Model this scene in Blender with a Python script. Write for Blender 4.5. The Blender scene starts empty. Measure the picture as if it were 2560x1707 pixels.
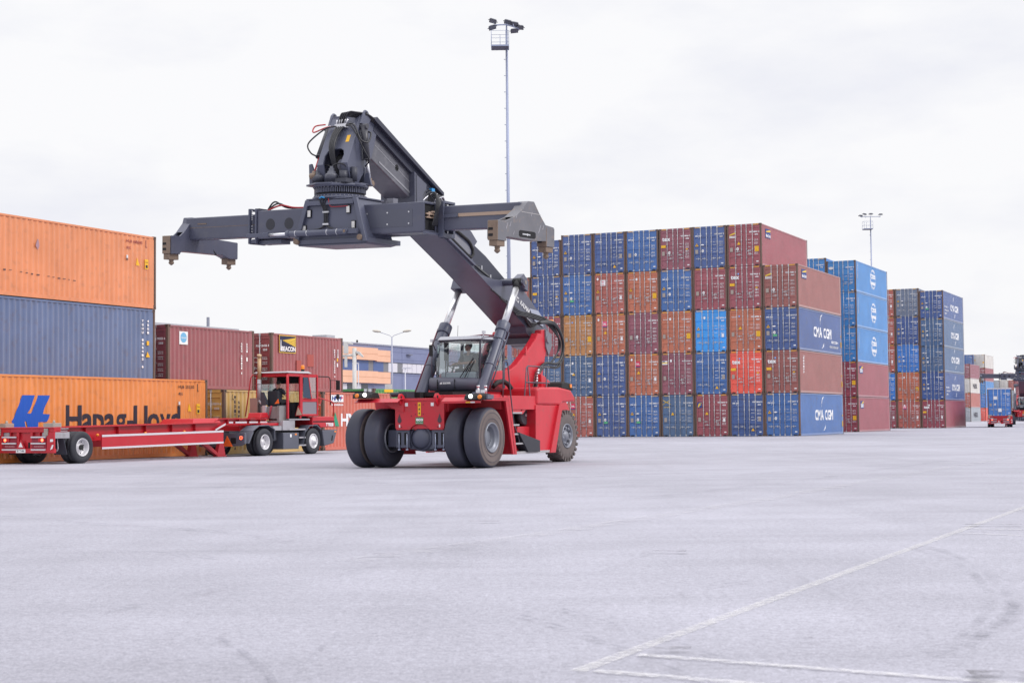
import bpy, bmesh, math, random
from mathutils import Vector, Matrix
from math import sin, cos, pi, radians
random.seed(7)
sc = bpy.context.scene
COL = sc.collection

# ------------------------------------------------------------------ camera
PITCH, ROLL, CAMH = .0494, -.0099, 1.2635
_f = Vector((0, cos(PITCH), sin(PITCH))); _u = Vector((0, -sin(PITCH), cos(PITCH))); _r = Vector((1, 0, 0))
_R = _r * cos(ROLL) + _u * sin(ROLL); _U = _u * cos(ROLL) - _r * sin(ROLL)
cam = bpy.data.cameras.new('camera'); camo = bpy.data.objects.new('camera', cam); COL.objects.link(camo)
cm = Matrix((_R, _U, -_f)).transposed().to_4x4(); cm.translation = (0, 0, CAMH)
camo.matrix_world = cm
cam.sensor_width = 36; cam.lens = 3965.7 / 2560 * 36; cam.clip_start = .2; cam.clip_end = 6000
cam.dof.use_dof = True; cam.dof.focus_distance = 44; cam.dof.aperture_fstop = 5
sc.camera = camo

# ------------------------------------------------------------------ sky, sun, exposure
YAW = .4399
VV = Vector((sin(YAW), cos(YAW), 0)); WW = Vector((cos(YAW), -sin(YAW), 0))
SUN_EL = radians(42)
_h = (WW * .93 + VV * .12).normalized()
SUN = Vector((_h.x * cos(SUN_EL), _h.y * cos(SUN_EL), sin(SUN_EL)))
sc.view_settings.view_transform = 'Standard'; sc.view_settings.look = 'None'
sc.view_settings.exposure = 0; sc.view_settings.gamma = 1
w = bpy.data.worlds.new('World'); sc.world = w; w.use_nodes = True
nt = w.node_tree; nt.nodes.clear()
def N(t, **k):
    n = nt.nodes.new(t)
    for a, b in k.items():
        if hasattr(n, a): setattr(n, a, b)
        else: n.inputs[a].default_value = b
    return n
def L(a, b): nt.links.new(a, b)
out = N('ShaderNodeOutputWorld'); bg = N('ShaderNodeBackground'); bg.inputs[1].default_value = .1
L(bg.outputs[0], out.inputs[0])
sky = N('ShaderNodeTexSky', sky_type='NISHITA', sun_disc=False, sun_elevation=SUN_EL, sun_rotation=math.atan2(_h.x, _h.y))
sky.dust_density = 4; sky.air_density = 1.2
hs = N('ShaderNodeHueSaturation'); hs.inputs['Saturation'].default_value = .3; L(sky.outputs[0], hs.inputs['Color'])
tc = N('ShaderNodeTexCoord'); sep = N('ShaderNodeSeparateXYZ'); L(tc.outputs['Generated'], sep.inputs[0])
# overcast dome: brighter towards the zenith
el = N('ShaderNodeMapRange'); el.inputs['From Min'].default_value = .26; el.inputs['From Max'].default_value = 1.0
el.inputs['To Min'].default_value = 10.1; el.inputs['To Max'].default_value = 22
L(sep.outputs['Z'], el.inputs['Value'])
mp = N('ShaderNodeMapping'); mp.inputs['Scale'].default_value = (2.4, 2.4, 6.5); mp.inputs['Location'].default_value = (7.3, 3.3, .9)
L(tc.outputs['Generated'], mp.inputs['Vector'])
no = N('ShaderNodeTexNoise'); no.inputs['Scale'].default_value = 1.9; no.inputs['Detail'].default_value = 8; no.inputs['Roughness'].default_value = .55
L(mp.outputs[0], no.inputs['Vector'])
cr = N('ShaderNodeValToRGB'); cr.color_ramp.elements[0].position = .31; cr.color_ramp.elements[1].position = .50
cr.color_ramp.elements[0].color = (.89, .90, .965, 1); cr.color_ramp.elements[1].color = (1.0, 1.0, 1.02, 1)
L(no.outputs['Fac'], cr.inputs[0])
mul = N('ShaderNodeVectorMath', operation='SCALE'); L(cr.outputs[0], mul.inputs[0]); L(el.outputs[0], mul.inputs['Scale'])
mx = N('ShaderNodeMix', data_type='RGBA'); mx.inputs['Factor'].default_value = .93
L(hs.outputs[0], mx.inputs['A']); L(mul.outputs[0], mx.inputs['B']); L(mx.outputs['Result'], bg.inputs[0])
sl = bpy.data.lights.new('sun', 'SUN'); sl.energy = 1.5; sl.angle = radians(18); sl.color = (1, .965, .93)
so = bpy.data.objects.new('sun', sl); COL.objects.link(so); so.rotation_euler = SUN.to_track_quat('Z', 'Y').to_euler(); so.location = SUN * 100

# ------------------------------------------------------------------ materials
MATS = {}
def mat(name, rgb, rough=.5, metal=0., var=.0, dirt=0., dirtc=(.12, .09, .07), dscale=1.2, emit=None, bump=0., spec=.5, streak=0., sheen=0.):
    """procedural surface: base colour, soft fading, dirt patches with a shape of their own"""
    if name in MATS: return MATS[name]
    m = bpy.data.materials.new(name); m.use_nodes = True; t = m.node_tree; b = t.nodes['Principled BSDF']
    b.inputs['Roughness'].default_value = rough; b.inputs['Metallic'].default_value = metal
    b.inputs['Specular IOR Level'].default_value = spec
    b.inputs['Base Color'].default_value = (*rgb, 1)
    if sheen: b.inputs['Sheen Weight'].default_value = sheen; b.inputs['Sheen Roughness'].default_value = .45; b.inputs['Sheen Tint'].default_value = (1, 1, 1, 1)
    if var or dirt or streak or bump:
        co = t.nodes.new('ShaderNodeTexCoord'); oi = t.nodes.new('ShaderNodeObjectInfo')
        ad = t.nodes.new('ShaderNodeVectorMath'); ad.operation = 'MULTIPLY_ADD'
        t.links.new(oi.outputs['Random'], ad.inputs[1]); ad.inputs[0].default_value = (37., 53., 29.)
        t.links.new(co.outputs['Object'], ad.inputs[2])
        def noise(scale, detail, src):
            n = t.nodes.new('ShaderNodeTexNoise'); n.inputs['Scale'].default_value = scale; n.inputs['Detail'].default_value = detail
            t.links.new(src, n.inputs['Vector']); return n.outputs['Fac']
        def ramp(src, a, c, hi):
            r = t.nodes.new('ShaderNodeMapRange'); r.inputs['From Min'].default_value = a; r.inputs['From Max'].default_value = c
            r.inputs['To Max'].default_value = hi; t.links.new(src, r.inputs['Value']); return r.outputs[0]
        def mix(fac, a, bcol):
            x = t.nodes.new('ShaderNodeMix'); x.data_type = 'RGBA'; t.links.new(fac, x.inputs['Factor'])
            if isinstance(a, tuple): x.inputs['A'].default_value = (*a, 1)
            else: t.links.new(a, x.inputs['A'])
            x.inputs['B'].default_value = (*bcol, 1); return x.outputs['Result']
        c = rgb
        lum = sum(rgb) / 3
        fade = tuple(min(1, v * (1 + .5 * var) + .10 * var * (lum + .1)) for v in rgb)
        if var: c = mix(ramp(noise(dscale * .6, 3, ad.outputs[0]), .3, .75, .9), c, fade)
        if streak:
            mpn = t.nodes.new('ShaderNodeMapping'); mpn.inputs['Scale'].default_value = (3.2, 3.2, .28); t.links.new(ad.outputs[0], mpn.inputs['Vector'])
            c = mix(ramp(noise(2.0, 5, mpn.outputs[0]), .5, .78, streak), c, tuple(v * .55 + dd * .35 for v, dd in zip(rgb, dirtc)))
        if dirt: c = mix(ramp(noise(dscale * 3.1, 8, ad.outputs[0]), .56, .74, dirt), c, dirtc)
        if not isinstance(c, tuple): t.links.new(c, b.inputs['Base Color'])
        if bump:
            bn = t.nodes.new('ShaderNodeBump'); bn.inputs['Strength'].default_value = bump; bn.inputs['Distance'].default_value = .02
            t.links.new(noise(dscale * 8, 6, ad.outputs[0]), bn.inputs['Height']); t.links.new(bn.outputs[0], b.inputs['Normal'])
    if emit:
        b.inputs['Emission Color'].default_value = (*emit[0], 1); b.inputs['Emission Strength'].default_value = emit[1]
    MATS[name] = m; return m
def glass(name, tint=(.85, .93, .93), tr=.8):
    if name in MATS: return MATS[name]
    m = bpy.data.materials.new(name); m.use_nodes = True; t = m.node_tree; t.nodes.remove(t.nodes['Principled BSDF'])
    tn = t.nodes.new('ShaderNodeBsdfTransparent'); tn.inputs[0].default_value = (*[v * tr for v in tint], 1)
    gl = t.nodes.new('ShaderNodeBsdfGlossy'); gl.inputs['Roughness'].default_value = .03; gl.inputs[0].default_value = (.9, .95, .97, 1)
    lw = t.nodes.new('ShaderNodeLayerWeight'); lw.inputs['Blend'].default_value = .12; fr = t.nodes.new('ShaderNodeMapRange'); t.links.new(lw.outputs['Facing'], fr.inputs['Value']); fr.inputs['To Min'].default_value = .14; fr.inputs['To Max'].default_value = .5
    ms = t.nodes.new('ShaderNodeMixShader'); t.links.new(fr.outputs[0], ms.inputs[0]); t.links.new(tn.outputs[0], ms.inputs[1]); t.links.new(gl.outputs[0], ms.inputs[2])
    t.links.new(ms.outputs[0], t.nodes['Material Output'].inputs[0]); MATS[name] = m; return m

# ------------------------------------------------------------------ mesh building
class MB:
    def __init__(s): s.v = []; s.f = []; s.m = []; s.s = []
    def add(s, vs, fs, m=0, sm=False):
        o = len(s.v); s.v += [tuple(p) for p in vs]
        for q in fs: s.f.append(tuple(i + o for i in q)); s.m.append(m); s.s.append(sm)
        return s
    def box(s, a, b, m=0, M=None):
        x0, y0, z0 = a; x1, y1, z1 = b
        p = [(x0,y0,z0),(x1,y0,z0),(x1,y1,z0),(x0,y1,z0),(x0,y0,z1),(x1,y0,z1),(x1,y1,z1),(x0,y1,z1)]
        if M: p = [M @ Vector(q) for q in p]
        return s.add(p, [(3,2,1,0),(4,5,6,7),(0,1,5,4),(1,2,6,5),(2,3,7,6),(3,0,4,7)], m)
    def hexa(s, p, m=0):
        return s.add(p, [(3,2,1,0),(4,5,6,7),(0,1,5,4),(1,2,6,5),(2,3,7,6),(3,0,4,7)], m)
    def prism(s, poly, a, b, ax='x', m=0):
        """poly of (p,q) extruded from a to b along ax; x:(y,z) y:(x,z) z:(x,y)"""
        g = {'x': lambda p, t: (t, p[0], p[1]), 'y': lambda p, t: (p[0], t, p[1]), 'z': lambda p, t: (p[0], p[1], t)}[ax]
        n = len(poly); vs = [g(p, a) for p in poly] + [g(p, b) for p in poly]
        return s.add(vs, [tuple(range(n)), tuple(range(2*n-1, n-1, -1))] + [(i, i+n, (i+1) % n + n, (i+1) % n) for i in range(n)], m)
    def cyl(s, p0, p1, r0, r1=None, n=16, m=0, sm=True, caps=True):
        r1 = r0 if r1 is None else r1
        p0 = Vector(p0); p1 = Vector(p1); d = (p1 - p0).normalized()
        e = d.orthogonal().normalized(); g = d.cross(e); vs = []
        for p, r in ((p0, r0), (p1, r1)):
            vs += [p + e * (r * cos(2*pi*i/n)) + g * (r * sin(2*pi*i/n)) for i in range(n)]
        s.add(vs, [(i, (i+1) % n, (i+1) % n + n, i+n) for i in range(n)], m, sm)
        if caps: s.add(vs, [tuple(range(n-1, -1, -1)), tuple(range(n, 2*n))], m)
        return s
    def tube(s, pts, r, n=8, m=0, taper=None):
        pts = [Vector(p) for p in pts]; vs = []; fs = []; e = None
        for k, p in enumerate(pts):
            d = (pts[min(k+1, len(pts)-1)] - pts[max(k-1, 0)]).normalized()
            e = (d.orthogonal() if e is None else e - d * e.dot(d)).normalized(); g = d.cross(e)
            rr = r if taper is None else taper[k]
            vs += [p + e * (rr * cos(2*pi*i/n)) + g * (rr * sin(2*pi*i/n)) for i in range(n)]
        for k in range(len(pts)-1): fs += [(k*n+i, k*n+(i+1) % n, (k+1)*n+(i+1) % n, (k+1)*n+i) for i in range(n)]
        s.add(vs, fs, m, True); s.add(vs[:n], [tuple(range(n-1, -1, -1))], m); s.add(vs[-n:], [tuple(range(n))], m)
        return s
    def lathe(s, prof, c=(0,0,0), ax='x', n=32, m=0, mf=None):
        """prof: list of (t along axis, radius)"""
        c = Vector(c); vs = []; fs = []
        for t, r in prof:
            for i in range(n):
                a = 2*pi*i/n
                q = {'x': (t, r*cos(a), r*sin(a)), 'y': (r*cos(a), t, r*sin(a)), 'z': (r*cos(a), r*sin(a), t)}[ax]
                vs.append(c + Vector(q))
        for k in range(len(prof)-1):
            s.add(vs[k*n:(k+2)*n], [(i, (i+1) % n, (i+1) % n + n, i+n) for i in range(n)], mf[k] if mf else m, True)
        return s
    def disc(s, c, r, nrm, n=24, m=0, ry=None):
        d = Vector(nrm).normalized(); e = d.orthogonal().normalized()
        if abs(d.z) < .9: e = Vector((0,0,1)).cross(d).normalized()
        g = d.cross(e); c = Vector(c)
        return s.add([c + e*(r*cos(2*pi*i/n)) + g*((ry or r)*sin(2*pi*i/n)) for i in range(n)], [tuple(range(n))], m)
    def ball(s, c, rx, ry=None, rz=None, n=14, m=0):
        ry = ry or rx; rz = rz or rx; vs = []; h = n // 2
        for j in range(h+1):
            a = pi*j/h
            vs += [(c[0]+rx*sin(a)*cos(2*pi*i/n), c[1]+ry*sin(a)*sin(2*pi*i/n), c[2]+rz*cos(a)) for i in range(n)]
        return s.add(vs, [(j*n+i, (j+1)*n+i, (j+1)*n+(i+1) % n, j*n+(i+1) % n) for j in range(h) for i in range(n)], m, True)
    def xf(s, M):
        s.v = [tuple(M @ Vector(p)) for p in s.v]; return s
    def mesh(s, name):
        me = bpy.data.meshes.new(name); me.from_pydata(s.v, [], s.f)
        me.polygons.foreach_set('material_index', s.m); me.polygons.foreach_set('use_smooth', s.s)
        bm = bmesh.new(); bm.from_mesh(me); bmesh.ops.remove_doubles(bm, verts=bm.verts, dist=1e-5); bmesh.ops.recalc_face_normals(bm, faces=bm.faces); bm.to_mesh(me); bm.free()
        return me
    def build(s, name, mats, parent=None, bevel=0, mesh=None):
        me = mesh or s.mesh(name); o = bpy.data.objects.new(name, me)
        for x in (mats if isinstance(mats, (list, tuple)) else [mats]): me.materials.append(x)
        COL.objects.link(o)
        if parent: o.parent = parent
        if bevel:
            b = o.modifiers.new('bevel', 'BEVEL'); b.width = bevel; b.segments = 2; b.limit_method = 'ANGLE'; b.angle_limit = radians(40)
        return o
def tag(o, label=None, cat=None, group=None, kind=None):
    for k, x in (('label', label), ('category', cat), ('group', group), ('kind', kind)):
        if x: o[k] = x
    return o
def empty(name, loc, rz=0, parent=None):
    o = bpy.data.objects.new(name, None); COL.objects.link(o); o.location = loc; o.rotation_euler = (0, 0, rz); o.empty_display_size = .3
    if parent: o.parent = parent
    return o
def inst(name, me, parent=None, loc=(0,0,0), rz=0, mats=None):
    """an object on shared mesh data; mats override the slots on the object"""
    o = bpy.data.objects.new(name, me); COL.objects.link(o); o.location = loc; o.rotation_euler = (0, 0, rz)
    if parent: o.parent = parent
    if mats:
        for i, x in enumerate(mats):
            if x: o.material_slots[i].link = 'OBJECT'; o.material_slots[i].material = x
    return o
KIDS = {}
def kids(o):
    return [c for c in bpy.data.objects if c.parent == o]
def copy_tree(o, parent=None):
    c = o.copy(); COL.objects.link(c); c.parent = parent
    for ch in kids(o):
        if not ch.name.startswith('zz'): copy_tree(ch, c)
    return c

# ------------------------------------------------------------------ lettering (built-in font), composed glyph by glyph
GL = {}
def glyph(ch):
    if ch not in GL:
        c = bpy.data.curves.new('g', 'FONT'); c.body = ch; c.resolution_u = 3; o = bpy.data.objects.new('g', c)
        me = bpy.data.meshes.new_from_object(o)
        vs = [(v.co.x, v.co.y) for v in me.vertices]; fs = [tuple(p.vertices) for p in me.polygons]
        bpy.data.objects.remove(o); bpy.data.curves.remove(c); bpy.data.meshes.remove(me)
        GL[ch] = (vs, fs, max([v[0] for v in vs], default=.2), min([v[0] for v in vs], default=0))
    return GL[ch]
def text(mb, s, M, size=1., width=None, gap=.07, m=0, slant=0., bold=0.):
    """flat letters in the xy plane of M, starting at its origin"""
    x = 0; items = []
    for ch in s:
        if ch == ' ': x += .34; continue
        vs, fs, x1, x0 = glyph(ch); items.append((x - x0, vs, fs)); x += x1 - x0 + gap
    tot = max(x - gap, .01); sx = size if width is None else width / tot
    for k, (ox, vs, fs) in enumerate(items):
        for bx, by in (((0, 0), (bold, 0), (0, bold), (bold, bold)) if bold else ((0, 0),)):
            mb.add([M @ Vector(((ox + v[0] + v[1]*slant)*sx + bx, v[1]*size + by, bx*.05+by*.03)) for v in vs], fs, m)
    return tot * sx
def frame(o, x, y):
    """matrix with origin o, text direction x, letter-up direction y"""
    x = Vector(x).normalized(); y = Vector(y).normalized(); z = x.cross(y)
    M = Matrix((x, y, z)).transposed().to_4x4(); M.translation = o; return M
# ------------------------------------------------------------------ ground
def ground_material():
    m = bpy.data.materials.new('worn concrete asphalt'); m.use_nodes = True; t = m.node_tree; b = t.nodes['Principled BSDF']
    b.inputs['Roughness'].default_value = .82; b.inputs['Specular IOR Level'].default_value = .35
    co = t.nodes.new('ShaderNodeTexCoord')
    def mapped(scale, rot=0):
        n = t.nodes.new('ShaderNodeMapping'); n.inputs['Scale'].default_value = scale; n.inputs['Rotation'].default_value = (0, 0, rot)
        t.links.new(co.outputs['Object'], n.inputs['Vector']); return n.outputs[0]
    def noise(v, scale, detail=4, rough=.5):
        n = t.nodes.new('ShaderNodeTexNoise'); n.inputs['Scale'].default_value = scale; n.inputs['Detail'].default_value = detail
        n.inputs['Roughness'].default_value = rough; t.links.new(v, n.inputs['Vector']); return n.outputs['Fac']
    def mr(src, a, c, lo, hi):
        r = t.nodes.new('ShaderNodeMapRange'); r.inputs['From Min'].default_value = a; r.inputs['From Max'].default_value = c
        r.inputs['To Min'].default_value = lo; r.inputs['To Max'].default_value = hi; t.links.new(src, r.inputs['Value']); return r.outputs[0]
    def op(o, a, c):
        n = t.nodes.new('ShaderNodeMath'); n.operation = o
        for i, x in enumerate((a, c)):
            if isinstance(x, (int, float)): n.inputs[i].default_value = x
            else: t.links.new(x, n.inputs[i])
        return n.outputs[0]
    big = mr(noise(mapped((1, 1, 1)), .07, 4), .35, .68, .90, 1.10)
    mid = mr(noise(mapped((1, 1, 1)), .55, 6, .62), .3, .7, .91, 1.08)
    st1 = mr(noise(mapped((.09, 1.5, 1), YAW + .25), .8, 5, .6), .48, .72, 1.02, .91)
    st2 = mr(noise(mapped((1.3, .05, 1), YAW - .1), .9, 5, .6), .52, .74, 1.0, .93)
    g1 = mr(noise(mapped((1, 1, 1)), 17, 5, .78), .28, .72, .72, 1.27)
    g2 = mr(noise(mapped((1, 1, 1)), 62, 4, .75), .28, .72, .58, 1.42)
    spots = mr(noise(mapped((1, 1, 1), .4), 3.3, 7, .78), .64, .78, 1.0, .76)
    v = op('MULTIPLY', op('MULTIPLY', op('MULTIPLY', big, mid), op('MULTIPLY', st1, st2)), op('MULTIPLY', op('MULTIPLY', g1, g2), spots))
    sc_ = t.nodes.new('ShaderNodeVectorMath'); sc_.operation = 'SCALE'; sc_.inputs[0].default_value = GROUND_RGB; t.links.new(v, sc_.inputs['Scale'])
    t.links.new(sc_.outputs[0], b.inputs['Base Color'])
    bn = t.nodes.new('ShaderNodeBump'); bn.inputs['Strength'].default_value = .35; bn.inputs['Distance'].default_value = .01
    t.links.new(g1, bn.inputs['Height']); t.links.new(bn.outputs[0], b.inputs['Normal'])
    return m
GROUND_RGB = (.328, .323, .376)
g = MB(); g.add([(-2500, -300, 0), (2500, -300, 0), (2500, 4500, 0), (-2500, 4500, 0)], [(0, 1, 2, 3)])
tag(g.build('ground', ground_material()), kind='structure')
def worn(name, rgb, lo, hi, scale=7., alpha=.9):
    """worn paint or rubber film lying on the ground, broken up by noise"""
    m = bpy.data.materials.new(name); m.use_nodes = True; t = m.node_tree; b = t.nodes['Principled BSDF']
    b.inputs['Base Color'].default_value = (*rgb, 1); b.inputs['Roughness'].default_value = .8
    co = t.nodes.new('ShaderNodeTexCoord'); n = t.nodes.new('ShaderNodeTexNoise'); n.inputs['Scale'].default_value = scale; n.inputs['Detail'].default_value = 9; n.inputs['Roughness'].default_value = .7
    t.links.new(co.outputs['Object'], n.inputs['Vector']); r = t.nodes.new('ShaderNodeMapRange'); r.inputs['From Min'].default_value = lo; r.inputs['From Max'].default_value = hi
    r.inputs['To Max'].default_value = alpha; t.links.new(n.outputs['Fac'], r.inputs['Value']); t.links.new(r.outputs[0], b.inputs['Alpha']); return m
paintm = worn('worn white road paint', (.66, .65, .66), .36, .60, 16, .56); faint = worn('nearly gone road paint', (.56, .55, .58),   .42, .78, 2.2, .42)
skidm = worn('tyre rubber film', (.12, .12, .15), .46, .82, 2.2, .42); oilm = worn('oil stain', (.06, .055, .06), .44, .62, 3.5, .75)
def strip(pts, wd, m, name, z=.004):
    mb = MB(); P = [Vector((p[0], p[1], 0)) for p in pts]; vs = []
    for i, p in enumerate(P):
        d = (P[min(i+1, len(P)-1)] - P[max(i-1, 0)]).normalized(); q = Vector((-d.y, d.x, 0)) * wd / 2
        vs += [tuple(p - q + Vector((0,0,z))), tuple(p + q + Vector((0,0,z)))]
    mb.add(vs, [(2*i, 2*i+1, 2*i+3, 2*i+2) for i in range(len(P)-1)])
    return tag(mb.build(name, m), kind='structure')
strip([(.31, 8.03), (3.65, 14.95), (7.0, 21.83), (13, 34.2), (20, 48.6)], .095, paintm, 'road_marking')
strip([(.40, 8.02), (1.06, 7.62), (2.2, 6.9)], .10, paintm, 'road_marking', .008)
strip([(.66, 8.55), (2.18, 7.62), (3.6, 6.75)], .09, paintm, 'road_marking', .008)
strip([(5.03, 17.75), (5.62, 17.5), (7.6, 16.6)], .06, paintm, 'road_marking', .008)
strip([(4.73, 17.16), (5.33, 16.67), (6.9, 15.6)], .06, paintm, 'road_marking', .008)
strip([(-1.5, 14.4), (.45, 17.8), (3.39, 23.54), (9.3, 36.0), (15.97, 49.7), (26, 70.5), (40, 99.5)], .34, faint, 'road_marking', .012)
strip([(6.5, 62.6), (10.6, 71.98), (17.6, 85.92), (25, 101)], .3, faint, 'road_marking', .012)
strip([(30, 112.5), (35.4, 123.4), (47.4, 147.4), (60, 172)], .3, paintm, 'road_marking', .012)
def arc(c, r, a0, a1, n=24): return [(c[0] + r*cos(a0 + (a1-a0)*i/n), c[1] + r*sin(a0 + (a1-a0)*i/n)) for i in range(n+1)]
MARKS = [([(3.92, 15.68), (3.99, 14.9), (3.95, 14.2), (3.77, 12.63), (3.45, 11.11), (3.23, 10.37), (3.0, 9.83), (2.44, 8.66)], .09, 1), ([(3.80, 15.3), (3.82, 14.1), (3.64, 12.6), (3.33, 11.15), (2.9, 9.9), (2.4, 8.8)], .07, 1),
    ([(3.4, 10.85), (3.2, 10.2), (2.96, 9.63), (2.48, 8.83), (2.2, 8.4)], .10, 1), ([(-1.72, 9.3), (-1.54, 8.88), (-1.38, 8.43), (-1.24, 8.0), (-1.12, 7.5)], .05, 2), ([(-1.05, 9.5), (-1.08, 8.72), (-1.13, 8.3)], .04, 1),
    ([(-5.37, 16.66), (-4.31, 16.11), (-3.27, 15.34), (-2.39, 14.43)], .10, 0), ([(-7.09, 21.97), (-5.05, 19.86), (-3.43, 18.48), (-2.35, 16.71)], .16, 1), ([(-.02, 16.41), (-.93, 14.71), (-1.5, 12.77), (-2.24, 12.03), (-2.72, 10.72)], .10, 0),
    ([(.04, 10.23), (.3, 9.58), (.53, 8.88), (.7, 8.46), (.83, 7.82)], .04, 2), ([(.31, 10.55), (.56, 9.86), (.74, 9.31), (.91, 8.94), (1.06, 8.36)], .04, 2), ([(1.09, 11.32), (1.5, 11.9), (2.05, 12.46)], .06, 0), ([(.62, 12.68), (1.16, 14.4), (1.3, 15.2)], .10, 0),
    ([(-9.0, 30), (-5, 31), (0, 33), (4, 36.5)], .3, 1), ([(2, 25), (6, 32), (12, 44)], .25, 0), ([(-3, 24), (1, 28), (7, 38)], .2, 0), ([(-14, 44), (-6, 38), (0, 36)], .3, 0)]
sk2 = worn('dark tyre rubber film', (.09, .09, .12), .44, .78, 2.6, .58); sk1 = worn('faint tyre rubber film', (.16, .16, .19), .48, .85, 1.6, .38)
for i, (pts, wd, kk) in enumerate(MARKS):
    strip(pts, wd, (sk1, skidm, sk2)[kk], 'skid_mark', .016 + .0005*i)
for i, (x, y, a, b_) in enumerate([(5.43, 18.15, .34, .06), (4.83, 16.99, .2, .03), (.85, 8.65, .10, .05), (1.45, 14.93, .16, .05), (-.35, 19.6, .25, .06), (2.32, 7.66, .14, .12), (1.63, 8.97, .04, .03), (-1.2, 14.9, .12, .03)]):
    strip([(x - a, y + .12*a), (x, y), (x + a, y - .16*a)], b_*2, oilm, 'oil_stain', .026 + .0005*i)

# ------------------------------------------------------------------ shipping containers
casting = mat('rusty corner steel', (.12, .075, .06), .75, var=.5, dirt=.5); black = mat('black rubber', (.012, .012, .014), .7)
galv = mat('galvanised rod', (.46, .46, .48), .45, .5, var=.3); white = mat('white lettering', (.78, .78, .80), .6); whiteworn = mat('worn white lettering', (.62, .62, .64), .7)
yellow = mat('warning yellow', (.80, .44, .02), .55); platem = mat('consolidated data plate', (.36, .31, .28), .5, .2); green = mat('green label', (.10, .42, .20), .6)
darktxt = mat('dark lettering', (.022, .017, .035), .6)
def P(name, rgb, d=.35, r=.30): return mat(name, rgb, r, var=.45, dirt=d, dirtc=(.10, .06, .05), streak=.30, sheen=.3, spec=.85)
PAINT = dict(navy=P('navy container paint', (.036, .082, .255)), blue=P('blue container paint', (.030, .115, .345)), slate=P('slate blue container paint', (0.052, 0.112, 0.235)), cyan=P('bright blue container paint', (.032, .20, .50), .25),
    azure=P('azure container paint', (0.012, 0.275, 0.74), .2), maroon=P('maroon container paint', (0.285, 0.055, 0.078)), plum=P('plum container paint', (0.245, 0.062, 0.095)), brick=P('brick brown container paint', (0.39, 0.098, 0.076)),
    rust=P('orange brown container paint', (0.45, 0.125, 0.064)), ochre=P('ochre brown container paint', (0.45, 0.195, 0.06)), red=P('bright red container paint', (0.76, 0.085, 0.055), .25), brown=P('brown container paint', (0.27, 0.078, 0.07)),
    orange=P('orange container paint', (.65, .205, .032), .22), faded=P('faded orange container paint', (.61, .205, .075), .22), steel=P('weathered blue container paint', (.080, .122, .245), .4), maroonl=P('sunlit tone maroon paint', (.235, .052, .062)), brickl=P('sunlit tone brick paint', (.265, .058, .062)), sand=P('sand yellow container paint', (.52, .335, .10), .25),  # maroonl, brickl: separate tones for sun-facing sides, sunlight put into the colour
    coral=P('coral red container paint', (.50, .098, .055), .25), leaf=P('green container paint', (.035, .23, .045)), white=P('off white container paint', (.56, .53, .50), .3), grey=P('grey container paint', (.30, .33, .37), .3), royal=P('royal blue container paint', (0.03, 0.165, 0.51), .25), dusty=P('dusty grey blue container paint', (0.12, 0.155, 0.235), .5))
def corr_points(y0, y1):
    pts = [(y0, 0.)]; y = y0 + .05; d = .036
    while y + .278 < y1:
        pts += [(y, 0.), (y + .068, -d), (y + .138, -d), (y + .206, 0.)]; y += .278
    pts.append((y1, 0.)); return pts
BODY = {}
def body_mesh(Ln, H):
    if (Ln, H) in BODY: return BODY[Ln, H]
    b = MB(); W2 = 2.438; cp = corr_points(.13, Ln - .13)
    for x, sgn in ((W2 - .012, 1), (.012, -1)):
        vs = [(x + sgn*p[1], p[0], .155) for p in cp] + [(x + sgn*p[1], p[0], H - .085) for p in cp]; n = len(cp)
        b.add(vs, [(i, i+1, i+1+n, i+n) for i in range(n-1)])
    cpx = [(a, p) for a, p in corr_points(.13, W2 - .13)]
    n = len(cpx); b.add([(a, Ln - .03 + p, .14) for a, p in cpx] + [(a, Ln - .03 + p, H - .1) for a, p in cpx], [(i, i+1, i+1+n, i+n) for i in range(n-1)])
    b.add([(.06, .1, H - .045), (W2 - .06, .1, H - .045), (W2 - .06, Ln - .1, H - .045), (.06, Ln - .1, H - .045)], [(0, 1, 2, 3)])
    b.add([(.06, .1, .1), (W2 - .06, .1, .1), (W2 - .06, Ln - .1, .1), (.06, Ln - .1, .1)], [(0, 1, 2, 3)])
    for x0, x1 in ((0, .06), (W2 - .06, W2)):
        b.box((x0, .17, .02), (x1, Ln - .17, .158)); b.box((x0, .17, H - .088), (x1, Ln - .17, H - .022))
    for y0, y1 in ((.004, .1), (Ln - .1, Ln - .004)):
        b.box((.17, y0, .018), (W2 - .17, y1, .128)); b.box((.17, y0, H - .125), (W2 - .17, y1, H - .012))
        for x0, x1 in ((.003, .115), (W2 - .115, W2 - .003)): b.box((x0, y0, .118), (x1, y1 + (.03 if y0 < 1 else 0), H - .118), 1 if Ln > 7 or y0 > 1 else 1)
    for x in (0, W2 - .162):
        for y in (0, Ln - .178):
            for z in (0, H - .118):
                b.box((x, y, z), (x + .162, y + .178, z + .118), 1)
                if y == 0: b.box((x + .05, -.003, z + .035), (x + .11, .0, z + .085), 2)
                xx = W2 if x > 1 else 0; b.box((xx - .003 * (xx == 0), y + .055, z + .035), (xx + .003 * (xx > 0), y + .125, z + .085), 2)
    for x in (.22, W2 - .46): b.box((x, .0, .03), (x + .24, .004, .105), 2)
    b.box((.115, .1, .128), (W2 - .115, .105, H - .125), 2)
    me = b.mesh('container_body'); [me.materials.append(x) for x in (PAINT['navy'], casting, black)]
    BODY[Ln, H] = me; return me
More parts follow.
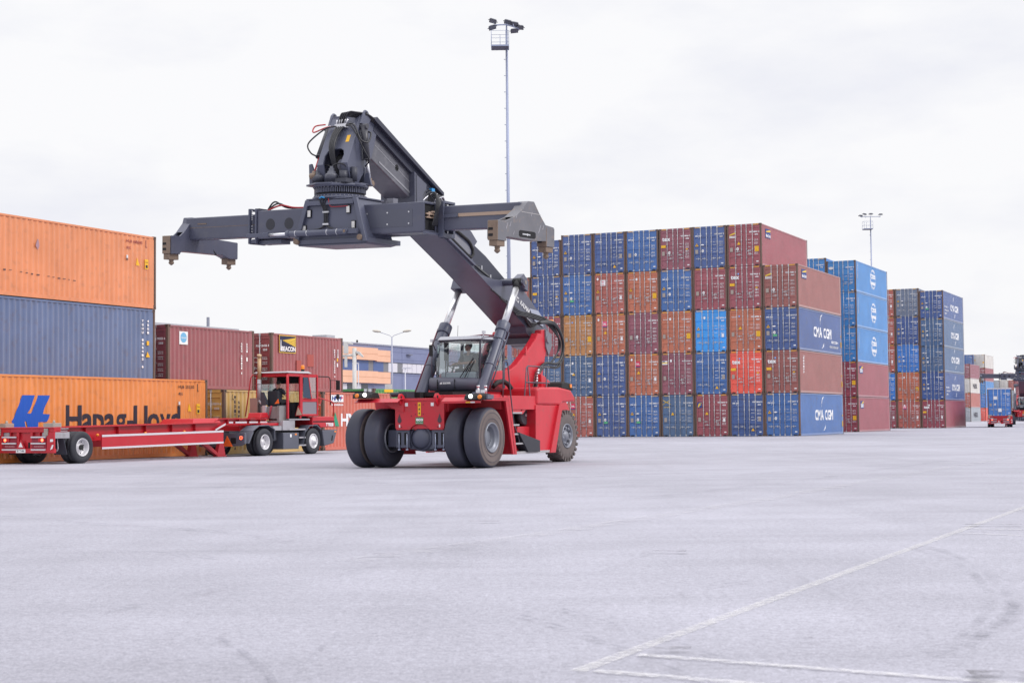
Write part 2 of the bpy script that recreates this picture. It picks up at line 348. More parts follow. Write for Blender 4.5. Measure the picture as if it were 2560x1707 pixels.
def groove_profile(H, style):
    z0, z1 = .135, H - .135; hh = z1 - z0; pr = [(z0, 0)]
    if style == 0: cs = [(.30, .05), (.52, .05), (.745, .05)]
    elif style == 1: cs = [(.13, .15), (.31, .13), (.43, .13), (.55, .13), (.67, .13), (.87, .15)]
    else: cs = [(.10, .10), (.22, .10), (.42, .12), (.54, .12), (.66, .12), (.86, .12)]
    for c, wd in cs:
        a, b = z0 + hh*(c - wd/2), z0 + hh*(c + wd/2); s = .03
        pr += [(a, 0), (a + s, .038), (b - s, .038), (b, 0)]
    pr.append((z1, 0)); return pr
DOOR = {}
def door_mesh(H, style, side):
    k = (H, style, side)
    if k in DOOR: return DOOR[k]
    x0, x1 = (.122, 1.212) if side == 0 else (1.226, 2.316); b = MB(); pr = groove_profile(H, style); n = len(pr)
    a, c = x0 + .07, x1 - .07
    b.add([(a, .03 + p[1], p[0]) for p in pr] + [(c, .03 + p[1], p[0]) for p in pr], [(i, i+1, i+1+n, i+n) for i in range(n-1)])
    for q0, q1 in ((x0, a), (c, x1)): b.box((q0, .022, pr[0][0]), (q1, .09, pr[-1][0]))
    b.box((a, .022, pr[0][0]), (c, .028, pr[0][0] + .05)); b.box((a, .022, pr[-1][0] - .05), (c, .028, pr[-1][0]))
    hx = .118 if side == 0 else 2.32
    for f in (.12, .32, .55, .78, .95): b.box((hx - .03, .004, H*f - .05), (hx + .03, .022, H*f + .05))
    me = b.mesh('container_door'); me.materials.append(PAINT['navy']); DOOR[k] = me; return me
ROD = {}
def rod_mesh(H, hz, d):
    k = (H, hz, d)
    if k in ROD: return ROD[k]
    b = MB(); b.cyl((0, -.012, .05), (0, -.012, H - .04), .021, n=8)
    for z in (.03, H - .135): b.box((-.045, -.03, z), (.045, .0, z + .12))
    for f in (.2, .4, .62, .82): b.box((-.04, -.022, H*f - .03), (.04, .02, H*f + .03))
    b.box((min(0, d*.34), -.04, hz - .016), (max(0, d*.34), -.02, hz + .016)); b.box((d*.17 - .02, -.045, hz - .07), (d*.17 + .02, -.015, hz + .07))
    me = b.mesh('locking_rod'); me.materials.append(galv); ROD[k] = me; return me
def deco(name, fn, mats):
    b = MB(); fn(b); me = b.mesh(name); [me.materials.append(x) for x in mats]; return me
FX = lambda x, z, y=.006: frame((x, y, z), (1, 0, 0), (0, 0, 1))
def q(b, x0, x1, z0, z1, m=0, y=-.002): b.box((x0, y, z0), (x1, y + .004, z1), m)
def tri(b, x, z, r, m=0, y=.0, flip=1): b.prism([(x - r*.9, z - r*.7*flip), (x + r*.9, z - r*.7*flip), (x, z + r*.9*flip)], y, y + .004, 'y', m)
def swoosh(b, x, z, s, M=None):
    for sg in (1, -1):
        pts = []; 
        for i in range(9):
            a = radians(200 - 100*i/8) if sg == 1 else radians(20 - 100*i/8); t = .22*sin(pi*(i/8)**.6)
            pts.append((cos(a)*.62 + .22*sg, sin(a)*.42 + sg*.50, t))
        v = []; 
        for px, pz, t in pts: v += [(x + s*px, .006, z + s*(pz - t*.4)), (x + s*px, .006, z + s*(pz + t*.4))]
        if M: v = [M @ Vector((p[0], p[2], .0)) for p in v]
        b.add(v, [(2*i, 2*i+1, 2*i+3, 2*i+2) for i in range(8)])
def logo_cma(b): text(b, 'CMA CGM', FX(.2, 2.2), .115, .44, slant=.15, bold=.012); swoosh(b, .44, 2.25, .17)
def logo_tex(b): text(b, 'tex', FX(.24, 2.02), .40, .56, bold=.03)
def logo_tal(b): q(b, .60, .96, 2.02, 2.38, 0, .001); q(b, .60, .96, 1.97, 2.02, 1, .001); text(b, 'TAL', FX(.64, 2.13, -.002), .17, .27, m=2, bold=.012)
def logo_small(b): text(b, 'TRITON', FX(.22, 2.3), .085, .36, bold=.006)
def logo_cross(b):
    for sg in (1, -1): b.prism([(.4 - .3*sg, 2.52), (.4 - .2*sg, 2.52), (.43 + .3*sg, 2.22), (.37 + .3*sg, 2.22)], .001, .005, 'y')
    text(b, 'XINES', FX(.18, 2.0), .11, .5)
def logo_f(b): q(b, .16, .50, 1.98, 2.36, 0); b.prism([(.2, 2.02), (.29, 2.02), (.33, 2.13), (.43, 2.15), (.44, 2.19), (.34, 2.18), (.36, 2.24), (.47, 2.26), (.48, 2.31), (.27, 2.28)], -.006, -.002, 'y', 1)
def logo_beacon(b): b.prism([(.2, 2.12), (.65, 2.26), (.65, 2.36), (.2, 2.2)], .0, .004, 'y', 0); text(b, 'beacon', FX(.19, 2.02), .13, .46, m=1, bold=.012); q(b, .18, .66, 1.96, 2.0, 1)
def logo_t(b): q(b, .54, .92, 2.02, 2.42, 0); b.prism([(.62, 2.3), (.84, 2.3), (.84, 2.34), (.62, 2.34)], -.006, -.002, 'y', 1); q(b, .71, .75, 2.15, 2.30, 1, -.006); q(b, .62, .84, 2.08, 2.11, 1, -.006)
def logo_flag(b): q(b, .14, .52, 2.1, 2.36, 0); q(b, .14, .52, 2.18, 2.26, 1, -.006); q(b, .16, .34, 2.28, 2.34, 2, -.006)
def logo_round(b):
    b.disc((.38, .004, 2.3), .2, (0, -1, 0), ry=.12)
orangey = mat('beacon beam yellow', (.75, .50, .05), .6); crimson = mat('crimson label', (.62, .03, .09), .55); navyl = mat('navy label', (.02, .05, .22), .55); pink = mat('pink label', (.75, .12, .22), .55)
LOGO = dict(cma=(logo_cma, [white]), tex=(logo_tex, [white]), tal=(logo_tal, [crimson, navyl, white]), talp=(logo_tal, [pink, navyl, white]), triton=(logo_small, [whiteworn]), xines=(logo_cross, [orangey]), f=(logo_f, [navyl, orangey]),
    beacon=(logo_beacon, [orangey, white]), t=(logo_t, [white, crimson]), flag=(logo_flag, [white, orangey, navyl]), round=(logo_round, [whiteworn]))
LM = {k: deco('company_logo', f, m) for k, (f, m) in LOGO.items()}
M_tri = deco('warning_sign', lambda b: (tri(b, .33, 1.62, .13), tri(b, .33, 1.62, .06, 1, -.004)), [yellow, darktxt])
M_tri2 = deco('warning_sign', lambda b: tri(b, .84, 1.58, .13), [yellow])
M_tri3 = deco('warning_sign', lambda b: tri(b, 1.62, .45, .13), [yellow])
M_plate = deco('data_plate', lambda b: q(b, .22, .42, 1.02, 1.30), [platem])
M_plater = deco('data_plate', lambda b: q(b, 2.0, 2.2, 1.02, 1.30), [platem])
M_round = deco('round_sticker', lambda b: (b.disc((.76, -.003, 1.2), .085, (0, -1, 0), ry=.105), b.disc((.76, -.006, 1.2), .04, (0, -1, 0), m=1)), [white, platem])
M_oval = deco('oval_sticker', lambda b: b.disc((.74, -.003, 1.62), .12, (0, -1, 0), ry=.045), [white])
M_yel = deco('yellow_label', lambda b: (q(b, .16, .5, 1.56, 1.74), q(b, .2, .46, 1.62, 1.65, 1, -.006)), [yellow, orangey])
M_yelsq = deco('yellow_label', lambda b: (q(b, 1.96, 2.24, .98, 1.34), [q(b, 2.02, 2.18, 1.06 + .10*i, 1.075 + .10*i, 1, -.006) for i in range(3)]), [yellow, mat('label ink', (.42, .24, .03), .6)])
M_yels = deco('yellow_label', lambda b: (q(b, 1.98, 2.12, 1.36, 1.44), tri(b, 2.05, 1.24, .06, 1, 0, -1)), [yellow, whiteworn])
M_green = deco('green_label', lambda b: q(b, .66, .94, .94, 1.08), [green])
M_wlab = deco('paper_label', lambda b: q(b, 2.0, 2.15, 1.0, 1.24), [white])
M_dot = deco('round_sticker', lambda b: b.disc((.78, -.003, 2.36), .075, (0, -1, 0), ry=.095), [white])
M_dotl = deco('round_sticker', lambda b: b.disc((.33, -.003, 2.50), .075, (0, -1, 0), ry=.095), [white])
M_bdot = deco('round_sticker', lambda b: b.disc((.78, -.003, 2.38), .06, (0, -1, 0)), [mat('pale blue label', (.22, .40, .78), .6)])
M_small = deco('small_label', lambda b: q(b, 2.06, 2.22, .26, .33), [white])
def hazard(H):
    def f(b):
        for x in (.2, 1.86):
            for i in range(5):
                a = x + .075*i; b.prism([(a, H - .105), (a + .042, H - .105), (a + .085, H - .03), (a + .043, H - .03)], -.001, .003, 'y')
    return deco('hazard_stripes', f, [yellow])
HZ = {H: hazard(H) for H in (2.896, 2.591)}
def marks_mesh(code, typ, H, seed, lines=4, wide=0):
    r = random.Random(seed); b = MB(); z = H - .62
    text(b, code[:4], FX(1.60, z), .125, .24, bold=.01); text(b, code[5:11], FX(1.88, z), .125, .29, bold=.01); text(b, code[12:], FX(2.23, z), .125, .06, bold=.01)
    text(b, typ, FX(1.96, z - .18), .115, .22, bold=.01)
    zz = z - .50
    for i in range(lines):
        if r.random() < .9: text(b, r.choice(['MAX.', 'TARE', 'NET', 'CU.CAP', 'PAYLOAD', 'GROSS']), FX(1.50, zz), .052, .18 + .06*(i % 2), bold=.004)
        text(b, '%d.%03d KG' % (r.randint(2, 32), r.randint(0, 999)), FX(1.93, zz), .052, .26, bold=.004)
        text(b, '%d.%03d LB' % (r.randint(5, 71), r.randint(0, 999)), FX(1.93, zz - .075), .052, .26, bold=.004); zz -= .21 + (.06 if i == 1 else 0)
    me = b.mesh('serial_number'); me.materials.append(white if seed % 3 else whiteworn); return me
PRE = dict(cma=['CMAU', 'ECMU', 'CMAU'], tex=['TEXU'], tal=['TCLU'], talp=['TCLU'], triton=['TCNU'], beacon=['BEAU'], other=['CXDU', 'TGHU', 'FCIU'])
ALLC = []
def container(color, loc, H=2.896, Ln=12.192, style=0, logo='cma', extra='', label='', group=None, doors=True, seed=None, rz=-YAW, cat='container'):
    seed = len(ALLC) if seed is None else seed; r = random.Random(seed * 13 + 5)
    if label and abs(rz + YAW) < .001: loc = Vector(loc) + VV * r.uniform(-.035, .035) + WW * r.uniform(-.011, .011)
    o = inst('shipping_container', body_mesh(Ln, H), None, loc, rz + r.uniform(-.0016, .0016), [PAINT[color], None, None])
    tag(o, label, cat, group); ALLC.append(o)
    if not doors: return o
    d = [inst('door', door_mesh(H, style, s), o, mats=[PAINT[color]]) for s in (0, 1)]
    hz = (.66, .66) if style in (0, 2) and logo != 'tex' else (1.02, .80)
    for i, (x, sg) in enumerate(((.61, -1), (1.04, -1), (1.385, 1), (1.81, 1))):
        if style == 1: sg = 1 if i in (0, 2) else -1
        inst('locking_rod', rod_mesh(H, hz[i % 2], sg), d[i // 2], (x, 0, 0))
    dz = H - 2.896
    def put(me, k):
        c = inst(me.name.split('.')[0], me, d[k]); c.location.z = dz * .6; return c
    if logo: c = put(LM[logo], 0); c.location.z = dz
    code = r.choice(PRE.get(logo, PRE['other'])) + ' ' + '%06d %d' % (r.randint(100000, 999999), r.randint(0, 9))
    inst('serial_number', marks_mesh(code, '45G1' if H > 2.7 else ('42G1' if Ln > 7 else '22G1'), H, seed + 1, 4 if style != 1 else 5), d[1])
    inst('hazard_stripes', HZ[H], o) if H > 2.7 else None
    for ch in extra:
        me, k = {'t': (M_tri, 0), 'u': (M_tri2, 0), 'v': (M_tri3, 1), 'p': (M_plate, 0), 'P': (M_plater, 1), 'r': (M_round, 0), 'o': (M_oval, 0), 'y': (M_yel, 0), 'Y': (M_yelsq, 1), 's': (M_yels, 1), 'g': (M_green, 0), 'w': (M_wlab, 1), 'd': (M_dot, 0), 'e': (M_dotl, 0), 'b': (M_bdot, 0), 'm': (M_small, 1)}[ch]
        put(me, k)
    return o
A0 = Vector((19.2592, 106.3465, 0)); CW = 2.4757; HC = 2.896
def at(base, col, row, last, w=2.438): return base - WW * (CW * (last - col) + w) + Vector((0, 0, row * HC))
ORD = ['', 'first', 'second', 'third', 'fourth', 'fifth', 'sixth', 'seventh', 'eighth', 'ninth']
TIER = ['bottom', 'second', 'third', 'fourth', 'top']
CNAME = dict(navy='navy', blue='blue', slate='slate blue', cyan='bright blue', azure='azure', maroon='maroon', plum='plum', brick='brick brown', rust='orange brown', ochre='ochre', red='bright red', brown='brown', dusty='grey blue', royal='royal blue')
STY = 'cma:0:tor'
# the tall stack behind the machine: rows from the ground up, columns 0 (left) to 8 (right)
def S(c, lg, st, ex, look): return (c, lg, st, ex, look)
CM = lambda c, ex='toprm', look='with small white logo': S(c, 'cma', 0, ex, look)
A = {
 0: [CM('slate'), CM('slate'), S('brick', 'tal', 1, 'eupwm', 'with a small red square logo'), CM('navy', 'toprgm', 'with a green label'), CM('blue', 'toprgm', 'with a green label'), S('slate', 'xines', 0, 'pum', 'with a yellow cross logo'), S('maroon', 'f', 1, 'upwm', 'with a navy square logo'), S('navy', 'cma', 2, 'vPm', 'with many door ribs'), CM('blue', 'toprm', 'with large white side lettering')],
 1: [CM('slate'), CM('slate', 'opm', 'dusty'), S('slate', 'cma', 2, 'duwom', 'with a white label'), CM('navy', 'tprm', 'with small white logo'), S('rust', 'tal', 1, 'eupwm', 'with a red square logo'), S('plum', 'flag', 1, 'pdm', 'with a pale flag label'), S('blue', 'cma', 2, 'vPm', 'with many door ribs'), S('red', 'tex', 1, 'ypbsm', 'with large white lettering'), S('brown', 'tex', 1, 'ypbsm', 'with large white lettering')],
 2: [S('brick', 'triton', 1, 'pm', 'partly hidden'), S('maroon', 'triton', 1, 'pm', 'partly hidden'), S('ochre', 'triton', 1, 'bpYm', 'with yellow label'), S('rust', 'talp', 1, 'eupwm', 'with a pink square logo'), S('plum', None, 1, 'prm', 'without a logo'), S('rust', 'triton', 1, 'dpYm', 'with yellow label'), S('azure', None, 0, 'dtpwm', 'with patched paint'), S('rust', 'triton', 1, 'bupYm', 'with yellow label'), S('navy', 'cma', 2, 'toprgm', 'with large white side lettering')],
 3: [S('brick', 'tal', 1, 'pm', 'partly hidden'), S('navy', 'cma', 1, 'ybpsm', 'with two yellow labels'), CM('blue', 'toprgm', 'with a green label'), S('brick', 't', 1, 'tepwm', 'with white square sign'), S('rust', 'triton', 1, 'dtpYm', 'with yellow label'), CM('blue', 'toprm', 'with small white logo'), S('maroon', None, 1, 'prm', 'without a logo'), S('maroon', 'tex', 1, 'ybpsm', 'with large white lettering'), S('brown', 'beacon', 1, 'rpm', 'with a yellow beam logo')],
 4: [None, CM('navy', 'toprm', 'with small white logo'), CM('navy', 'tprm', 'with small white logo'), S('navy', 'cma', 2, 'vPm', 'with many door ribs'), CM('blue', 'prm', 'with small white logo'), S('plum', 'tex', 1, 'yprsm', 'with large white lettering'), CM('navy', 'toprm', 'with small white logo'), S('maroon', 'beacon', 1, 'rupYm', 'with a yellow beam logo'), None]}
for row in range(5):
    for col, it in enumerate(A[row]):
        if not it: continue
        c, lg, st, ex, look = it; std = (row == 4 and col == 1)
        container(c, at(A0, col, row, 8), 2.591 if std else 2.896, style=st, logo=lg, extra=ex,
            label='%s container %s, %s tier, %s column of widest stack' % (CNAME[c], look, TIER[row], ORD[col + 1]), group='containers in the widest stack')
def conform(b, Ln):
    """cut flat lettering at the folds of the side wall and press it onto the corrugation"""
    cp = corr_points(.13, Ln - .13); bm = bmesh.new(); vs = [bm.verts.new(p) for p in b.v]
    for f_, m_ in zip(b.f, b.m):
        try: bm.faces.new([vs[i] for i in f_]).material_index = m_
        except ValueError: pass
    ys = [p[1] for p in b.v]; lo, hi = min(ys), max(ys)
    for y, d in cp[1:-1]:
        if lo < y < hi: bmesh.ops.bisect_plane(bm, geom=bm.verts[:] + bm.edges[:] + bm.faces[:], dist=1e-5, plane_co=(0, y, 0), plane_no=(0, 1, 0))
    for v in bm.verts:
        y = v.co.y
        for (a, da), (c, dc) in zip(cp, cp[1:]):
            if a <= y <= c: v.co.x = 2.426 + .5*(da + (dc - da)*(y - a)/(c - a)) + .003 + max(0, v.co.x - 2.444)*.4; break
    bm.verts.index_update(); b.v = [tuple(v.co) for v in bm.verts]; b.f = [tuple(v.index for v in f.verts) for f in bm.faces]; b.m = [f.material_index for f in bm.faces]; b.s = [False]*len(b.f); bm.free(); return b
def side_letters(o, lines, parent_name='side_lettering', m=None, mbf=None):
    """lettering on the right hand side wall, x to the back, z up"""
    b = MB()
    for s, y, z, size, wd, bold in lines: text(b, s, frame((2.438 + .004, y, z), (0, 1, 0), (0, 0, 1)), size, wd, bold=bold)
    if mbf: mbf(b)
    conform(b, 12.192); return b.build(parent_name, m or white, o)
def byloc(col, row, base=A0, last=8):
    p = at(base, col, row, last); return min(ALLC, key=lambda o: (o.location - p).length)
SM = lambda y, z: frame((2.444, y, z), (0, 1, 0), (0, 0, 1))
for row in (0, 2):
    side_letters(byloc(8, row), [('CMA CGM', 4.0, 1.05, .95, 5.0, .06)] + ([('eco-', 9.0, .75, .35, 2.1, .03), ('container', 8.6, .42, .30, 2.6, .02)] if row == 2 else []), mbf=lambda b: swoosh(b, 0, 0, 1.3, SM(6.4, 1.5)))
side_letters(byloc(8, 1), [('TEXU', 1.0, 2.45, .16, .5, .0)], mbf=lambda b: [text(b, ch, frame((2.444, 1.0, 2.3 - .19*i), (0, 1, 0), (0, 0, 1)), .16, .3, bold=.02) for i, ch in enumerate('885177')])
for c, r_ in ((8, 3), (7, 4)):
    b = MB(); y0 = 1.0; b.box((2.44, y0, 2.0), (2.446, y0 + 1.25, 2.62), 0); b.prism([(y0 + .2, 2.38), (y0 + 1.2, 2.46), (y0 + 1.2, 2.6), (y0 + .2, 2.46)], 2.446, 2.449, 'x', 1)
    text(b, 'BEACON', frame((2.45, y0 + .08, 2.06), (0, 1, 0), (0, 0, 1)), .24, 1.1, m=2, bold=.02); b.build('company_sign', [navyl, orangey, white], byloc(c, r_))
for c, r_ in ((8, 0), (8, 2), (8, 1)):
    b = MB(); b.box((2.44, 11.75, .55), (2.445, 11.95, .95)); b.box((2.44, 11.75, 1.3), (2.445, 11.9, 1.42)); b.build('yellow_label', yellow, byloc(c, r_))
# second stack
B0 = Vector((28.4464, 130.5656, 0)); C0 = Vector((44.401, 162.908, 0))
def emblem(o, y=5.4, z=.6, s=1.0):
    b = MB(); c = (y + 1.1*s, z + .85*s)
    for k in range(40):
        a0, a1 = 2*pi*k/40, 2*pi*(k+.8)/40
        if k % 5 == 4: continue
        b.add([(2.443, c[0] + r*1.15*cos(a), c[1] + r*.95*sin(a)) for a, r in ((a0, .72*s), (a1, .72*s), (a1, .9*s), (a0, .9*s))], [(0, 1, 2, 3)])
    text(b, 'COSCO', frame((2.443, c[0] - .8*s, c[1] + .05), (0, 1, 0), (0, 0, 1)), .48*s, 1.6*s, bold=.05); text(b, 'SHIPPING', frame((2.443, c[0] - .8*s, c[1] - .5*s), (0, 1, 0), (0, 0, 1)), .34*s, 1.6*s, bold=.04)
    conform(b, 12.192).build('company_logo', white, o)
zB = 0
for row in range(5):
    H = 2.591 if row == 4 else 2.896; c = 'maroon' if row < 2 else 'cyan'
    o = container(c, at(B0, 8, 0, 8) + Vector((0, 0, row*HC)), H, style=1 if row < 2 else 0, logo='beacon' if row < 2 else 'round', extra='uYm' if row < 2 else 'm',
        label='%s container %s, %s tier at right end of the middle stack' % (CNAME[c], 'with yellow door label' if row < 2 else 'with round white emblem', TIER[row]), group='containers in the middle stack')
    if row > 1: emblem(o); b = MB(); [text(b, ch, frame((2.443, .55, 2.3 - .2*i), (0, 1, 0), (0, 0, 1)), .17, .17, bold=.02) for i, ch in enumerate('CSNU619')]; b.build('side_lettering', whiteworn, o)
    else:
        b = MB(); b.box((2.44, .7, 1.95), (2.446, 1.9, 2.55), 0); b.prism([(1.2, 2.3), (1.85, 2.4), (1.85, 2.55), (1.2, 2.42)], 2.446, 2.449, 'x', 1); text(b, 'DO', frame((2.45, .8, 2.02), (0, 1, 0), (0, 0, 1)), .36, .9, m=2, bold=.05); b.build('company_sign', [navyl, orangey, white], o)
    o = container('cyan', at(B0, 7, 0, 8) + Vector((0, 0, row*HC)), style=0, logo='round', extra='m', doors=row > 2, label='bright blue container, %s tier, second column from right in the middle stack' % TIER[row], group='containers in the middle stack')
# third stack
CC = {8: ['maroon', 'navy', 'slate', 'slate', 'navy'], 7: ['brick', 'rust', 'royal', 'navy', 'dusty'], 6: ['maroon', 'royal', 'brick', 'brick', 'brick']}
for col in (6, 7, 8):
    z = 0
    for row in range(5):
        c = CC[col][row]; H = 2.591 if (col == 8 and row == 2) else 2.896; bl = c in ('navy', 'slate', 'royal', 'dusty')
        tall = z
        o = container(c, at(C0, col, 0, 8) + Vector((0, 0, z)), H, style=0 if bl else 1, logo='cma' if bl and c != 'royal' else ('tex' if (col == 8 and row == 0) else ('talp' if col == 7 and row == 0 else 'triton')),
            extra=('toprm' if bl else 'dpwm') + ('g' if col == 8 and row == 4 else '') + ('y' if col == 8 and row == 0 else '') + ('Y' if col == 7 and row == 1 else ''),
            label='%s container%s, %s tier, %s column of the third stack' % (CNAME[c], ' with white side lettering' if col == 8 and row else '', TIER[row], {6: 'leftmost', 7: 'middle', 8: 'rightmost'}[col]), group='containers in the third stack')
        if col == 8 and row:
            side_letters(o, [('CMA CGM', 4.4, 1.0, .9, 4.6, .06)] + ([('eco-', .9, 1.2, .3, 2.0, .03), ('container', .9, .85, .3, 2.4, .02), ('green', .9, .5, .3, 1.2, .02)] if row in (1, 4) else []), mbf=lambda b: swoosh(b, 0, 0, 1.2, SM(6.6, 1.45)))
        z += H
# yard on the left: front row (face towards the road at w = -37.15) and back row (w = -39.65)
def yard(wface, v, z): return WW * (wface - 2.438) + VV * v + Vector((0, 0, z))
def L1c(c, v1, z, Ln, H=2.896, wf=-39.65, **k): return container(c, yard(wf, v1, z), H, Ln, **k)
o = L1c('orange', 50.95 - 12.192, 0, 12.192, wf=-37.15, logo=None, style=1, label='bright orange container with large black lettering and blue logo behind the red trailer'); HL = o
o.scale.z = 1.018
b = MB(); X = 2.438 + .006; y0 = 50.95 - 12.192
text(b, 'Hapag-Lloyd', frame((X, 42.85 - y0, .965), (0, 1, 0), (0, 0, 1)), 1.29, 6.35, bold=.05, gap=.06); conform(b, 12.192).build('company_lettering', darktxt, o)
b = MB(); f = lambda v, z: (v - y0, z)
b.prism([f(v, z) for v, z in [(40.23, 1.36), (40.38, 1.53), (40.52, 1.82), (40.62, 2.0), (40.74, 2.21), (41.33, 2.21), (41.24, 2.0), (41.10, 1.76), (40.98, 1.61), (41.12, 1.61), (41.24, 1.73), (41.37, 2.0), (41.47, 2.21), (42.07, 2.21), (41.90, 1.96), (41.77, 1.73), (41.71, 1.60), (42.07, 1.58), (42.0, 1.45), (41.9, 1.33), (41.51, 1.33), (41.49, .8), (41.1, .8), (41.0, 1.18), (40.93, 1.35), (40.84, 1.35), (40.9, 1.1), (40.8, .8), (40.5, .8)]], X - .004, X - .0039, 'x'); conform(b, 12.192).build('company_logo', mat('vivid blue logo', (.004, .085, .47), .5), o)
def end_marks(o, y, z, s, m):
    b = MB(); text(b, s, frame((X, y, z), (0, 1, 0), (0, 0, 1)), .15, .98, bold=.004, gap=.11); text(b, '45G', frame((X, y, z - .26), (0, 1, 0), (0, 0, 1)), .15, .26, bold=.004, gap=.1)
    b.box((X, y + 1.18, z - .12), (X + .002, y + 1.21, z + .18)); b.box((X, y + 1.18, z - .12), (X + .002, y + 1.26, z - .09)); b.build('serial_number', m, o)
    b = MB(); b.prism([(y + .58, z - .86), (y + .80, z - .86), (y + .64, z - .55)], X, X + .003, 'x'); b.build('warning_sign', yellow, o)
    b = MB(); b.box((X, y + 1.12, z - .96), (X + .003, y + 1.34, z - .58), 0); text(b, '2m', frame((X + .005, y + 1.15, z - .73), (0, 1, 0), (0, 0, 1)), .12, .16, m=1); b.box((X + .003, y + 1.17, z - .92), (X + .005, y + 1.3, z - .80), 1); b.build('height_label', [yellow, darktxt], o)
    b = MB(); b.box((X, y, z - .62), (X + .003, y + .1, z - .50), 0); b.box((X, y, z - .70), (X + .003, y + .1, z - .63), 1); b.build('small_label', [whiteworn, casting], o)
end_marks(o, 10.35, 2.55, 'HLB 252212', darktxt)
o = L1c('faded', 50.95 - 12.192, 2*HC, 12.192, logo=None, style=1, label='faded orange container with scuffed side on top of the weathered blue one'); end_marks(o, 10.35, 2.52, 'HLB 188885', mat('faded maroon lettering', (.25, .05, .06), .7))
b = MB(); rr = random.Random(4)
for i in range(16):
    y = 3.2 + i*.278; 
    if i in (4, 9): continue
    b.box((X - .004, y - .06, .92 - .01*i + rr.uniform(-.02, .02)), (X, y + rr.uniform(.02, .1), .955 - .01*i))
b.build('scuff_mark', mat('bare scuffed steel', (.10, .05, .05), .6), o)
b = MB(); b.prism([(5.3, 1.9), (5.42, 1.75), (5.5, 1.9), (5.46, 2.1), (5.4, 2.15)], X - .003, X, 'x'); b.build('paint_chip', mat('lavender primer', (.36, .22, .26), .7), o)
o = L1c('steel', 50.95 - 12.192, HC, 12.192, logo=None, style=1, label='weathered blue container between two orange containers on the left')
b = MB()
for k, (yy, s) in enumerate(((11.35, 'TGHU 835412 6'), (11.68, '45G1 86 72'))):
    for i, ch in enumerate(s):
        if ch != ' ' and not (k == 1 and i in (5, 6, 7, 8)): text(b, ch, frame((X, yy, 2.35 - .15*i), (0, 1, 0), (0, 0, 1)), .12, .10, bold=.015)
b.build('serial_number', white, o); b = MB(); b.box((X, 11.66, 1.45), (X + .003, 11.80, 1.62)); b.prism([(11.62, .98), (11.86, .98), (11.7, 1.2)], X, X + .003, 'x'); b.build('warning_sign', yellow, o)
L1c('brick', 50.95 - 12.192, 0, 12.192, doors=False, label='brick brown container hidden behind the bright orange one')
# twenty foot boxes
def vert(b, s, y, z, st=.15, sz=.12, wd=.1):
    for i, ch in enumerate(s):
        if ch != ' ': text(b, ch, frame((X, y, z - st*i), (0, 1, 0), (0, 0, 1)), sz, wd, bold=.012)
o = L1c('maroonl', 51.76, 2.66, 6.058, 2.591, style=1, logo=None, extra='', label='maroon twenty foot container with white square notice beside the orange stack')
b = MB(); b.box((X, .73, 1.81), (X + .003, 1.30, 2.34), 0); b.disc((X + .005, 1.015, 2.09), .21, (1, 0, 0), m=1, n=28); text(b, 'reuse', frame((X + .007, .84, 2.05), (0, 1, 0), (0, 0, 1)), .13, .36, m=0); b.build('notice', [white, mat('sky blue print', (.16, .42, .68), .6)], o)
b = MB(); vert(b, 'GESU 219128 5', 5.05, 1.95, .105, .1, .09); vert(b, '22G1', 5.45, 1.95, .105, .1, .09); b.box((X, 5.45, 1.25), (X + .003, 5.55, 1.42)); b.build('serial_number', white, o)
o = L1c('brickl', 59.2, 2.66, 6.058, 2.591, style=1, logo=None, extra='', label='brick brown twenty foot container with a black and yellow sign above the yard tractor')
b = MB(); y0 = .62; b.box((X, y0 - .03, 1.42), (X + .002, y0 + 1.33, 2.21), 1); b.box((X + .001, y0, 1.45), (X + .004, y0 + 1.3, 2.18), 0)
b.prism([(y0 + .22, 1.98), (y0 + 1.28, 1.72), (y0 + 1.28, 2.12)], X + .004, X + .006, 'x', 1)
for k in range(3): b.prism([(y0 + .3, 1.965 + .01*k), (y0 + 1.28, 1.80 + .1*k), (y0 + 1.28, 1.82 + .1*k)], X + .006, X + .008, 'x', 0)
text(b, 'BEACON', frame((X + .007, y0 + .14, 1.50), (0, 1, 0), (0, 0, 1)), .28, 1.13, m=2, bold=.02); b.prism([(y0 + .06, 1.5), (y0 + .14, 1.5), (y0 + .12, 2.0), (y0 + .08, 2.0)], X + .004, X + .007, 'x', 2)
b.xf(Matrix.Translation((0, 0, .30))); b.build('company_sign', [mat('sign navy black', (.015, .015, .05), .5), orangey, white], o)
for y0, y1, z0, z1 in ((2.9, 3.45, 1.15, 1.72), (2.0, 2.4, .75, 1.42)): b = MB(); b.box((X, y0, z0), (X + .002, y1, z1)); b.build('repaint_patch', mat('fresh red patch', (.36, .08, .065), .5), o)
b = MB(); vert(b, 'BEAU 250056 9', 5.25, 1.95, .105, .1, .09); vert(b, '22G1', 5.55, 1.95, .105, .1, .09); b.box((X, 5.5, 1.2), (X + .003, 5.6, 1.38)); b.build('serial_number', white, o)
b = MB(); b.box((X, 5.5, 1.46), (X + .003, 5.6, 1.62)); b.build('yellow_label', yellow, o)
o = L1c('sand', 52.04, 0, 6.058, 2.591, wf=-37.15, style=2, logo=None, label='sand yellow twenty foot container with dark vertical lettering behind the yard tractor')
b = MB(); vert(b, 'MEDITERRANEAN', .70, 2.22, .185, .17, .15); vert(b, 'SHIPPING', .98, 2.02, .185, .14, .12); conform(b, 6.058).build('company_lettering', darktxt, o)
b = MB(); b.box((X, .55, 2.18), (X + .002, .58, 2.4)); b.box((X, .55, 2.18), (X + .002, .68, 2.21)); b.build('height_mark', darktxt, o)
o = L1c('coral', 59.42, 0, 6.058, 2.591, wf=-37.15, style=2, logo=None, label='coral red twenty foot container with white square logo behind the drive wheels')
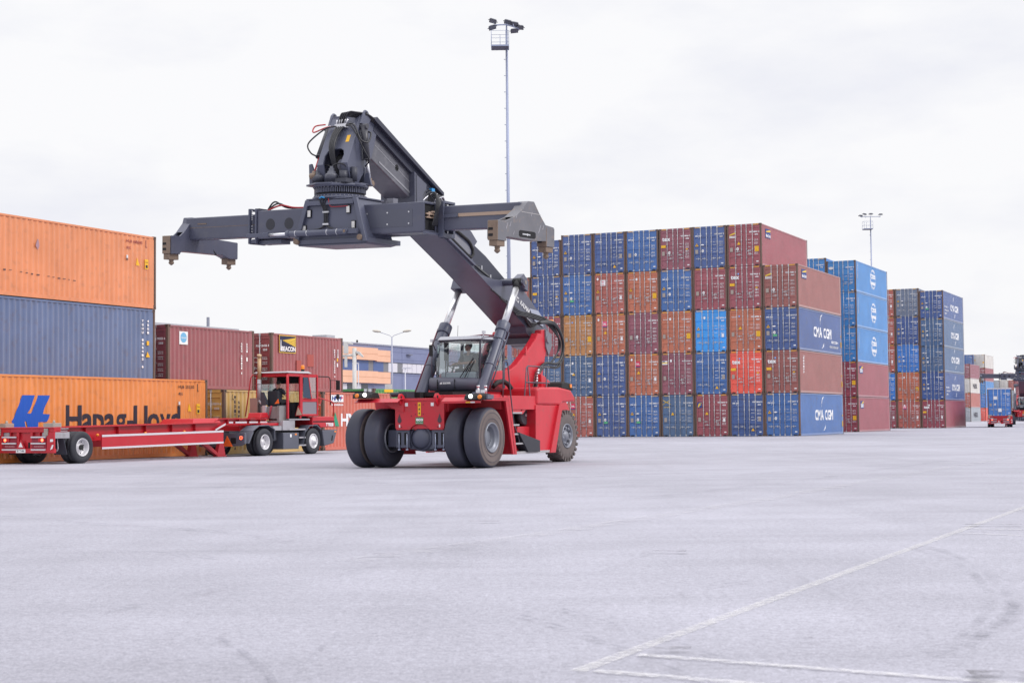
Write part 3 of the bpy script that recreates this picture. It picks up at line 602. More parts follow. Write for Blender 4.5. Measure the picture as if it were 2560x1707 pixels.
b = MB(); b.box((X, .65, 2.14), (X + .003, 1.68, 2.45), 0); text(b, 'HMM', frame((X + .005, .70, 2.2), (0, 1, 0), (0, 0, 1)), .26, .74, m=1, slant=.2, bold=.03); b.prism([(1.47, 2.26), (1.63, 2.30), (1.61, 2.38), (1.47, 2.36)], X + .003, X + .006, 'x', 2)
text(b, 'www.hmm21.com', frame((X, .66, 1.98), (0, 1, 0), (0, 0, 1)), .12, 1.0, m=0, bold=.01); b.build('company_sign', [white, navyl, crimson], o)
b = MB(); text(b, 'HYUNDAI', frame((X, 1.50, 1.06), (0, 1, 0), (0, 0, 1)), .74, 4.1, bold=.06); conform(b, 6.058).build('company_lettering', white, o)
b = MB(); b.prism([(.78, 1.08), (1.32, 1.06), (.98, 1.70)], X, X + .003, 'x', 0); b.prism([(.64, 1.18), (.74, 1.08), (.92, 1.66), (.86, 1.68)], X, X + .003, 'x', 1); b.build('company_logo', [mat('logo green', (.02, .28, .15), .5), orangey], o)
for v in (51.76, 59.2): L1c('brick', v, 0, 6.058, 2.591, doors=False, label='brick brown container hidden %s' % ('behind the sand yellow one' if v < 55 else 'behind the coral red one'))
o = L1c('leaf', 68.2, 0, 12.192, 2.896, style=1, logo=None, doors=False, label='green container with yellow stripes behind the coral red one')
b = MB()
for y in (1.0, 4.6, 8.2): b = MB(); b.box((X, y, 2.72), (X + .003, y + .9, 2.86)); b.build('yellow_stripe', yellow, o)
# far blocks at the right edge
def far(c, px, d, z, H=2.896, Ln=12.192, w=2.438, doors=True, lab='', logo=None, st=0, ex='m'):
    x = (px - 1280) / 3965.7 * d
    return container(c, Vector((x, d, z)) - WW * w, H, Ln, style=st, logo=logo, extra=ex, doors=doors, label=lab, group='containers in the far right stacks')
k = 0; NM = ['lowest', 'second', 'third', 'fourth', 'topmost']
for i, c in enumerate(['grey', 'brick', 'white', 'plum']):
    o = far(c, 2424.5, 318, i*HC, lab='%s container seen side on, %s of the far stack left of the truck' % (dict(grey='pale grey', brick='brick brown', white='off white', plum='pink maroon')[c], NM[i]))
    if c in ('grey', 'white'): b = MB(); text(b, 'MAERSK', frame((X, 3.2, .9), (0, 1, 0), (0, 0, 1)), 1.3, 5.2, bold=.1); conform(b, 12.192).build('company_lettering', darktxt, o)
far('blue', 2432.5, 345, 4*HC, lab='blue container on the far stack left of the off white topmost one', logo='cma')
for i, c in enumerate(['red', 'royal', 'cyan', 'maroon', 'white']):
    o = far(c, 2462, 345, i*HC, lab='%s container, %s of the far stack behind the truck' % (dict(red='red', royal='royal blue', cyan='bright blue', maroon='dark maroon', white='off white')[c], NM[i]), logo='tex' if c == 'maroon' else None, st=1 if c == 'maroon' else 0, ex='yYm' if c in ('maroon', 'white') else 'm')
    far(c if c != 'red' else 'brick', 2434, 345.5, i*HC, doors=False, lab='%s container hidden inside the far stack, %s' % (CNAME.get(c, c), NM[i])) if i < 4 else None
for j, (cols, px) in enumerate(((['grey', 'white', 'grey', 'grey'], 2497), (['white', 'grey', 'white', 'white'], 2519), (['brick', 'grey', 'grey', 'brick'], 2533.5), (['plum', 'brick', 'maroon', 'maroon'], 2549), (['maroon', 'brick', 'plum', 'brick'], 2564), (['brick', 'maroon', 'brick', 'plum'], 2579))):
    for i, c in enumerate(cols):
        o = far(c, px, 470, i*HC + (.4 if i else 0)*0, lab='%s container, %s tier of the most distant stack, %s column from its left' % (dict(grey='pale grey', white='off white', brick='brick brown', plum='plum', maroon='maroon')[c], TIER[i] if i < 3 else 'top', ORD[j+1]))
# ------------------------------------------------------------------ reach stacker (local X across, Y to its rear, Z up)
mred = mat('machine red paint', (.49, .013, .028), .36, var=.4, dirt=.28, dirtc=(.20, .075, .07), streak=.28, dscale=1.6); mgrey = mat('charcoal machine paint', (.066, .072, .112), .38, var=.5, dirt=.22, dirtc=(.11, .105, .12), streak=.2)
mboom = mat('boom charcoal paint', (.064, .068, .104), .34, var=.6, dirt=.25, dirtc=(.12, .115, .13), streak=.3); worng = mat('scuffed grey steel', (.115, .114, .130), .5, var=.6, dirt=.6, dirtc=(.24, .18, .15), dscale=2.5)
rusty = mat('rusty brown steel', (.165, .115, .085), .65, var=.6, dirt=.6, dirtc=(.08, .05, .035), dscale=3); chrome = mat('polished piston steel', (.78, .78, .81), .30, .85)
tyre = mat('slick tyre rubber', (.030, .032, .054), .62, var=.9, dirt=.45, dirtc=(.065, .06, .065), dscale=1.4); sidew = mat('dusty tyre sidewall', (.135, .108, .104), .85, var=.5, dirt=.35, dirtc=(.09, .075, .075), dscale=3)
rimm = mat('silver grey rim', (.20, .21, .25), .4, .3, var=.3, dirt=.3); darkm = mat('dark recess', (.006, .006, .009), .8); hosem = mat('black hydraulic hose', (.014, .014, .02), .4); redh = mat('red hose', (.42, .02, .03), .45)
silver = mat('silver fitting', (.62, .62, .66), .3, .7); ambl = mat('amber lens', (.85, .24, .02), .3); lamp = mat('lit lamp', (1, 1, 1), .3, emit=((1, .97, .9), 4)); glz = glass('cab glass', (.93, .98, .98), .94); brown_ = mat('tan hose guard', (.36, .26, .20), .6)
lug = mat('dusty lug tyre rubber', (.120, .100, .098), .85, var=.4, dirt=.4, dirtc=(.05, .045, .05), dscale=3); stepm = mat('grating step steel', (.42, .41, .43), .5, .4)
TH = .4652; RS0 = (-2.3955, 43.08, 0)
rs = empty('reach_stacker', RS0, -TH)
tag(rs, 'red reach stacker with raised charcoal boom and empty spreader in the centre of the yard', 'reach stacker', 'reach stackers in the yard')
def drive_wheel(x0, x1, face):
    R_ = .805; b = MB(); c = (0, 0, R_); wd = x1 - x0
    prof = [(x0 + .03, .40), (x0 + .012, .46), (x0, .62), (x0 + .012, .745), (x0 + .055, .795), (x0 + .11, R_), (x1 - .11, R_), (x1 - .055, .795), (x1 - .012, .745), (x1, .62), (x1 - .012, .46), (x1 - .03, .40)]
    b.lathe(prof, c, 'x', 64, 0, [1, 1, 1, 0, 0, 0, 0, 0, 1, 1, 1])
    for rr in (.50, .66): b.lathe([(x1 + .001, rr - .006), (x1 + .006, rr), (x1 + .001, rr + .006)], c, 'x', 48, 0); b.lathe([(x0 - .001, rr - .006), (x0 - .006, rr), (x0 - .001, rr + .006)], c, 'x', 48, 0)
    o = b.build('drive_wheel', [tyre, sidew if face else tyre], rs)
    b = MB(); s = 1 if face >= 0 else -1; xe = x1 if s > 0 else x0; q_ = lambda t: xe - s*t
    b.lathe([(q_(.03), .405), (q_(-.005), .40), (q_(-.008), .375), (q_(.02), .355), (q_(.06), .345), (q_(.07), .30), (q_(.10), .29), (q_(.22), .275), (q_(.23), .20)], c, 'x', 48)
    b.lathe([(q_(.20), .275), (q_(.205), .21), (q_(.16), .195), (q_(.14), .12), (q_(.135), 0.001)], c, 'x', 48)
    b.lathe([(x0 + .03, .40), (x1 - .03, .40)], c, 'x', 32)
    for i in range(20):
        a = 2*pi*i/20; y, z = .245*cos(a), .245*sin(a) + R_; b.cyl((q_(.215), y, z), (q_(.17), y, z), .017, n=6)
    b.build('rim', rimm, o); return o
for x0, x1, fc in ((1.59, 2.07, 1), (1.0, 1.48, 0), (-1.48, -1.0, 0), (-2.07, -1.59, -1)): drive_wheel(x0, x1, fc)
def steer_wheel(xs):
    R_ = .775; b = MB(); c = (xs, 6.0, R_); h = .22
    b.lathe([(-h + .02, .36), (-h, .42), (-h - .01, .6), (-h + .03, .735), (-h + .08, .758), (h - .08, .758), (h - .03, .735), (h + .01, .6), (h, .42), (h - .02, .36)], c, 'x', 56)
    for i in range(26):
        for sd in (0, 1):
            a = 2*pi*(i + .5*sd)/26; M = Matrix.Translation(c) @ Matrix.Rotation(a, 4, 'X'); x0, x1 = ((-h - .015, .02) if sd else (-.02, h + .015))
            b.hexa([M @ Vector(p) for p in [(x0, -.052, .72), (x1, -.045, .72), (x1, .045, .72), (x0, .052, .72), (x0, -.045, .775), (x1, -.038, .775), (x1, .038, .775), (x0, .045, .775)]])
            xo = -h - .012 if sd else h + .012; xi = -h + .05 if sd else h - .05
            b.hexa([M @ Vector(p) for p in [(xi, -.04, .66), (xo, -.034, .66), (xo, .034, .66), (xi, .04, .66), (xi, -.045, .757), (xo, -.04, .752), (xo, .04, .752), (xi, .045, .757)]])
    o = b.build('steer_wheel', [lug], rs); b = MB(); s = 1 if xs > 0 else -1
    b.lathe([(s*.20, .37), (s*.235, .365), (s*.225, .33), (s*.15, .31), (s*.10, .29), (s*.09, .22), (s*.16, .20), (s*.17, .14), (s*.21, .12), (s*.215, .001)], c, 'x', 40)
    for i in range(8):
        a = 2*pi*i/8 + .2; y, z = c[1] + .245*cos(a), c[2] + .245*sin(a); b.cyl((xs + s*.10, y, z), (xs + s*.215, y, z), .045, .04, n=8)
    b.lathe([(-.2, .37), (.2, .37)], c, 'x', 28); b.build('rim', rimm, o)
for x in (1.28, -1.28): steer_wheel(x)
# front panel with the arch over the differential
XC = .11
b = MB(); pl = [(-.76, 1.86), (.76, 1.86), (.76, 1.09), (.72, 1.02), (.37, 1.02)] + [(.32*cos(a), .96 + .22*sin(a)) for a in [pi*i/10 for i in range(1, 10)]] + [(-.37, 1.02), (-.72, 1.02), (-.76, 1.09)]
b.prism([(x + XC, z) for x, z in pl], -.46, -.40, 'y')
b.box((XC - .74, -.40, 1.05), (XC + .74, .7, 1.80)); b.box((XC - .76, -.48, 1.80), (XC + .76, -.30, 1.87)); b.box((XC - .70, -.475, 1.03), (XC - .36, -.455, 1.07)); b.box((XC + .36, -.475, 1.03), (XC + .70, -.455, 1.07))
fp = b.build('front_panel', mred, rs, .012)
for x in (XC - .56, XC + .56):
    b = MB(); b.prism([(-.52, 1.70), (-.60, 1.78), (-.62, 1.90), (-.56, 1.99), (-.46, 2.0), (-.36, 1.94), (-.30, 1.86), (-.40, 1.6)], x - .03, x + .03, 'x'); b.cyl((x - .036, -.51, 1.90), (x + .036, -.51, 1.90), .042, n=16, m=1); b.build('lifting_eye', [mred, darkm], fp, .006)
def fl(name, x0, x1, z0, z1, m, y=-.462, par=None):
    b = MB(); b.box((x0, y - .004, z0), (x1, y, z1)); return b.build(name, m, par or fp)
wl = fl('warning_label', XC - .045, XC + .045, 1.40, 1.76, yellow)
for i in range(3): b = MB(); b.prism([(XC - .02, 1.445 + .11*i), (XC + .02, 1.445 + .11*i), (XC + .012, 1.50 + .11*i), (XC - .015, 1.49 + .11*i)], -.470, -.467, 'y'); b.build('pictogram', darktxt, fp)
b = MB(); b.box((XC - .12, -.466, 1.18), (XC + .12, -.462, 1.36), 0); text(b, 'eco', frame((XC - .10, -.468, 1.26), (1, 0, 0), (0, 0, 1)), .12, .20, m=1, bold=.012); text(b, 'efficient', frame((XC - .10, -.468, 1.20), (1, 0, 0), (0, 0, 1)), .04, .20, m=1); b.build('eco_sticker', [mat('eco green', (.07, .22, .10), .5), white], fp)
for x in (-.40, .40): fl('reflector', XC + x - .045, XC + x + .045, 1.66, 1.75, white)
for s in (-1, 1):
    b = MB(); c = XC + s*.62; pts = [(c + .065*sin(a)*(1 if cos(a) > 0 else 1), 1.28 - .075*cos(a)) for a in [2*pi*i/20 for i in range(20)] if cos(a) > -.4] ; b.prism(sorted(pts, key=lambda p: math.atan2(p[1] - 1.28, p[0] - c)) , -.466, -.462, 'y'); b.prism([(c - .06, 1.30), (c + .06, 1.30), (c, 1.46)], -.4665, -.4625, 'y'); b.build('drain_cover', mat('dark red grey', (.07, .035, .05), .5), fp)
    fl('reflector', XC + s*.62 - .02, XC + s*.62 + .02, 1.09, 1.17, white)
b = MB()
for x, z in [(-.12, 1.70), (.12, 1.70), (-.12, 1.44), (.12, 1.44), (-.25, 1.40), (.18, 1.12), (-.18, 1.12), (-.56, 1.10), (.56, 1.10)]: b.cyl((XC + x, -.472, z), (XC + x, -.46, z), .014, n=8)
b.build('panel_bolts', mat('dark bolt', (.10, .02, .03), .5), fp)
# drive axle
b = MB(); b.box((-1.02, -.22, .56), (1.12, .28, 1.02)); 
for x0, x1 in ((-.66, -.24), (.46, .88)):
    b.box((x0, -.40, .54), (x1, -.22, 1.04))
b.prism([(-.30, .50), (.52, .50), (.52, 1.0), (-.30, 1.0)], -.30, -.22, 'y'); b.prism([(-.24, .54), (.1, .44), (.46, .54)], -.3, .28, 'y')
ax = b.build('drive_axle', mgrey, rs, .015)
b = MB()
for x in (-.60, -.40, .54, .74): b.box((x, -.408, .62), (x + .10, -.395, .95))
b.build('axle_slot', darkm, ax)
for x in (-.55, -.30, .58, .83): b = MB(); b.cyl((x, -.425, .50), (x, -.425, .92), .018, n=10); b.box((x - .03, -.44, .48), (x + .03, -.40, .51)); b.build('axle_bolt', mat('pale bolt steel', (.42, .46, .60), .35, .4), ax)
b = MB(); b.ball((.09, -.28, .80), .30, .17, .30, 24); b.lathe([(-.32, .35), (-.36, .34), (-.38, .30)], (.09, 0, .80), 'y', 32); b.build('differential', mgrey, ax)
b = MB(); b.cyl((-1.3, 0, .805), (1.3, 0, .805), .20, n=20); b.build('axle_shaft', mgrey, ax)
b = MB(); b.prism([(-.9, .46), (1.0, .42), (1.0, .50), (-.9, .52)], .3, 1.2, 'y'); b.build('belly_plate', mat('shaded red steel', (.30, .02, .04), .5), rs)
# fenders
def fender(s):
    x0, x1 = (.98, 2.16) if s > 0 else (-1.72, -.36)
    b = MB(); b.hexa([(x0, -.82, 1.76), (x1, -.82, 1.76), (x1, -.62, 1.86), (x0, -.62, 1.86), (x0, -.82, 1.775), (x1, -.82, 1.775), (x1, -.62, 1.878), (x0, -.62, 1.878)])
    b.box((x0, -.62, 1.84), (x1, .86, 1.876)); b.box((x0, -.82, 1.715), (x1, -.80, 1.76)) if s > 0 else None
    if s > 0:
        b.hexa([(1.0, .84, 1.84), (2.12, .84, 1.84), (2.12, 1.20, .33), (1.0, 1.20, .33), (1.0, .88, 1.876), (2.12, .88, 1.876), (2.12, 1.26, .33), (1.0, 1.26, .33)])
        b.hexa([(2.06, .70, 1.80), (2.12, .70, 1.80), (2.12, 1.12, .33), (2.06, 1.12, .33), (2.06, .98, 1.876), (2.12, .98, 1.876), (2.12, 1.36, .33), (2.06, 1.36, .33)])
        b.box((2.10, -.62, 1.78), (2.14, .8, 1.85))
    else:
        b.hexa([(-.75, -.5, 1.62), (-.36, -.5, 1.50), (-.36, -.42, 1.50), (-.75, -.42, 1.62), (-1.1, -.5, 1.84), (-.36, -.5, 1.84), (-.36, -.42, 1.84), (-1.1, -.42, 1.84)])
        b.hexa([(-2.1, .84, 1.84), (-1.0, .84, 1.84), (-1.0, 1.20, .33), (-2.1, 1.20, .33), (-2.1, .88, 1.876), (-1.0, .88, 1.876), (-1.0, 1.26, .33), (-2.1, 1.26, .33)])
    return b.build('fender', mred, rs, .008)
fr = fender(1); fender(-1)
b = MB(); b.box((1.72, -.806, 1.720), (1.86, -.824, 1.756), 0); b.box((1.86, -.806, 1.720), (1.99, -.824, 1.756), 1); b.build('marker_tape', [yellow, white], fr)
def headlight(xc, z, s):
    b = MB(); 
    b.prism([(-.92, z), (-.90, z + .10), (-.80, z + .16), (-.55, z + .15), (-.45, z)], xc - .30, xc + .30, 'x'); h = b.build('headlight', black, rs, .015)
    b = MB(); b.lathe([(-.955, .001), (-.955, .045), (-.92, .055)], (xc - s*.10, 0, z + .092), 'y', 24); b.build('lamp', lamp, h)
    b = MB(); b.lathe([(-.93, .001), (-.93, .055), (-.90, .062)], (xc + s*.16, 0, z + .072), 'y', 24); b.build('turn_signal', ambl, h)
    b = MB(); b.box((xc + s*.29 - .03, -.84, z + .02), (xc + s*.29 + .07, -.5, z + .13)); b.build('side_lamp', mat('lamp housing grey', (.10, .10, .14), .4), h)
    b = MB(); 
    for dx in (-.04, .10): b.box((xc + dx, -.74, z + .18), (xc + dx + .09, -.68, z + .26)); b.cyl((xc + dx + .045, -.7, z + .1), (xc + dx + .045, -.7, z + .2), .012, n=6)
    b.build('work_light', silver, h)
headlight(2.02, 1.80, 1); headlight(-1.42, 1.885, -1)
# deck, cab base, side steps
b = MB(); b.box((-.98, .75, 1.55), (1.95, 3.3, 1.93)); b.box((.30, .10, 1.86), (1.95, .75, 1.96)); b.box((-.70, -.28, 1.5), (.9, .8, 1.86)); b.box((-.8, 3.3, .62), (.8, 7.2, 1.6)); b.box((-.55, .7, .5), (.75, 6.4, .9))
b.build('chassis', mred, rs, .01)
b = MB(); b.box((-.70, .4, 1.93), (.66, 1.6, 2.05)); b.box((-.95, .2, 1.87), (-.25, .5, 2.05)); b.build('cab_mount', darkm, rs)
b = MB(); b.cyl((-.9, -.2, 1.98), (-.55, -.2, 1.99), .07, n=12); b.box((-.62, -.32, 1.88), (-.36, .1, 2.06)); b.build('valve_block', mat('dark valve grey', (.035, .037, .055), .5), rs, .01)
# rear body and hood
def side(poly, x0, x1, nm, m=mred, bev=.02):
    b = MB(); b.prism(poly, x0, x1, 'x'); return b.build(nm, m, rs, bev)
hood = side([(2.9, 1.69), (2.9, 2.15), (3.2, 2.19), (4.44, 2.20), (5.20, 2.13), (5.42, 1.98), (5.53, 1.79), (4.62, 1.76), (4.48, 1.68)], .85, 2.0, 'hood', bev=.06)
side([(2.9, 1.69), (2.9, 2.19), (4.44, 2.20), (5.20, 2.13), (5.53, 1.79), (4.62, 1.76), (4.48, 1.68)], -2.0, -.85, 'hood', bev=.06)
side([(4.6, 2.18), (4.55, 2.60), (4.75, 2.56), (5.6, 2.22), (5.6, 2.18)], 1.22, 1.34, 'hood_fin')
for s in (-1, 1):
    x = (1.2, 1.98) if s > 0 else (-1.98, -1.2)
    sk = side([(2.85, 1.68), (4.42, 1.68), (3.72, .34), (2.82, .40)], x[0], x[1], 'side_skirt', bev=.01)
    b = MB(); xa, xb = (1.94, 2.06) if s > 0 else (-2.06, -1.94)
    b.prism([(4.26, 1.68), (4.50, 1.68), (3.98, .32), (3.64, .32)], xa, xb, 'x'); b.build('skirt_flange', mred, sk, .01)
b = MB(); b.prism([(5.0, .62), (5.0, 1.75), (5.4, 2.0), (7.0, 1.9), (7.35, 1.5), (7.3, .62)], -1.0, 1.0, 'x'); b.build('counterweight', mred, rs, .05)
b = MB(); b.prism([(4.68, 2.16), (4.74, 2.33), (4.85, 2.37), (5.3, 2.33), (5.5, 2.12)], 1.45, 1.95, 'x'); tl = b.build('rear_light_box', black, rs, .03)
b = MB(); b.box((1.96, 5.2, 2.2), (1.98, 5.32, 2.30)); b.build('turn_signal', ambl, tl)
# mast plates carrying the boom pivot
MP = [(2.0, 1.85), (2.05, 2.45), (2.3, 2.60), (2.7, 2.66), (3.55, 2.72), (4.0, 2.88), (4.3, 3.06), (4.9, 3.42), (5.3, 3.70), (5.42, 3.86), (5.62, 3.84), (5.68, 3.96), (5.95, 4.0), (6.20, 3.84), (6.10, 3.55), (5.95, 3.28), (5.45, 1.72), (5.0, 1.5), (2.2, 1.5)]
mk = []
for s in (-1, 1):
    x = (.60, .84) if s > 0 else (-.84, -.60); m_ = side(MP, x[0], x[1], 'boom_tower', bev=.03); mk.append(m_)
    b = MB(); xo = .84 if s > 0 else -.84; b.prism([(5.85, 3.98), (6.28, 3.86), (6.25, 3.45), (6.05, 3.2), (5.88, 3.45)], xo - .01, xo + .05, 'x'); b.cyl((xo, 5.98, 3.68), (xo + s*.09, 5.98, 3.68), .11, n=16); b.build('pivot_plate', mat('pivot grey', (.16, .16, .19), .5, var=.4), m_, .01)
b = MB(); b.tube([(1.15, 3.04, 1.9), (1.15, 3.0, 2.13), (1.15, 2.78, 2.28), (1.15, 2.46, 2.36), (1.15, 2.13, 2.32), (1.12, 1.9, 2.2)], .07, 10); b.build('hose_guard', black, mk[1])
b = MB(); b.box((.845, 4.5, 3.18), (.87, 4.58, 3.42)); b.build('tower_bracket', mred, mk[1])
def hose(pts, r=.022, m=hosem, par=None, nm='hose', seg=6):
    P_ = [Vector(p) for p in pts]; o = []
    for i in range(len(P_)-1):
        p0, p1, p2, p3 = P_[max(i-1, 0)], P_[i], P_[i+1], P_[min(i+2, len(P_)-1)]
        for k in range(seg):
            t = k/seg; o.append(.5*((2*p1) + (p2-p0)*t + (2*p0-5*p1+4*p2-p3)*t*t + (3*p1-p0-3*p2+p3)*t**3))
    o.append(P_[-1]); b = MB(); b.tube(o, r, 7); return b.build(nm, m, par or rs)
for k in range(2): hose([(.9 + .05*k, 5.3, 4.15), (.96, 6.3, 4.2 - .05*k), (.98, 6.9, 3.6), (.96, 6.6, 3.0 - .1*k), (.92, 5.7, 2.95 - .1*k), (.90 + .04*k, 5.2, 2.6), (.90 + .04*k, 4.9 - .05*k, 1.75)], .045, par=mk[1])
for k in range(4): hose([(.52 + .03*k, 3.0 + .5*k, 5.02 - .22*k), (.58, 4.5, 4.52 - .05*k), (.72 + .03*k, 5.4, 4.42 - .05*k), (.84, 6.2, 4.25 - .05*k), (.93 + .02*k, 6.65, 3.8 - .05*k), (.92, 6.6, 3.3), (.9, 6.1, 2.95)], .026, par=mk[1])
b = MB()
for k in range(5): b.cyl((.93, 5.16 - .03*k, 2.70 - .08*k), (.95, 5.22 - .03*k, 2.76 - .08*k), .04, n=8)
b.build('hose_coupling', silver, mk[1])
b = MB(); b.cyl((.86, 6.30, 4.18), (.86, 6.30, 4.30), .07, n=14); b.build('warning_beacon', ambl, mk[1])
# side platform: ladder, rails, tool trough, fan
b = MB(); b.box((1.2, 1.25, .33), (2.02, 3.7, .40)); sp = b.build('step_board', stepm, rs)
for z, y0, y1 in ((.62, 1.36, 2.0), (.88, 1.30, 1.75), (1.13, 1.24, 1.66), (1.46, 1.26, 1.84)): b = MB(); b.box((1.70, y0, z - .025), (2.05, y1, z + .02)); b.build('step', stepm, sp)
side([(1.35, .40), (1.45, .62), (1.9, .60), (2.2, .40)], 1.75, 1.80, 'step_gusset'); side([(1.9, .40), (2.1, 1.08), (3.75, 1.08), (3.5, .40)], 1.55, 1.78, 'tank_panel'); side([(1.2, 1.5), (1.2, 1.93), (2.0, 1.93), (2.05, 1.5), (2.25, 1.62), (2.4, 1.9), (3.38, 1.9), (3.35, 1.70), (2.5, 1.62), (2.15, 1.42)], 1.78, 1.92, 'platform_edge')
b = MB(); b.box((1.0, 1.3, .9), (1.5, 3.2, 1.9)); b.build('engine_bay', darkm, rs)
b = MB(); b.hexa([(1.62, 1.55, .92), (2.04, 1.55, .92), (2.04, 2.18, .36), (1.62, 2.18, .36), (1.62, 1.95, .98), (2.04, 1.95, .98), (2.04, 2.95, .36), (1.62, 2.95, .36)][:0] or [(1.62, 2.15, .37), (2.08, 2.15, .37), (2.08, 2.9, .37), (1.62, 2.9, .37), (1.62, 1.55, .93), (2.08, 1.55, .93), (2.08, 2.9, .68), (1.62, 2.9, .68)])
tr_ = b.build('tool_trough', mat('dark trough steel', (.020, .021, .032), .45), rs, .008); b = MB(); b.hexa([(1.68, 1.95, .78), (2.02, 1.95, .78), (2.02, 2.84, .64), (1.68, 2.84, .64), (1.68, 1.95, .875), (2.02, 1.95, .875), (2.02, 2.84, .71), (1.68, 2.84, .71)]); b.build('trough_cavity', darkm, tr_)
b = MB(); b.cyl((1.5, 2.75, 1.40), (1.70, 2.75, 1.40), .27, n=28); b.cyl((1.70, 2.75, 1.40), (1.73, 2.75, 1.40), .045, n=12, m=1); b.prism([(2.7, 1.14), (3.2, 1.0), (3.05, 1.3)], 1.55, 1.66, 'x'); b.build('fan', [mat('fan grey', (.055, .057, .07), .5), silver], rs)
b = MB(); b.cyl((1.6, 3.25, 1.35), (1.6, 3.25, 1.65), .09, n=14); b.box((1.55, 3.1, 1.60), (1.75, 3.4, 1.68)); b.build('filter_canister', mat('filter grey', (.30, .33, .34), .4), rs)
railm = mat('handrail steel', (.085, .075, .10), .35, .3)
def rail(pts, r=.018): b = MB(); b.tube(pts, r, 8); return b.build('handrail', railm, rs)
rail([(2.0, .78, 1.82), (2.0, .80, 2.80), (2.0, .86, 2.86), (2.0, 1.0, 2.86), (2.0, 1.08, 2.80), (2.0, 1.25, 1.92), (2.0, 1.40, 1.20), (2.0, 1.74, .70), (2.0, 1.70, .58)])
rail([(2.02, .98, 1.86), (2.02, 1.08, 1.4), (2.02, 1.25, .95), (2.02, 1.45, .72)])
rail([(1.9, 2.16, 1.47), (1.9, 2.30, 1.9), (1.9, 2.44, 2.72), (1.9, 2.52, 2.77), (1.9, 3.95, 2.77)]); rail([(1.9, 2.40, 2.31), (1.9, 3.95, 2.31)]); rail([(1.9, 3.75, 2.77), (1.9, 3.70, 1.82), (1.9, 3.6, 1.74), (1.9, 3.35, 1.73)]); rail([(1.88, 2.55, 2.77), (1.88, 2.70, 1.80), (1.88, 2.6, 1.74), (1.88, 2.32, 1.73)])
for x, y in ((1.5, .3), (1.62, .5)): b = MB(); b.cyl((x, y, 1.95), (x, y, 2.15), .03, n=10); b.cyl((x, y, 2.15), (x, y, 2.2), .045, n=10); b.build('grease_fitting', silver, rs)
# cab
CX, CY = .11, 1.66
b = MB()
def post(p0, p1, t=.05): b.hexa([(p0[0]-t/2, p0[1]-t/2, p0[2]), (p0[0]+t/2, p0[1]-t/2, p0[2]), (p0[0]+t/2, p0[1]+t/2, p0[2]), (p0[0]-t/2, p0[1]+t/2, p0[2]), (p1[0]-t/2, p1[1]-t/2, p1[2]), (p1[0]+t/2, p1[1]-t/2, p1[2]), (p1[0]+t/2, p1[1]+t/2, p1[2]), (p1[0]-t/2, p1[1]+t/2, p1[2])])
zb, zt = 2.46, 3.52; yb = 3.15
post((-.55, CY + .05, zb), (-.46, CY + .12, zt)); post((.80, CY + .02, zb - .08), (.82, CY + .08, zt)); post((-.60, yb, 2.1), (-.52, yb, zt), .08); post((.80, yb, 2.1), (.80, yb, zt), .09); post((.82, 2.35, 2.1), (.82, 2.35, zt), .05); post((-.60, 2.35, 2.1), (-.54, 2.35, zt), .04)
b.box((-.50, CY + .04, 3.48), (.86, yb + .05, 3.53)); b.box((-.6, yb - .03, 2.05), (.84, yb + .04, 2.5)); b.box((-.60, 1.7, 2.05), (.84, 3.2, 2.12)); b.box((.79, 1.7, 2.1), (.84, 3.15, 2.42)); b.box((-.62, 1.7, 2.1), (-.57, 3.15, 2.42))
cab = b.build('cab', mat('cab dark grey', (.040, .042, .062), .4, var=.3), rs, .008)
b = MB(); rp = [(-.52, CY - .02), (.88, CY - .02), (.90, yb + .05), (-.56, yb + .05)]
b.hexa([(x, y, 3.53) for x, y in rp] + [(x*.92 + .01, y + (.10 if y < 2 else -.06), 3.63) for x, y in rp]); b.build('roof', mat('cab roof silver', (.42, .43, .48), .35), cab, .02)
b = MB(); n = 9; vs = []
for k, (z, xl, xr, yo) in enumerate(((zb, -.57, .80, 0), (2.9, -.54, .805, -.03), (3.3, -.50, .815, .02), (zt, -.46, .82, .10))):
    for i in range(n): t = i/(n-1); vs.append((xl + (xr-xl)*t, CY + yo - .05*sin(pi*t), z - (.06*t if k == 0 else 0)))
b.add(vs, [(k*n+i, k*n+i+1, (k+1)*n+i+1, (k+1)*n+i) for k in range(3) for i in range(n-1)], 0, True); b.build('windshield', glz, cab)
b = MB(); b.box((.815, 1.78, 2.44), (.822, 2.32, 3.47)); b.box((.815, 2.39, 2.44), (.822, 3.1, 3.47)); b.build('side_window', glz, cab)
b = MB(); b.box((-.585, 1.78, 2.44), (-.580, 3.1, 3.47)); b.build('side_window', glz, cab); b = MB(); b.box((-.55, yb + .0, 2.55), (.78, yb + .008, 3.46)); b.build('rear_window', glz, cab)
b = MB(); n = 10; prof = [(2.10, .05), (2.14, .16), (2.30, .20), (2.42, .14), (2.48, .02)]; vs = []
for z, yo in prof:
    for i in range(n): t = i/(n-1); e = sin(pi*t)**.45; vs.append((-.76 + 1.60*t, CY - yo*(.35 + .65*e) - .05*e, z + (.02*e - .05*t if z > 2.35 else 0)))
b.add(vs, [(k*n+i, k*n+i+1, (k+1)*n+i+1, (k+1)*n+i) for k in range(4) for i in range(n-1)], 0, True); b.add([(-.76, CY - .02, 2.10), (.84, CY - .02, 2.10), (.84, CY + .2, 2.10), (-.76, CY + .2, 2.10), (-.76, CY - .02, 2.47), (.84, CY - .02, 2.40), (.84, CY + .2, 2.44), (-.76, CY + .2, 2.47)], [(0, 1, 2, 3), (4, 5, 6, 7), (1, 2, 6, 5), (0, 3, 7, 4)])
ns = b.build('nose_panel', mat('nose grey plastic', (.072, .072, .105), .45, var=.3), cab)
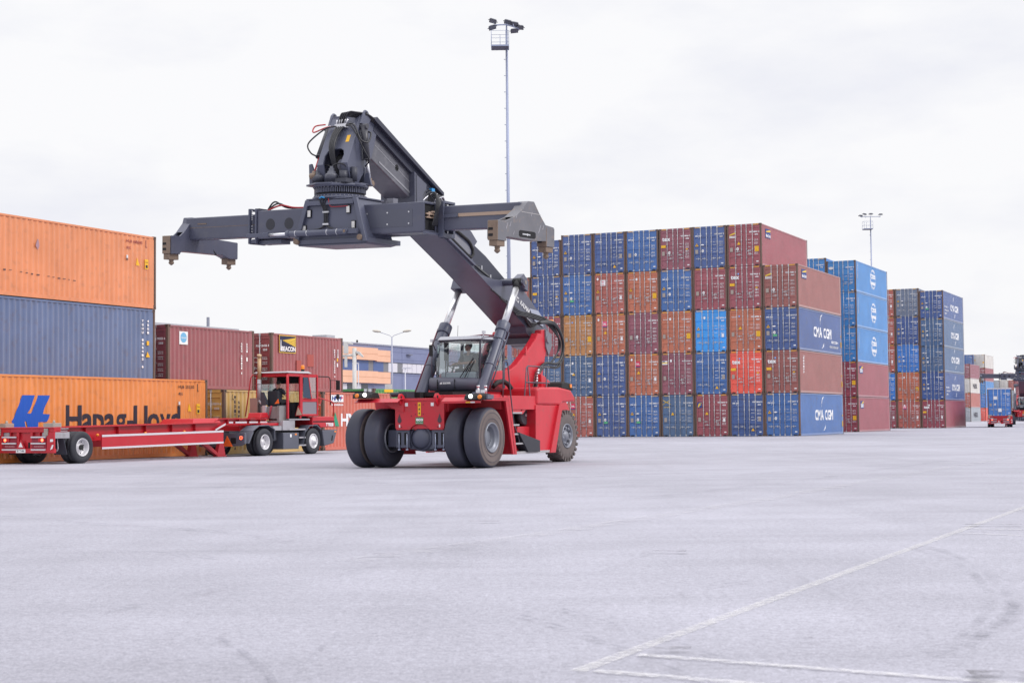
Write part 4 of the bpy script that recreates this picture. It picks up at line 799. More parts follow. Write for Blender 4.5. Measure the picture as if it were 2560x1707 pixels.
b = MB(); text(b, 'KALMAR', frame((-.20, CY - .262, 2.285), (1, 0, 0), (0, 0, 1)), .065, .24, bold=.008); b.prism([(-.30, 2.285), (-.23, 2.285), (-.23, 2.335), (-.26, 2.335), (-.30, 2.31)], CY - .264, CY - .262, 'y'); b.build('maker_badge', white, ns)
b = MB(); b.box((-.395, CY - .255, 2.12), (-.388, CY - .21, 2.42)); b.box((.155, CY - .255, 2.12), (.162, CY - .21, 2.42)); b.build('panel_seam', darkm, ns)
for p in ([(.28, CY - .14, 2.46), (.52, CY - .10, 2.80), (.66, CY - .06, 3.0)], [(.42, CY - .13, 2.45), (.58, CY - .1, 2.75), (.70, CY - .05, 2.92)], [(-.50, CY - .06, 2.46), (-.57, CY - .02, 2.85), (-.60, CY, 3.05)]): b = MB(); b.tube(p, .014, 6); b.build('wiper', hosem, cab)
b = MB(); b.box((-.30, CY + .0, 2.95), (-.20, CY + .05, 3.46)); b.prism([(-.27, 2.5), (-.25, 2.5), (-.23, 2.98), (-.27, 2.98)], CY + .0, CY + .02, 'y'); b.build('display_column', darkm, cab)
b = MB(); b.box((-.47, CY + .06, 2.72), (-.30, CY + .07, 3.38)); b.build('sun_blind', mat('pale blind', (.50, .56, .60), .6), cab)
b = MB(); b.box((-.30, 2.55, 2.12), (.25, 3.0, 2.52)); b.box((-.28, 2.92, 2.5), (.22, 3.04, 3.20)); b.box((.36, 2.75, 2.12), (.76, 3.05, 2.5)); b.box((.38, 3.02, 2.5), (.74, 3.1, 3.0)); b.build('seat', mat('seat fabric', (.09, .10, .115), .8), cab, .03)
b = MB(); b.lathe([(-.012, .17), (0, .182), (.012, .17), (0, .158), (-.012, .17)], (0, 0, 0), 'z', 24); b.cyl((0, 0, -.25), (0, 0, 0), .025, n=8); b.box((-.16, -.012, -.01), (.16, .012, .01)); b.xf(Matrix.Translation((-.20, 2.06, 2.82)) @ Matrix.Rotation(radians(-35), 4, 'X')); b.build('steering_wheel', black, cab)
b = MB(); b.box((-.46, 1.75, 2.15), (.62, 1.9, 2.62)); b.build('dashboard', mat('dash grey', (.24, .29, .32), .6), cab, .03)
b = MB(); b.cyl((.90, 1.78, 3.6), (.90, 1.78, 3.68), .015, n=8); b.box((.855, 1.76, 3.68), (.945, 1.84, 3.76)); b.build('roof_lamp', silver, cab)
for p in ([(.86, 1.62, 2.25), (.88, 1.64, 3.40), (.90, 1.70, 3.57), (1.0, 2.0, 3.60), (1.0, 2.6, 3.60)], [(-.70, 1.66, 2.45), (-.68, 1.62, 2.9), (-.66, 1.62, 3.3)], [(-.60, 1.70, 3.25), (-.62, 1.60, 3.42), (-.6, 1.55, 3.48)]): b = MB(); b.tube(p, .017, 7); b.build('cab_rail', railm, cab)
b = MB(); b.box((-.70, 1.50, 3.08), (-.60, 1.56, 3.40)); b.build('mirror', black, cab, .01); b = MB(); b.box((-.66, 1.5, 3.48), (-.58, 1.56, 3.56)); b.build('work_light', silver, cab)
b = MB(); b.tube([(-.05, 2.0, 3.6), (-.03, 2.0, 3.95)], .006, 5); b.build('antenna', hosem, cab)
b = MB(); b.tube([(.0, 2.6, 3.66), (.5, 2.5, 3.69), (.9, 2.7, 3.66)], .02, 6); b.build('roof_hose', mat('dark red hose', (.16, .02, .05), .5), cab)
# lift cylinders
for s in (-1, 1):
    x = .95*s; a_ = Vector((x, 1.42, 1.92)); t_ = Vector((x, 3.88, 5.28)); d = (t_ - a_); p = lambda f: tuple(a_ + d*f)
    b = MB(); b.cyl(p(0), p(.60), .165, n=28); b.cyl(p(.55), p(.622), .195, n=28); b.cyl(p(.622), p(.630), .15, n=28); b.cyl((x - .2, 1.42, 1.92), (x + .2, 1.42, 1.92), .13, n=18)
    lc = b.build('lift_cylinder', mgrey, rs, .006)
    b = MB(); b.cyl(p(.62), p(.95), .098, n=28); b.build('piston_rod', chrome, lc)
    b = MB(); b.cyl(p(.94), p(1.0), .11, n=18); b.cyl((x - .14, 3.88, 5.28), (x + .14, 3.88, 5.28), .11, n=18); b.build('rod_eye', black, lc)
    off = Vector((.17*s if s > 0 else -.19, .1, .0)); b = MB(); b.tube([tuple(a_ + d*f + off + Vector((0, -.12, .06))) for f in (.03, .3, .58)], .022, 7); b.tube([tuple(a_ + d*f + off + Vector((0, .02, -.05))) for f in (.1, .3, .56)], .02, 7); b.build('cylinder_pipe', mgrey if s > 0 else mat('dark red hose', (.16, .02, .05), .5), lc)
    for f in (.25, .47): b = MB(); b.cyl(p(f), p(f + .012), .178, n=24); b.build('cylinder_clamp', mgrey, lc)
# boom
b = MB(); HW = .475
OUT = [(-1.3, 6.86), (.2, 6.28), (2.1, 5.50), (3.4, 4.925), (5.3, 4.06), (5.38, 3.86), (6.3, 3.50), (6.95, 3.42), (7.05, 3.7), (6.9, 4.02), (6.46, 4.40), (5.86, 4.77), (4.65, 5.47), (4.12, 5.352), (3.27, 5.329), (2.5, 5.404), (2.05, 5.56), (1.92, 5.9), (2.0, 6.12), (2.26, 6.33), (1.91, 6.58), (-.2, 7.32), (-1.3, 7.72)]
b.prism(OUT, HW - .035, HW, 'x'); b.prism([(-1.3, 6.86)] + OUT[1:12] + [(4.65, 5.47), (3.41, 6.05), (1.91, 6.6), (-.2, 7.35), (-1.3, 7.75)], -HW, -HW + .035, 'x')
for i in range(7):
    (y0, z0), (y1, z1) = OUT[i], OUT[i+1]; b.hexa([(-HW + .035, y0, z0 + .002), (HW - .035, y0, z0 + .002), (HW - .035, y1, z1 + .002), (-HW + .035, y1, z1 + .002), (-HW + .035, y0, z0 + .04), (HW - .035, y0, z0 + .04), (HW - .035, y1, z1 + .04), (-HW + .035, y1, z1 + .04)])
for i in range(9, 12):
    (y0, z0), (y1, z1) = OUT[i], OUT[i+1]; b.hexa([(-HW + .035, y0, z0 - .04), (HW - .035, y0, z0 - .04), (HW - .035, y1, z1 - .04), (-HW + .035, y1, z1 - .04), (-HW + .035, y0, z0 - .003), (HW - .035, y0, z0 - .003), (HW - .035, y1, z1 - .003), (-HW + .035, y1, z1 - .003)])
b.box((-HW, 5.7, 3.56), (HW, 6.3, 3.8)); boom = b.build('boom', mboom, rs, .006)
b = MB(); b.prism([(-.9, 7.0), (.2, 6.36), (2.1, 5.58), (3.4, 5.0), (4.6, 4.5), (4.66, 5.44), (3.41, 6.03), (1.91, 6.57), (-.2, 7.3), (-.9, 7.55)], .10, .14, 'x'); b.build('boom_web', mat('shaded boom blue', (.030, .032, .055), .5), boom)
b = MB(); b.prism([(4.65, 5.47), (4.95, 5.62), (5.25, 5.40), (5.22, 5.1), (4.9, 5.2)], .40, .62, 'x'); b.cyl((.38, 3.9, 5.28), (1.15, 3.9, 5.28), .10, n=16); b.prism([(3.74, 5.25), (3.80, 5.38), (4.04, 5.40), (4.12, 5.2), (3.95, 5.10)], 1.10, 1.14, 'x'); b.build('cylinder_lug', mboom, boom, .01)
b = MB(); b.cyl((-1.15, 3.9, 5.28), (-.45, 3.9, 5.28), .10, n=16); b.prism([(3.55, 5.15), (3.7, 5.42), (4.1, 5.40), (4.2, 5.12), (3.9, 5.02)], -1.12, -.475, 'x'); b.build('cylinder_lug', mboom, boom, .01)
b = MB(); b.prism([(3.80, 5.34), (3.9, 5.42), (4.06, 5.40), (4.10, 5.17), (3.95, 5.10), (3.82, 5.18)], 1.141, 1.16, 'x'); b.cyl((1.15, 3.95, 5.26), (1.175, 3.95, 5.26), .06, n=14, m=1); b.build('pin_cover', [mboom, mat('worn pin plate', (.22, .19, .17), .5)], boom)
b = MB(); dr = Vector((0, 1, -.42)).normalized(); up = Vector((0, .42, 1)).normalized(); text(b, 'KALMAR', frame((HW + .012, 4.93, 4.71), dr, up), .19, .68, bold=.016); o_ = Vector((HW + .012, 4.68, 4.80)); b.add([o_ + dr*x + up*z for x, z in ((0, 0), (.035, 0), (.035, .11), (.14, .11), (.14, .15), (0, .15))], [(0, 1, 2, 3, 4, 5)]); b.add([o_ + dr*x + up*z for x, z in ((.065, 0), (.17, 0), (.17, .085), (.135, .085), (.135, .035), (.065, .035))], [(0, 1, 2, 3, 4, 5)]); b.build('maker_lettering', whiteworn, boom)
b = MB(); b.prism([(5.55, 4.62), (6.15, 4.58), (6.46, 4.38), (6.5, 4.1), (5.9, 4.25)], HW, HW + .03, 'x'); b.build('bracket_plate', mat('pale grey plate', (.33, .36, .46), .3), boom)
for y in (2.95, 3.5):
    b = MB(); b.box((.15, y, 5.62 - .40*(y - 2.95)), (.24, y + .05, 5.74 - .40*(y - 2.95))); b.xf(Matrix.Translation((0, 0, -.02))); b.build('boom_lamp', silver, boom)
b = MB(); lp_ = [(.95 + 1.0*t, 6.52 - .30*t) for t in (0, .35, .7)] + [(1.80, 6.22), (1.93, 6.08), (1.95, 5.93), (1.82, 5.84), (1.6, 5.90), (1.2, 6.06), (.8, 6.22), (.5, 6.34)]; b.tube([(.50, y, z) for y, z in lp_], .045, 8); b.build('cable_loop', black, boom)
b = MB(); b.prism([(.35, 6.62), (1.75, 6.14), (1.86, 6.02), (1.80, 5.92), (1.6, 5.96), (.3, 6.46)], HW + .001, HW + .006, 'x'); b.build('boom_opening', mat('pale inner boom steel', (.17, .17, .20), .4, .2, var=.5), boom)
b = MB(); b.prism([(.1, 6.36), (2.0, 5.62), (2.0, 5.68), (.1, 6.43)], HW, HW + .07, 'x'); b.build('hose_tray', mgrey, boom)
for k in range(3): hose([(.18 + .05*k, -.2, 7.0), (.2 + .05*k, .9, 6.45), (.22 + .05*k, 2.2, 5.85 - .05*k), (.26 + .05*k, 3.3, 5.45 - .05*k)], .03, par=boom)
for k in range(6): hose([(.50, -1.1 + .05*k, 7.05), (.54 + .02*k, -.7 + .1*k, 7.42 - .03*k), (.55, -.1 + .06*k, 7.30), (.52, .2 + .05*k, 6.9), (.5, -.1 + .05*k, 6.72)], .018, silver if k % 3 == 2 else hosem, par=boom)
b = MB(); b.box((.50, -.52, 7.36), (.58, -.36, 7.50)); b.build('blue_clamp', mat('blue clamp', (.02, .25, .55), .4), boom)
for k in range(3): hose([(.50, 4.0 + .2*k, 4.75 - .10*k), (.53, 4.7 + .2*k, 4.52 - .1*k), (.55, 5.5, 4.18 - .06*k), (.56, 6.0, 4.2)], .03, par=boom)
b = MB()
for k in range(4): b.cyl((.53, 4.9 + .16*k, 4.45 - .07*k), (.54, 5.02 + .16*k, 4.40 - .07*k), .045, n=8)
b.build('hose_coupling', silver, boom)
b = MB(); b.prism([(-1.32, 6.83), (-.9, 6.66), (-.72, 7.58), (-1.32, 7.80)], HW, HW + .06, 'x'); b.prism([(-1.36, 6.80), (-1.24, 6.76), (-1.24, 7.78), (-1.36, 7.84)], -HW - .04, HW + .06, 'x'); b.build('boom_collar', mboom, boom, .01)
# inner boom and head
b = MB(); b.prism([(-3.7, 8.93), (-3.45, 7.98), (-2.6, 7.64), (-1.2, 7.09), (1.5, 6.0), (1.9, 6.5), (.1, 7.42)], -.37, .37, 'x'); ib = b.build('inner_boom', mat('worn boom steel', (.085, .085, .105), .3, .25, var=.8, dirt=.45, dirtc=(.26, .25, .27), dscale=1.2, streak=.3), boom, .03)
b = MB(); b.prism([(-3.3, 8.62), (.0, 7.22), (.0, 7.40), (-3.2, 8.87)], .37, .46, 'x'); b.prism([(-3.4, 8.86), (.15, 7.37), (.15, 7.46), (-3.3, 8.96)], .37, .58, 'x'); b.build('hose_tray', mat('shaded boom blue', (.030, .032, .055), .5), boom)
b = MB(); b.cyl((.372, -2.0, 7.86), (.376, -2.0, 7.86), .085, n=20); b.build('inspection_hole', darkm, boom)
b = MB(); b.prism([(-2.9, 7.86), (-1.3, 7.25), (-1.3, 7.30), (-2.9, 7.91)], .37, .38, 'x'); b.prism([(-3.1, 8.28), (-1.0, 7.42), (-1.0, 7.44), (-3.1, 8.30)], .37, .376, 'x'); b.build('weld_seam', mat('bare steel seam', (.30, .30, .33), .4, .4), boom)
b = MB(); HP = [(-3.80, 8.95), (-4.52, 7.64), (-4.32, 7.10), (-4.05, 7.02), (-3.95, 7.25), (-3.35, 7.95), (-3.05, 8.75), (-3.20, 8.98)]
for x in (-.45, .40): b.prism(HP, x, x + .05, 'x')
HP0, HP1 = Vector((0, -3.80, 8.95)), Vector((0, -4.52, 7.64)); dn = (HP1 - HP0)
def hp(x, t, o=0): return HP0 + dn*t + Vector((x, -o*.875, -o*.0 + 0))
arch = [(-.40, 0), (.40, 0), (.40, 1.0), (.24, 1.0), (.27, .82), (.22, .73), (.12, .69), (-.14, .69), (-.24, .73), (-.29, .82), (-.25, 1.0), (-.40, 1.0)]
nrm = Vector((0, 1, -.55)).normalized()*.05
vs = [HP0 + dn*t + Vector((x, 0, 0)) for x, t in arch]; n = len(vs); b.add(vs + [v + nrm for v in vs], [tuple(range(n)), tuple(range(2*n-1, n-1, -1))] + [(i, i+n, (i+1) % n + n, (i+1) % n) for i in range(n)])
for x0, x1 in ((-.40, -.25), (.24, .40)): b.hexa([(x0, -4.52, 7.64), (x1, -4.52, 7.64), (x1, -4.47, 7.66), (x0, -4.47, 7.66), (x0, -4.32, 7.10), (x1, -4.32, 7.10), (x1, -4.27, 7.12), (x0, -4.27, 7.12)])
b.box((-.40, -3.82, 8.92), (.40, -3.2, 8.97))
for x in (-.50, .44): b.prism([(-3.95, 8.70), (-3.80, 9.01), (-3.72, 9.08), (-3.62, 9.06), (-3.45, 8.90), (-3.6, 8.7)], x, x + .06, 'x')
hd = b.build('boom_head', mgrey, boom, .012)
b = MB(); b.ball((0, -3.9, 7.7), .30, .35, .3, 12); b.build('head_recess_shade', darkm, boom)  # black ball added to stand for the shade behind the arch
b = MB()
for x in (-.505, .435): b.cyl((x - .002, -3.70, 8.98), (x + .072, -3.70, 8.98), .05, n=14)
b.build('lug_hole', darkm, boom)
def headp(x, t, o=.02): v = HP0 + dn*t + Vector((x, 0, 0)) - nrm.normalized()*o; return tuple(v)
b = MB(); vs = [headp(.20, .42, .004), headp(.30, .42, .004), headp(.30, .56, .004), headp(.20, .56, .004)]; b.add(vs, [(0, 1, 2, 3)]); b.build('warning_label', yellow, boom)
b = MB(); c_ = Vector(headp(-.02, .24, .06)); b.box(c_ - Vector((.18, .05, .05)), c_ + Vector((.16, .05, .05)))
for k in range(5): b.cyl(c_ + Vector((-.14 + .07*k, -.02, .04)), c_ + Vector((-.12 + .08*k, -.02, .16)), .022, n=8)
for x in (-.34, .34): b.cyl(c_ + Vector((x - .05, -.03, .0)), c_ + Vector((x + .05, -.03, 0)), .03, n=8)
b.build('valve_manifold', silver, boom)
for k in range(4): hose([headp(-.10 + .05*k, .22, .10), headp(0 + .06*k, .06, .22), (.20 + .05*k, -3.95, 8.90 + .03*k), (.40 + .04*k, -3.6, 8.90 + .02*k), (.55, -3.1, 8.78)], .024, par=boom)
for k in range(4): hose([headp(-.14 + .07*k, .28, .10), headp(-.16 + .05*k, .5, .13), headp(-.12 + .04*k, .75, .10), (-.05 + .03*k, -4.35, 7.55), (.0 + .04*k, -4.15, 7.05)], .026, par=boom)
hose([headp(-.15, .25, .08), headp(-.42, .27, .12), (-.78, -4.15, 8.55), (-.80, -4.05, 8.72), (-.55, -3.95, 8.76)], .018, redh, boom); hose([headp(-.15, .26, .10), headp(-.45, .3, .12), (-.80, -4.35, 8.25), (-.72, -4.38, 8.0), (-.56, -4.32, 7.9)], .02, hosem, boom)
hose([headp(.14, .25, .10), headp(.38, .27, .12), (.62, -4.15, 8.25), (.74, -4.0, 8.2), (.70, -3.8, 8.45), (.58, -3.8, 8.5)], .022, hosem, boom); hose([headp(.14, .26, .10), headp(.40, .35, .14), (.66, -4.05, 7.98), (.70, -3.9, 7.75), (.55, -3.85, 7.62)], .02, hosem, boom)
for x, a_, m_, e_ in ((.56, (-3.90, 8.62), (-3.78, 7.80), (-3.62, 7.22)), (-.56, (-3.78, 8.66), (-4.24, 7.88), (-4.50, 7.38))):
    A_, M_, E_ = Vector((x, *a_)), Vector((x, *m_)), Vector((x, *e_)); b = MB(); b.cyl(A_, M_, .085, n=18); b.cyl(A_ - Vector((.1, 0, 0)), A_ + Vector((.1, 0, 0)), .07, n=12); b.cyl(M_ + (A_ - M_)*.04, M_, .095, n=18); b.build('tilt_cylinder', mat('dark cylinder paint', (.045, .045, .058), .4), boom)
    b = MB(); b.cyl(M_, M_ + (E_ - M_)*.8, .04 if x > 0 else .022, n=14); b.build('tilt_rod', chrome if x > 0 else redh, boom); b = MB(); b.cyl(M_ + (E_ - M_)*.78, E_, .06, n=12); b.cyl(E_ - Vector((.08, 0, 0)), E_ + Vector((.08, 0, 0)), .075, n=12); b.build('tilt_eye', rusty, boom)
# spreader (own frame: x along, y away, z up), a part of the machine
a_, rl, pt = -.537, -.031, .021
U_ = Vector((cos(a_)*cos(rl), sin(a_)*cos(rl), sin(rl))); V_ = Vector((-sin(a_)*cos(pt), cos(a_)*cos(pt), sin(pt))); W_ = U_.cross(V_).normalized(); V_ = W_.cross(U_).normalized()
RM = Matrix.Rotation(TH, 3, 'Z')
SM3 = Matrix((RM @ U_, RM @ V_, RM @ W_)).transposed().to_4x4(); SM3.translation = (.02, -3.679, 5.425)
b = MB(); T = .05; y0, y1, ym, z0, z1 = -.72, .34, -.14, .46, 1.18
for a, c in ((y0, ym - .015), (ym + .015, y1)):   # two sleeves, open at their ends
    for q0, q1 in (((a, z0), (a + T, z1)), ((c - T, z0), (c, z1)), ((a + T, z0), (c - T, z0 + T)), ((a + T, z1 - T), (c - T, z1))): b.box((-2.45, q0[0], q0[1]), (2.68, q1[0], q1[1]))
b.box((-.05, y0 + .06, z0 + .06), (.05, y1 - .06, z1 - .06)); b.box((-2.45, ym + .04, z0 + .06), (-2.40, y1 - .06, z1 - .06))
spr = b.build('spreader', mboom, rs, .02); spr.matrix_local = SM3
def sb(nm, m, bev=0): o = b.build(nm, m, spr, bev); return o
b = MB()
for x in (-2.72, -2.50): 
    for q0, q1 in (((y0 - .04, z0 - .12), (y0 + .05, z1 + .06)), ((ym - .06, z0 - .12), (ym + .03, z1 + .06)), ((y0 + .05, z0 - .12), (ym - .06, z0)), ((y0 + .05, z1), (ym - .06, z1 + .06))): b.box((x, q0[0], q0[1]), (x + .05, q1[0], q1[1]))
b.box((-2.70, y0 + .0, z0 - .1), (-2.48, y0 + .05, z0 + .0)); b.box((-2.46, y0 + .1, z0 - .13), (-1.75, ym - .1, z0 - .02)); sb('end_collar', mgrey, .01)
b = MB()
for k in range(6): 
    for zz in (z0 - .02 + .07*k, z1 - .22 + .045*k): b.cyl((-2.59, y0 - .045, zz), (-2.59, y0 - .03, zz), .012, n=6)
sb('collar_bolts', silver)
b = MB()
for q0, q1 in (((ym + .0, z0 - .10), (ym + .06, z1 + .06)), ((y1 - .02, z0 - .10), (y1 + .05, z1 + .06)), ((ym + .06, z0 - .10), (y1 - .02, z0)), ((ym + .06, z1), (y1 - .02, z1 + .06))): b.box((2.70, q0[0], q0[1]), (2.86, q1[0], q1[1]))
b.box((2.66, y0, z0 - .06), (2.74, ym, z0)); sb('end_collar', mgrey, .01)
b = MB(); b.box((2.63, y0 + .06, z0 + .06), (2.64, ym - .08, z1 - .06)); sb('sleeve_opening', darkm)
b = MB(); b.tube([(2.66, -.4, .95), (2.72, -.3, .95)], .03, 6); b.box((2.66, -.62, .88), (2.70, -.22, .92)); b.box((2.66, -.62, .80), (2.70, -.22, .83)); b.cyl((2.66, -.5, .80), (2.7, -.5, .95), .03, n=8); b.cyl((2.66, -.28, .80), (2.7, -.28, .95), .03, n=8); sb('roller_guide', brown_)
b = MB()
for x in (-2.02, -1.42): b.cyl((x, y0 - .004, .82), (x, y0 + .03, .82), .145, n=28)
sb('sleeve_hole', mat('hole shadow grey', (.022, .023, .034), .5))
b = MB(); b.box((.95, y0 - .006, .60), (2.35, y0, 1.02)); o = sb('access_plate', mat('plate grey', (.066, .07, .10), .4, var=.3))
b = MB()
for x in (1.02, 1.62, 2.25):
    for z in (.67, .95): b.cyl((x, y0 - .016, z), (x, y0 - .005, z), .02, n=8)
sb('plate_bolts', silver)
# telescopic arms
for nm, x0, x1, ya, yb_, za, zb_ in (('l', -4.98, -1.9, -.62, -.24, .53, 1.11), ('r', 1.9, 4.98, -.08, .28, .53, 1.12)):
    b = MB(); b.box((x0, ya, za), (x1, yb_, zb_)); arm = b.build('telescopic_arm', mboom, spr, .03)
    if nm == 'l': b = MB(); b.box((x0 + .1, ya - .004, .835), (x1, ya, .845)); b.box((-4.55, ya - .01, .92), (-4.25, ya, .95)); b.build('rubbing_strip', rusty, arm)
    else:
        b = MB(); b.box((3.25, ya - .02, .84), (4.85, ya, .92)); b.build('guide_bar', brown_, arm); b = MB(); b.box((2.55, ya - .05, .83), (3.26, ya - .03, .91)); b.cyl((3.2, ya - .06, .87), (3.2, ya, .87), .045, n=10); b.build('guide_link', mgrey, arm)
# end beams with their gooseneck plates and twistlock boxes
for s in (-1, 1):
    yc = .20 if s > 0 else -.42; c = yc
    prof = [(-1.30, .16), (-1.30, .58), (-.95, .60), (c - .75, .72), (c - .38, .93), (c - .22, 1.09), (c - .13, 1.14), (c + .14, 1.15), (c + .42, .87), (c + .70, .64), (1.30, .61), (1.30, .28), (1.0, .26), (.34, .22), (-.9, .235), (-.98, .17)] if s > 0 else \
           [(-1.30, .12), (-1.30, .60), (-1.0, .60), (c - .42, .72), (c - .18, .98), (c - .13, 1.13), (c + .12, 1.13), (c + .16, .64), (c + .7, .62), (.95, .60), (1.30, .58), (1.30, .14), (1.0, .12), (.7, .21), (-.9, .21), (-1.0, .14)]
    x = 4.995*s
    b = MB(); b.prism(prof, x + .08*s, x + .12*s, 'x'); b.prism(prof, x - .17*s, x - .13*s, 'x')
    for i in range(len(prof)):
        p, q_ = prof[i], prof[(i+1) % len(prof)]
        if i in (1, 2, 10, 11) or abs(p[0] - q_[0]) < .01: continue
        xa, xb = sorted((x - .13*s, x + .08*s)); dz = .02
        b.add([(xa, p[0], p[1]), (xb, p[0], p[1]), (xb, q_[0], q_[1]), (xa, q_[0], q_[1])], [(0, 1, 2, 3)])
    eb = b.build('end_beam', worng if s > 0 else mboom, spr, .008)
    if s > 0:
        b = MB(); b.prism([(-.36, .30), (-.30, .27), (.36, .27), (.42, .30), (.42, .40), (.36, .43), (-.30, .43), (-.36, .40)], x + .120, x + .124, 'x'); b.build('beam_slot', darkm, eb)
        b = MB(); b.box((x + .124, -.2, .33), (x + .128, .16, .36)); b.cyl((x + .124, .02, .34), (x + .13, .02, .34), .03, n=8); b.build('slot_linkage', silver, eb)
        b = MB(); b.prism([(c - .45, .86), (c + .46, .855), (c + .455, .868), (c - .44, .873)], x + .120, x + .123, 'x'); b.build('weld_line', mat('pale weld', (.40, .38, .38), .5), eb)
        for k, (ya, za, ln) in enumerate([(-.95, .40, .16), (-.78, .48, .12), (.55, .42, .2), (.75, .52, .12), (-.5, .7, .1), (.2, .8, .1), (-.62, .3, .09), (1.12, .45, .13)]): b = MB(); b.prism([(ya, za), (ya + .015, za), (ya + ln*.6, za + ln), (ya + ln*.55, za + ln)], x + .120, x + .122, 'x'); b.build('scratch', mat('bright scratch', (.42, .41, .45), .4), eb)
    else:
        b = MB(); b.cyl((x + .12, .15, .48), (x + .16, .42, .20), .03, n=8); b.build('beam_linkage', hosem, eb)
    for yy in (-1.13, 1.13):
        zt = .585 if s > 0 else .595; b = MB(); b.box((x - .14, yy - .18, .13), (x + .125, yy + .20, zt), 0); b.box((x - .14, yy - .20, .13), (x + .125, yy - .18, zt), 1); b.box((x - .12, yy - .17, -.02 if s < 0 else .0), (x + .10, yy + .17, .13), 1); bx = b.build('twistlock_box', [worng if s > 0 else mboom, rusty], spr, .01)
        b = MB(); b.lathe([(.0, .065), (-.06, .062), (-.075, .05), (-.085, .07), (-.12, .072), (-.15, .04), (-.17, .012), (-.171, .001)], (x, yy, .005), 'z', 14); b.build('twistlock', rusty, bx)
        b = MB(); b.box((x - .12, yy - .206, .22), (x + .0, yy - .198, .28)); b.box((x - .12, yy - .206, .36), (x + .0, yy - .198, .42))
        if s < 0: b.box((x + .124, yy - .12, .26), (x + .130, yy + .12, .50))
        b.build('lock_window', darkm, bx)
# tower between the sleeves and the slewing ring
def tw(y): pass
b = MB(); yf, yr = -.98, .10
b.hexa([(-.93, yf, .34), (1.20, yf, .34), (1.20, yr, .34), (-.93, yr, .34), (-.60, yf + .02, 1.33), (.86, yf + .02, 1.33), (.86, yr - .02, 1.33), (-.60, yr - .02, 1.33)])
b.box((-.66, yf - .02, 1.33), (.90, yr + .04, 1.37)); sb('tower', mgrey, .01)
for xb, xt in ((-.98, -.66), (1.14, .80)):
    b = MB(); b.hexa([(xb, yf - .10, .26), (xb + .12, yf - .10, .26), (xb + .12, yf, .26), (xb, yf, .26), (xt, yf - .06, 1.335), (xt + .12, yf - .06, 1.335), (xt + .12, yf + .02, 1.335), (xt, yf + .02, 1.335)]); sb('tower_flange', mgrey, .008)
b = MB(); b.box((-.60, yf - .07, 1.19), (.82, yf + .01, 1.31)); sb('tower_lintel', mgrey, .01)
b = MB(); b.box((-.96, yf - .04, .24), (1.22, .42, .36)); b.hexa([(-.90, yf, .20), (1.15, yf, .20), (1.0, .3, .20), (-.7, .3, .20), (-.92, yf, .24), (1.18, yf, .24), (1.1, .4, .24), (-.8, .4, .24)]); sb('tower_base', mgrey, .01)
b = MB(); b.box((-1.0, yf - .09, .27), (-.84, yf - .03, .40)); b.cyl((-.90, yf - .12, .31), (-.90, yf - .02, .31), .07, n=14); b.cyl((1.06, yf - .14, .36), (1.06, yf - .02, .36), .07, n=14); sb('tower_pin', rusty)
for x, z in ((-.56, 1.0), (.64, 1.06), (-.71, .62), (.80, .68)):
    b = MB(); b.box((x - .06, yf - .02, z - .10), (x + .06, yf + .02, z + .10), 0); b.box((x - .045, yf - .032, z - .08), (x + .045, yf - .018, z + .08), 1); sb('wear_pad', [darkm, mat('pad white', (.60, .59, .58), .6)])
for z in (1.02, .72): b = MB(); b.box((-.12, yf - .05, z - .02), (.06, yf - .01, z + .02)); sb('hose_clamp', silver)
for k in range(4):
    x = -.09 + .04*k; b = MB(); pts = [(x - .1*(1 - k % 2), yf - .10, 1.36), (x - .06, yf - .08, 1.22), (x, yf - .04, 1.05), (x, yf - .035, .72), (x + (-.12 if k < 2 else .12), yf - .05, .62), (x + (-.45 if k < 2 else .35), yf - .08, .57)]; hose(pts, .014, par=spr)
hose([(.08, yf - .08, 1.34), (.10, yf - .05, 1.18), (.2, yf - .03, 1.14), (.64, yf - .03, 1.14)], .010, redh, spr)
b = MB(); b.tube([(-.18, yf - .1, 1.36), (-.10, yf - .12, 1.39), (-.02, yf - .1, 1.36)], .02, 6); sb('blue_coupling', mat('blue clamp', (.02, .25, .55), .4))
b = MB(); yc_ = yf - .13; b.cyl((-1.15, yc_, .51), (.72, yc_, .51), .075, n=20); b.cyl((-1.17, yc_, .51), (-1.08, yc_, .51), .085, n=20); b.cyl((.68, yc_ - .1, .51), (.68, yc_ + .1, .51), .07, n=16); b.box((.68, yc_ - .06, .45), (1.02, yc_ + .04, .57)); hc = sb('hydraulic_cylinder', mgrey, .004)
b = MB(); b.cyl((-1.75, yc_, .51), (-1.15, yc_, .51), .038, n=16); sb('cylinder_rod', chrome); b = MB(); b.box((-2.46, yc_ - .03, .46), (-1.9, yc_ + .03, .56)); b.box((-1.92, yc_ - .05, .45), (-1.74, yc_ + .05, .57)); sb('rod_fork', mgrey, .01)
for x in (-.88, -.52, .1, .40): b = MB(); b.cyl((x, yc_, .51), (x + .02, yc_, .51), .082, n=20); sb('cylinder_band', silver)
b = MB(); b.cyl((.68, yc_ - .11, .51), (.68, yc_ - .09, .51), .035, n=12); sb('cylinder_pin', rusty)
RC = (-.06, -.38)
b = MB(); c3 = (RC[0], RC[1], 0); b.lathe([(1.37, .001), (1.37, .70), (1.41, .70), (1.42, .64), (1.47, .63), (1.47, .62)], c3, 'z', 48); b.lathe([(1.47, .60), (1.66, .60)], c3, 'z', 48, 1)
for i in range(72):
    M = Matrix.Translation(c3) @ Matrix.Rotation(2*pi*i/72, 4, 'Z'); b.box((.58, -.014, 1.52), (.635, .014, 1.65), 0, M)
b.lathe([(1.66, .60), (1.66, .69), (1.70, .70), (1.72, .70), (1.72, .001)], c3, 'z', 48)
sb('slewing_ring', [mgrey, darkm])
b = MB()
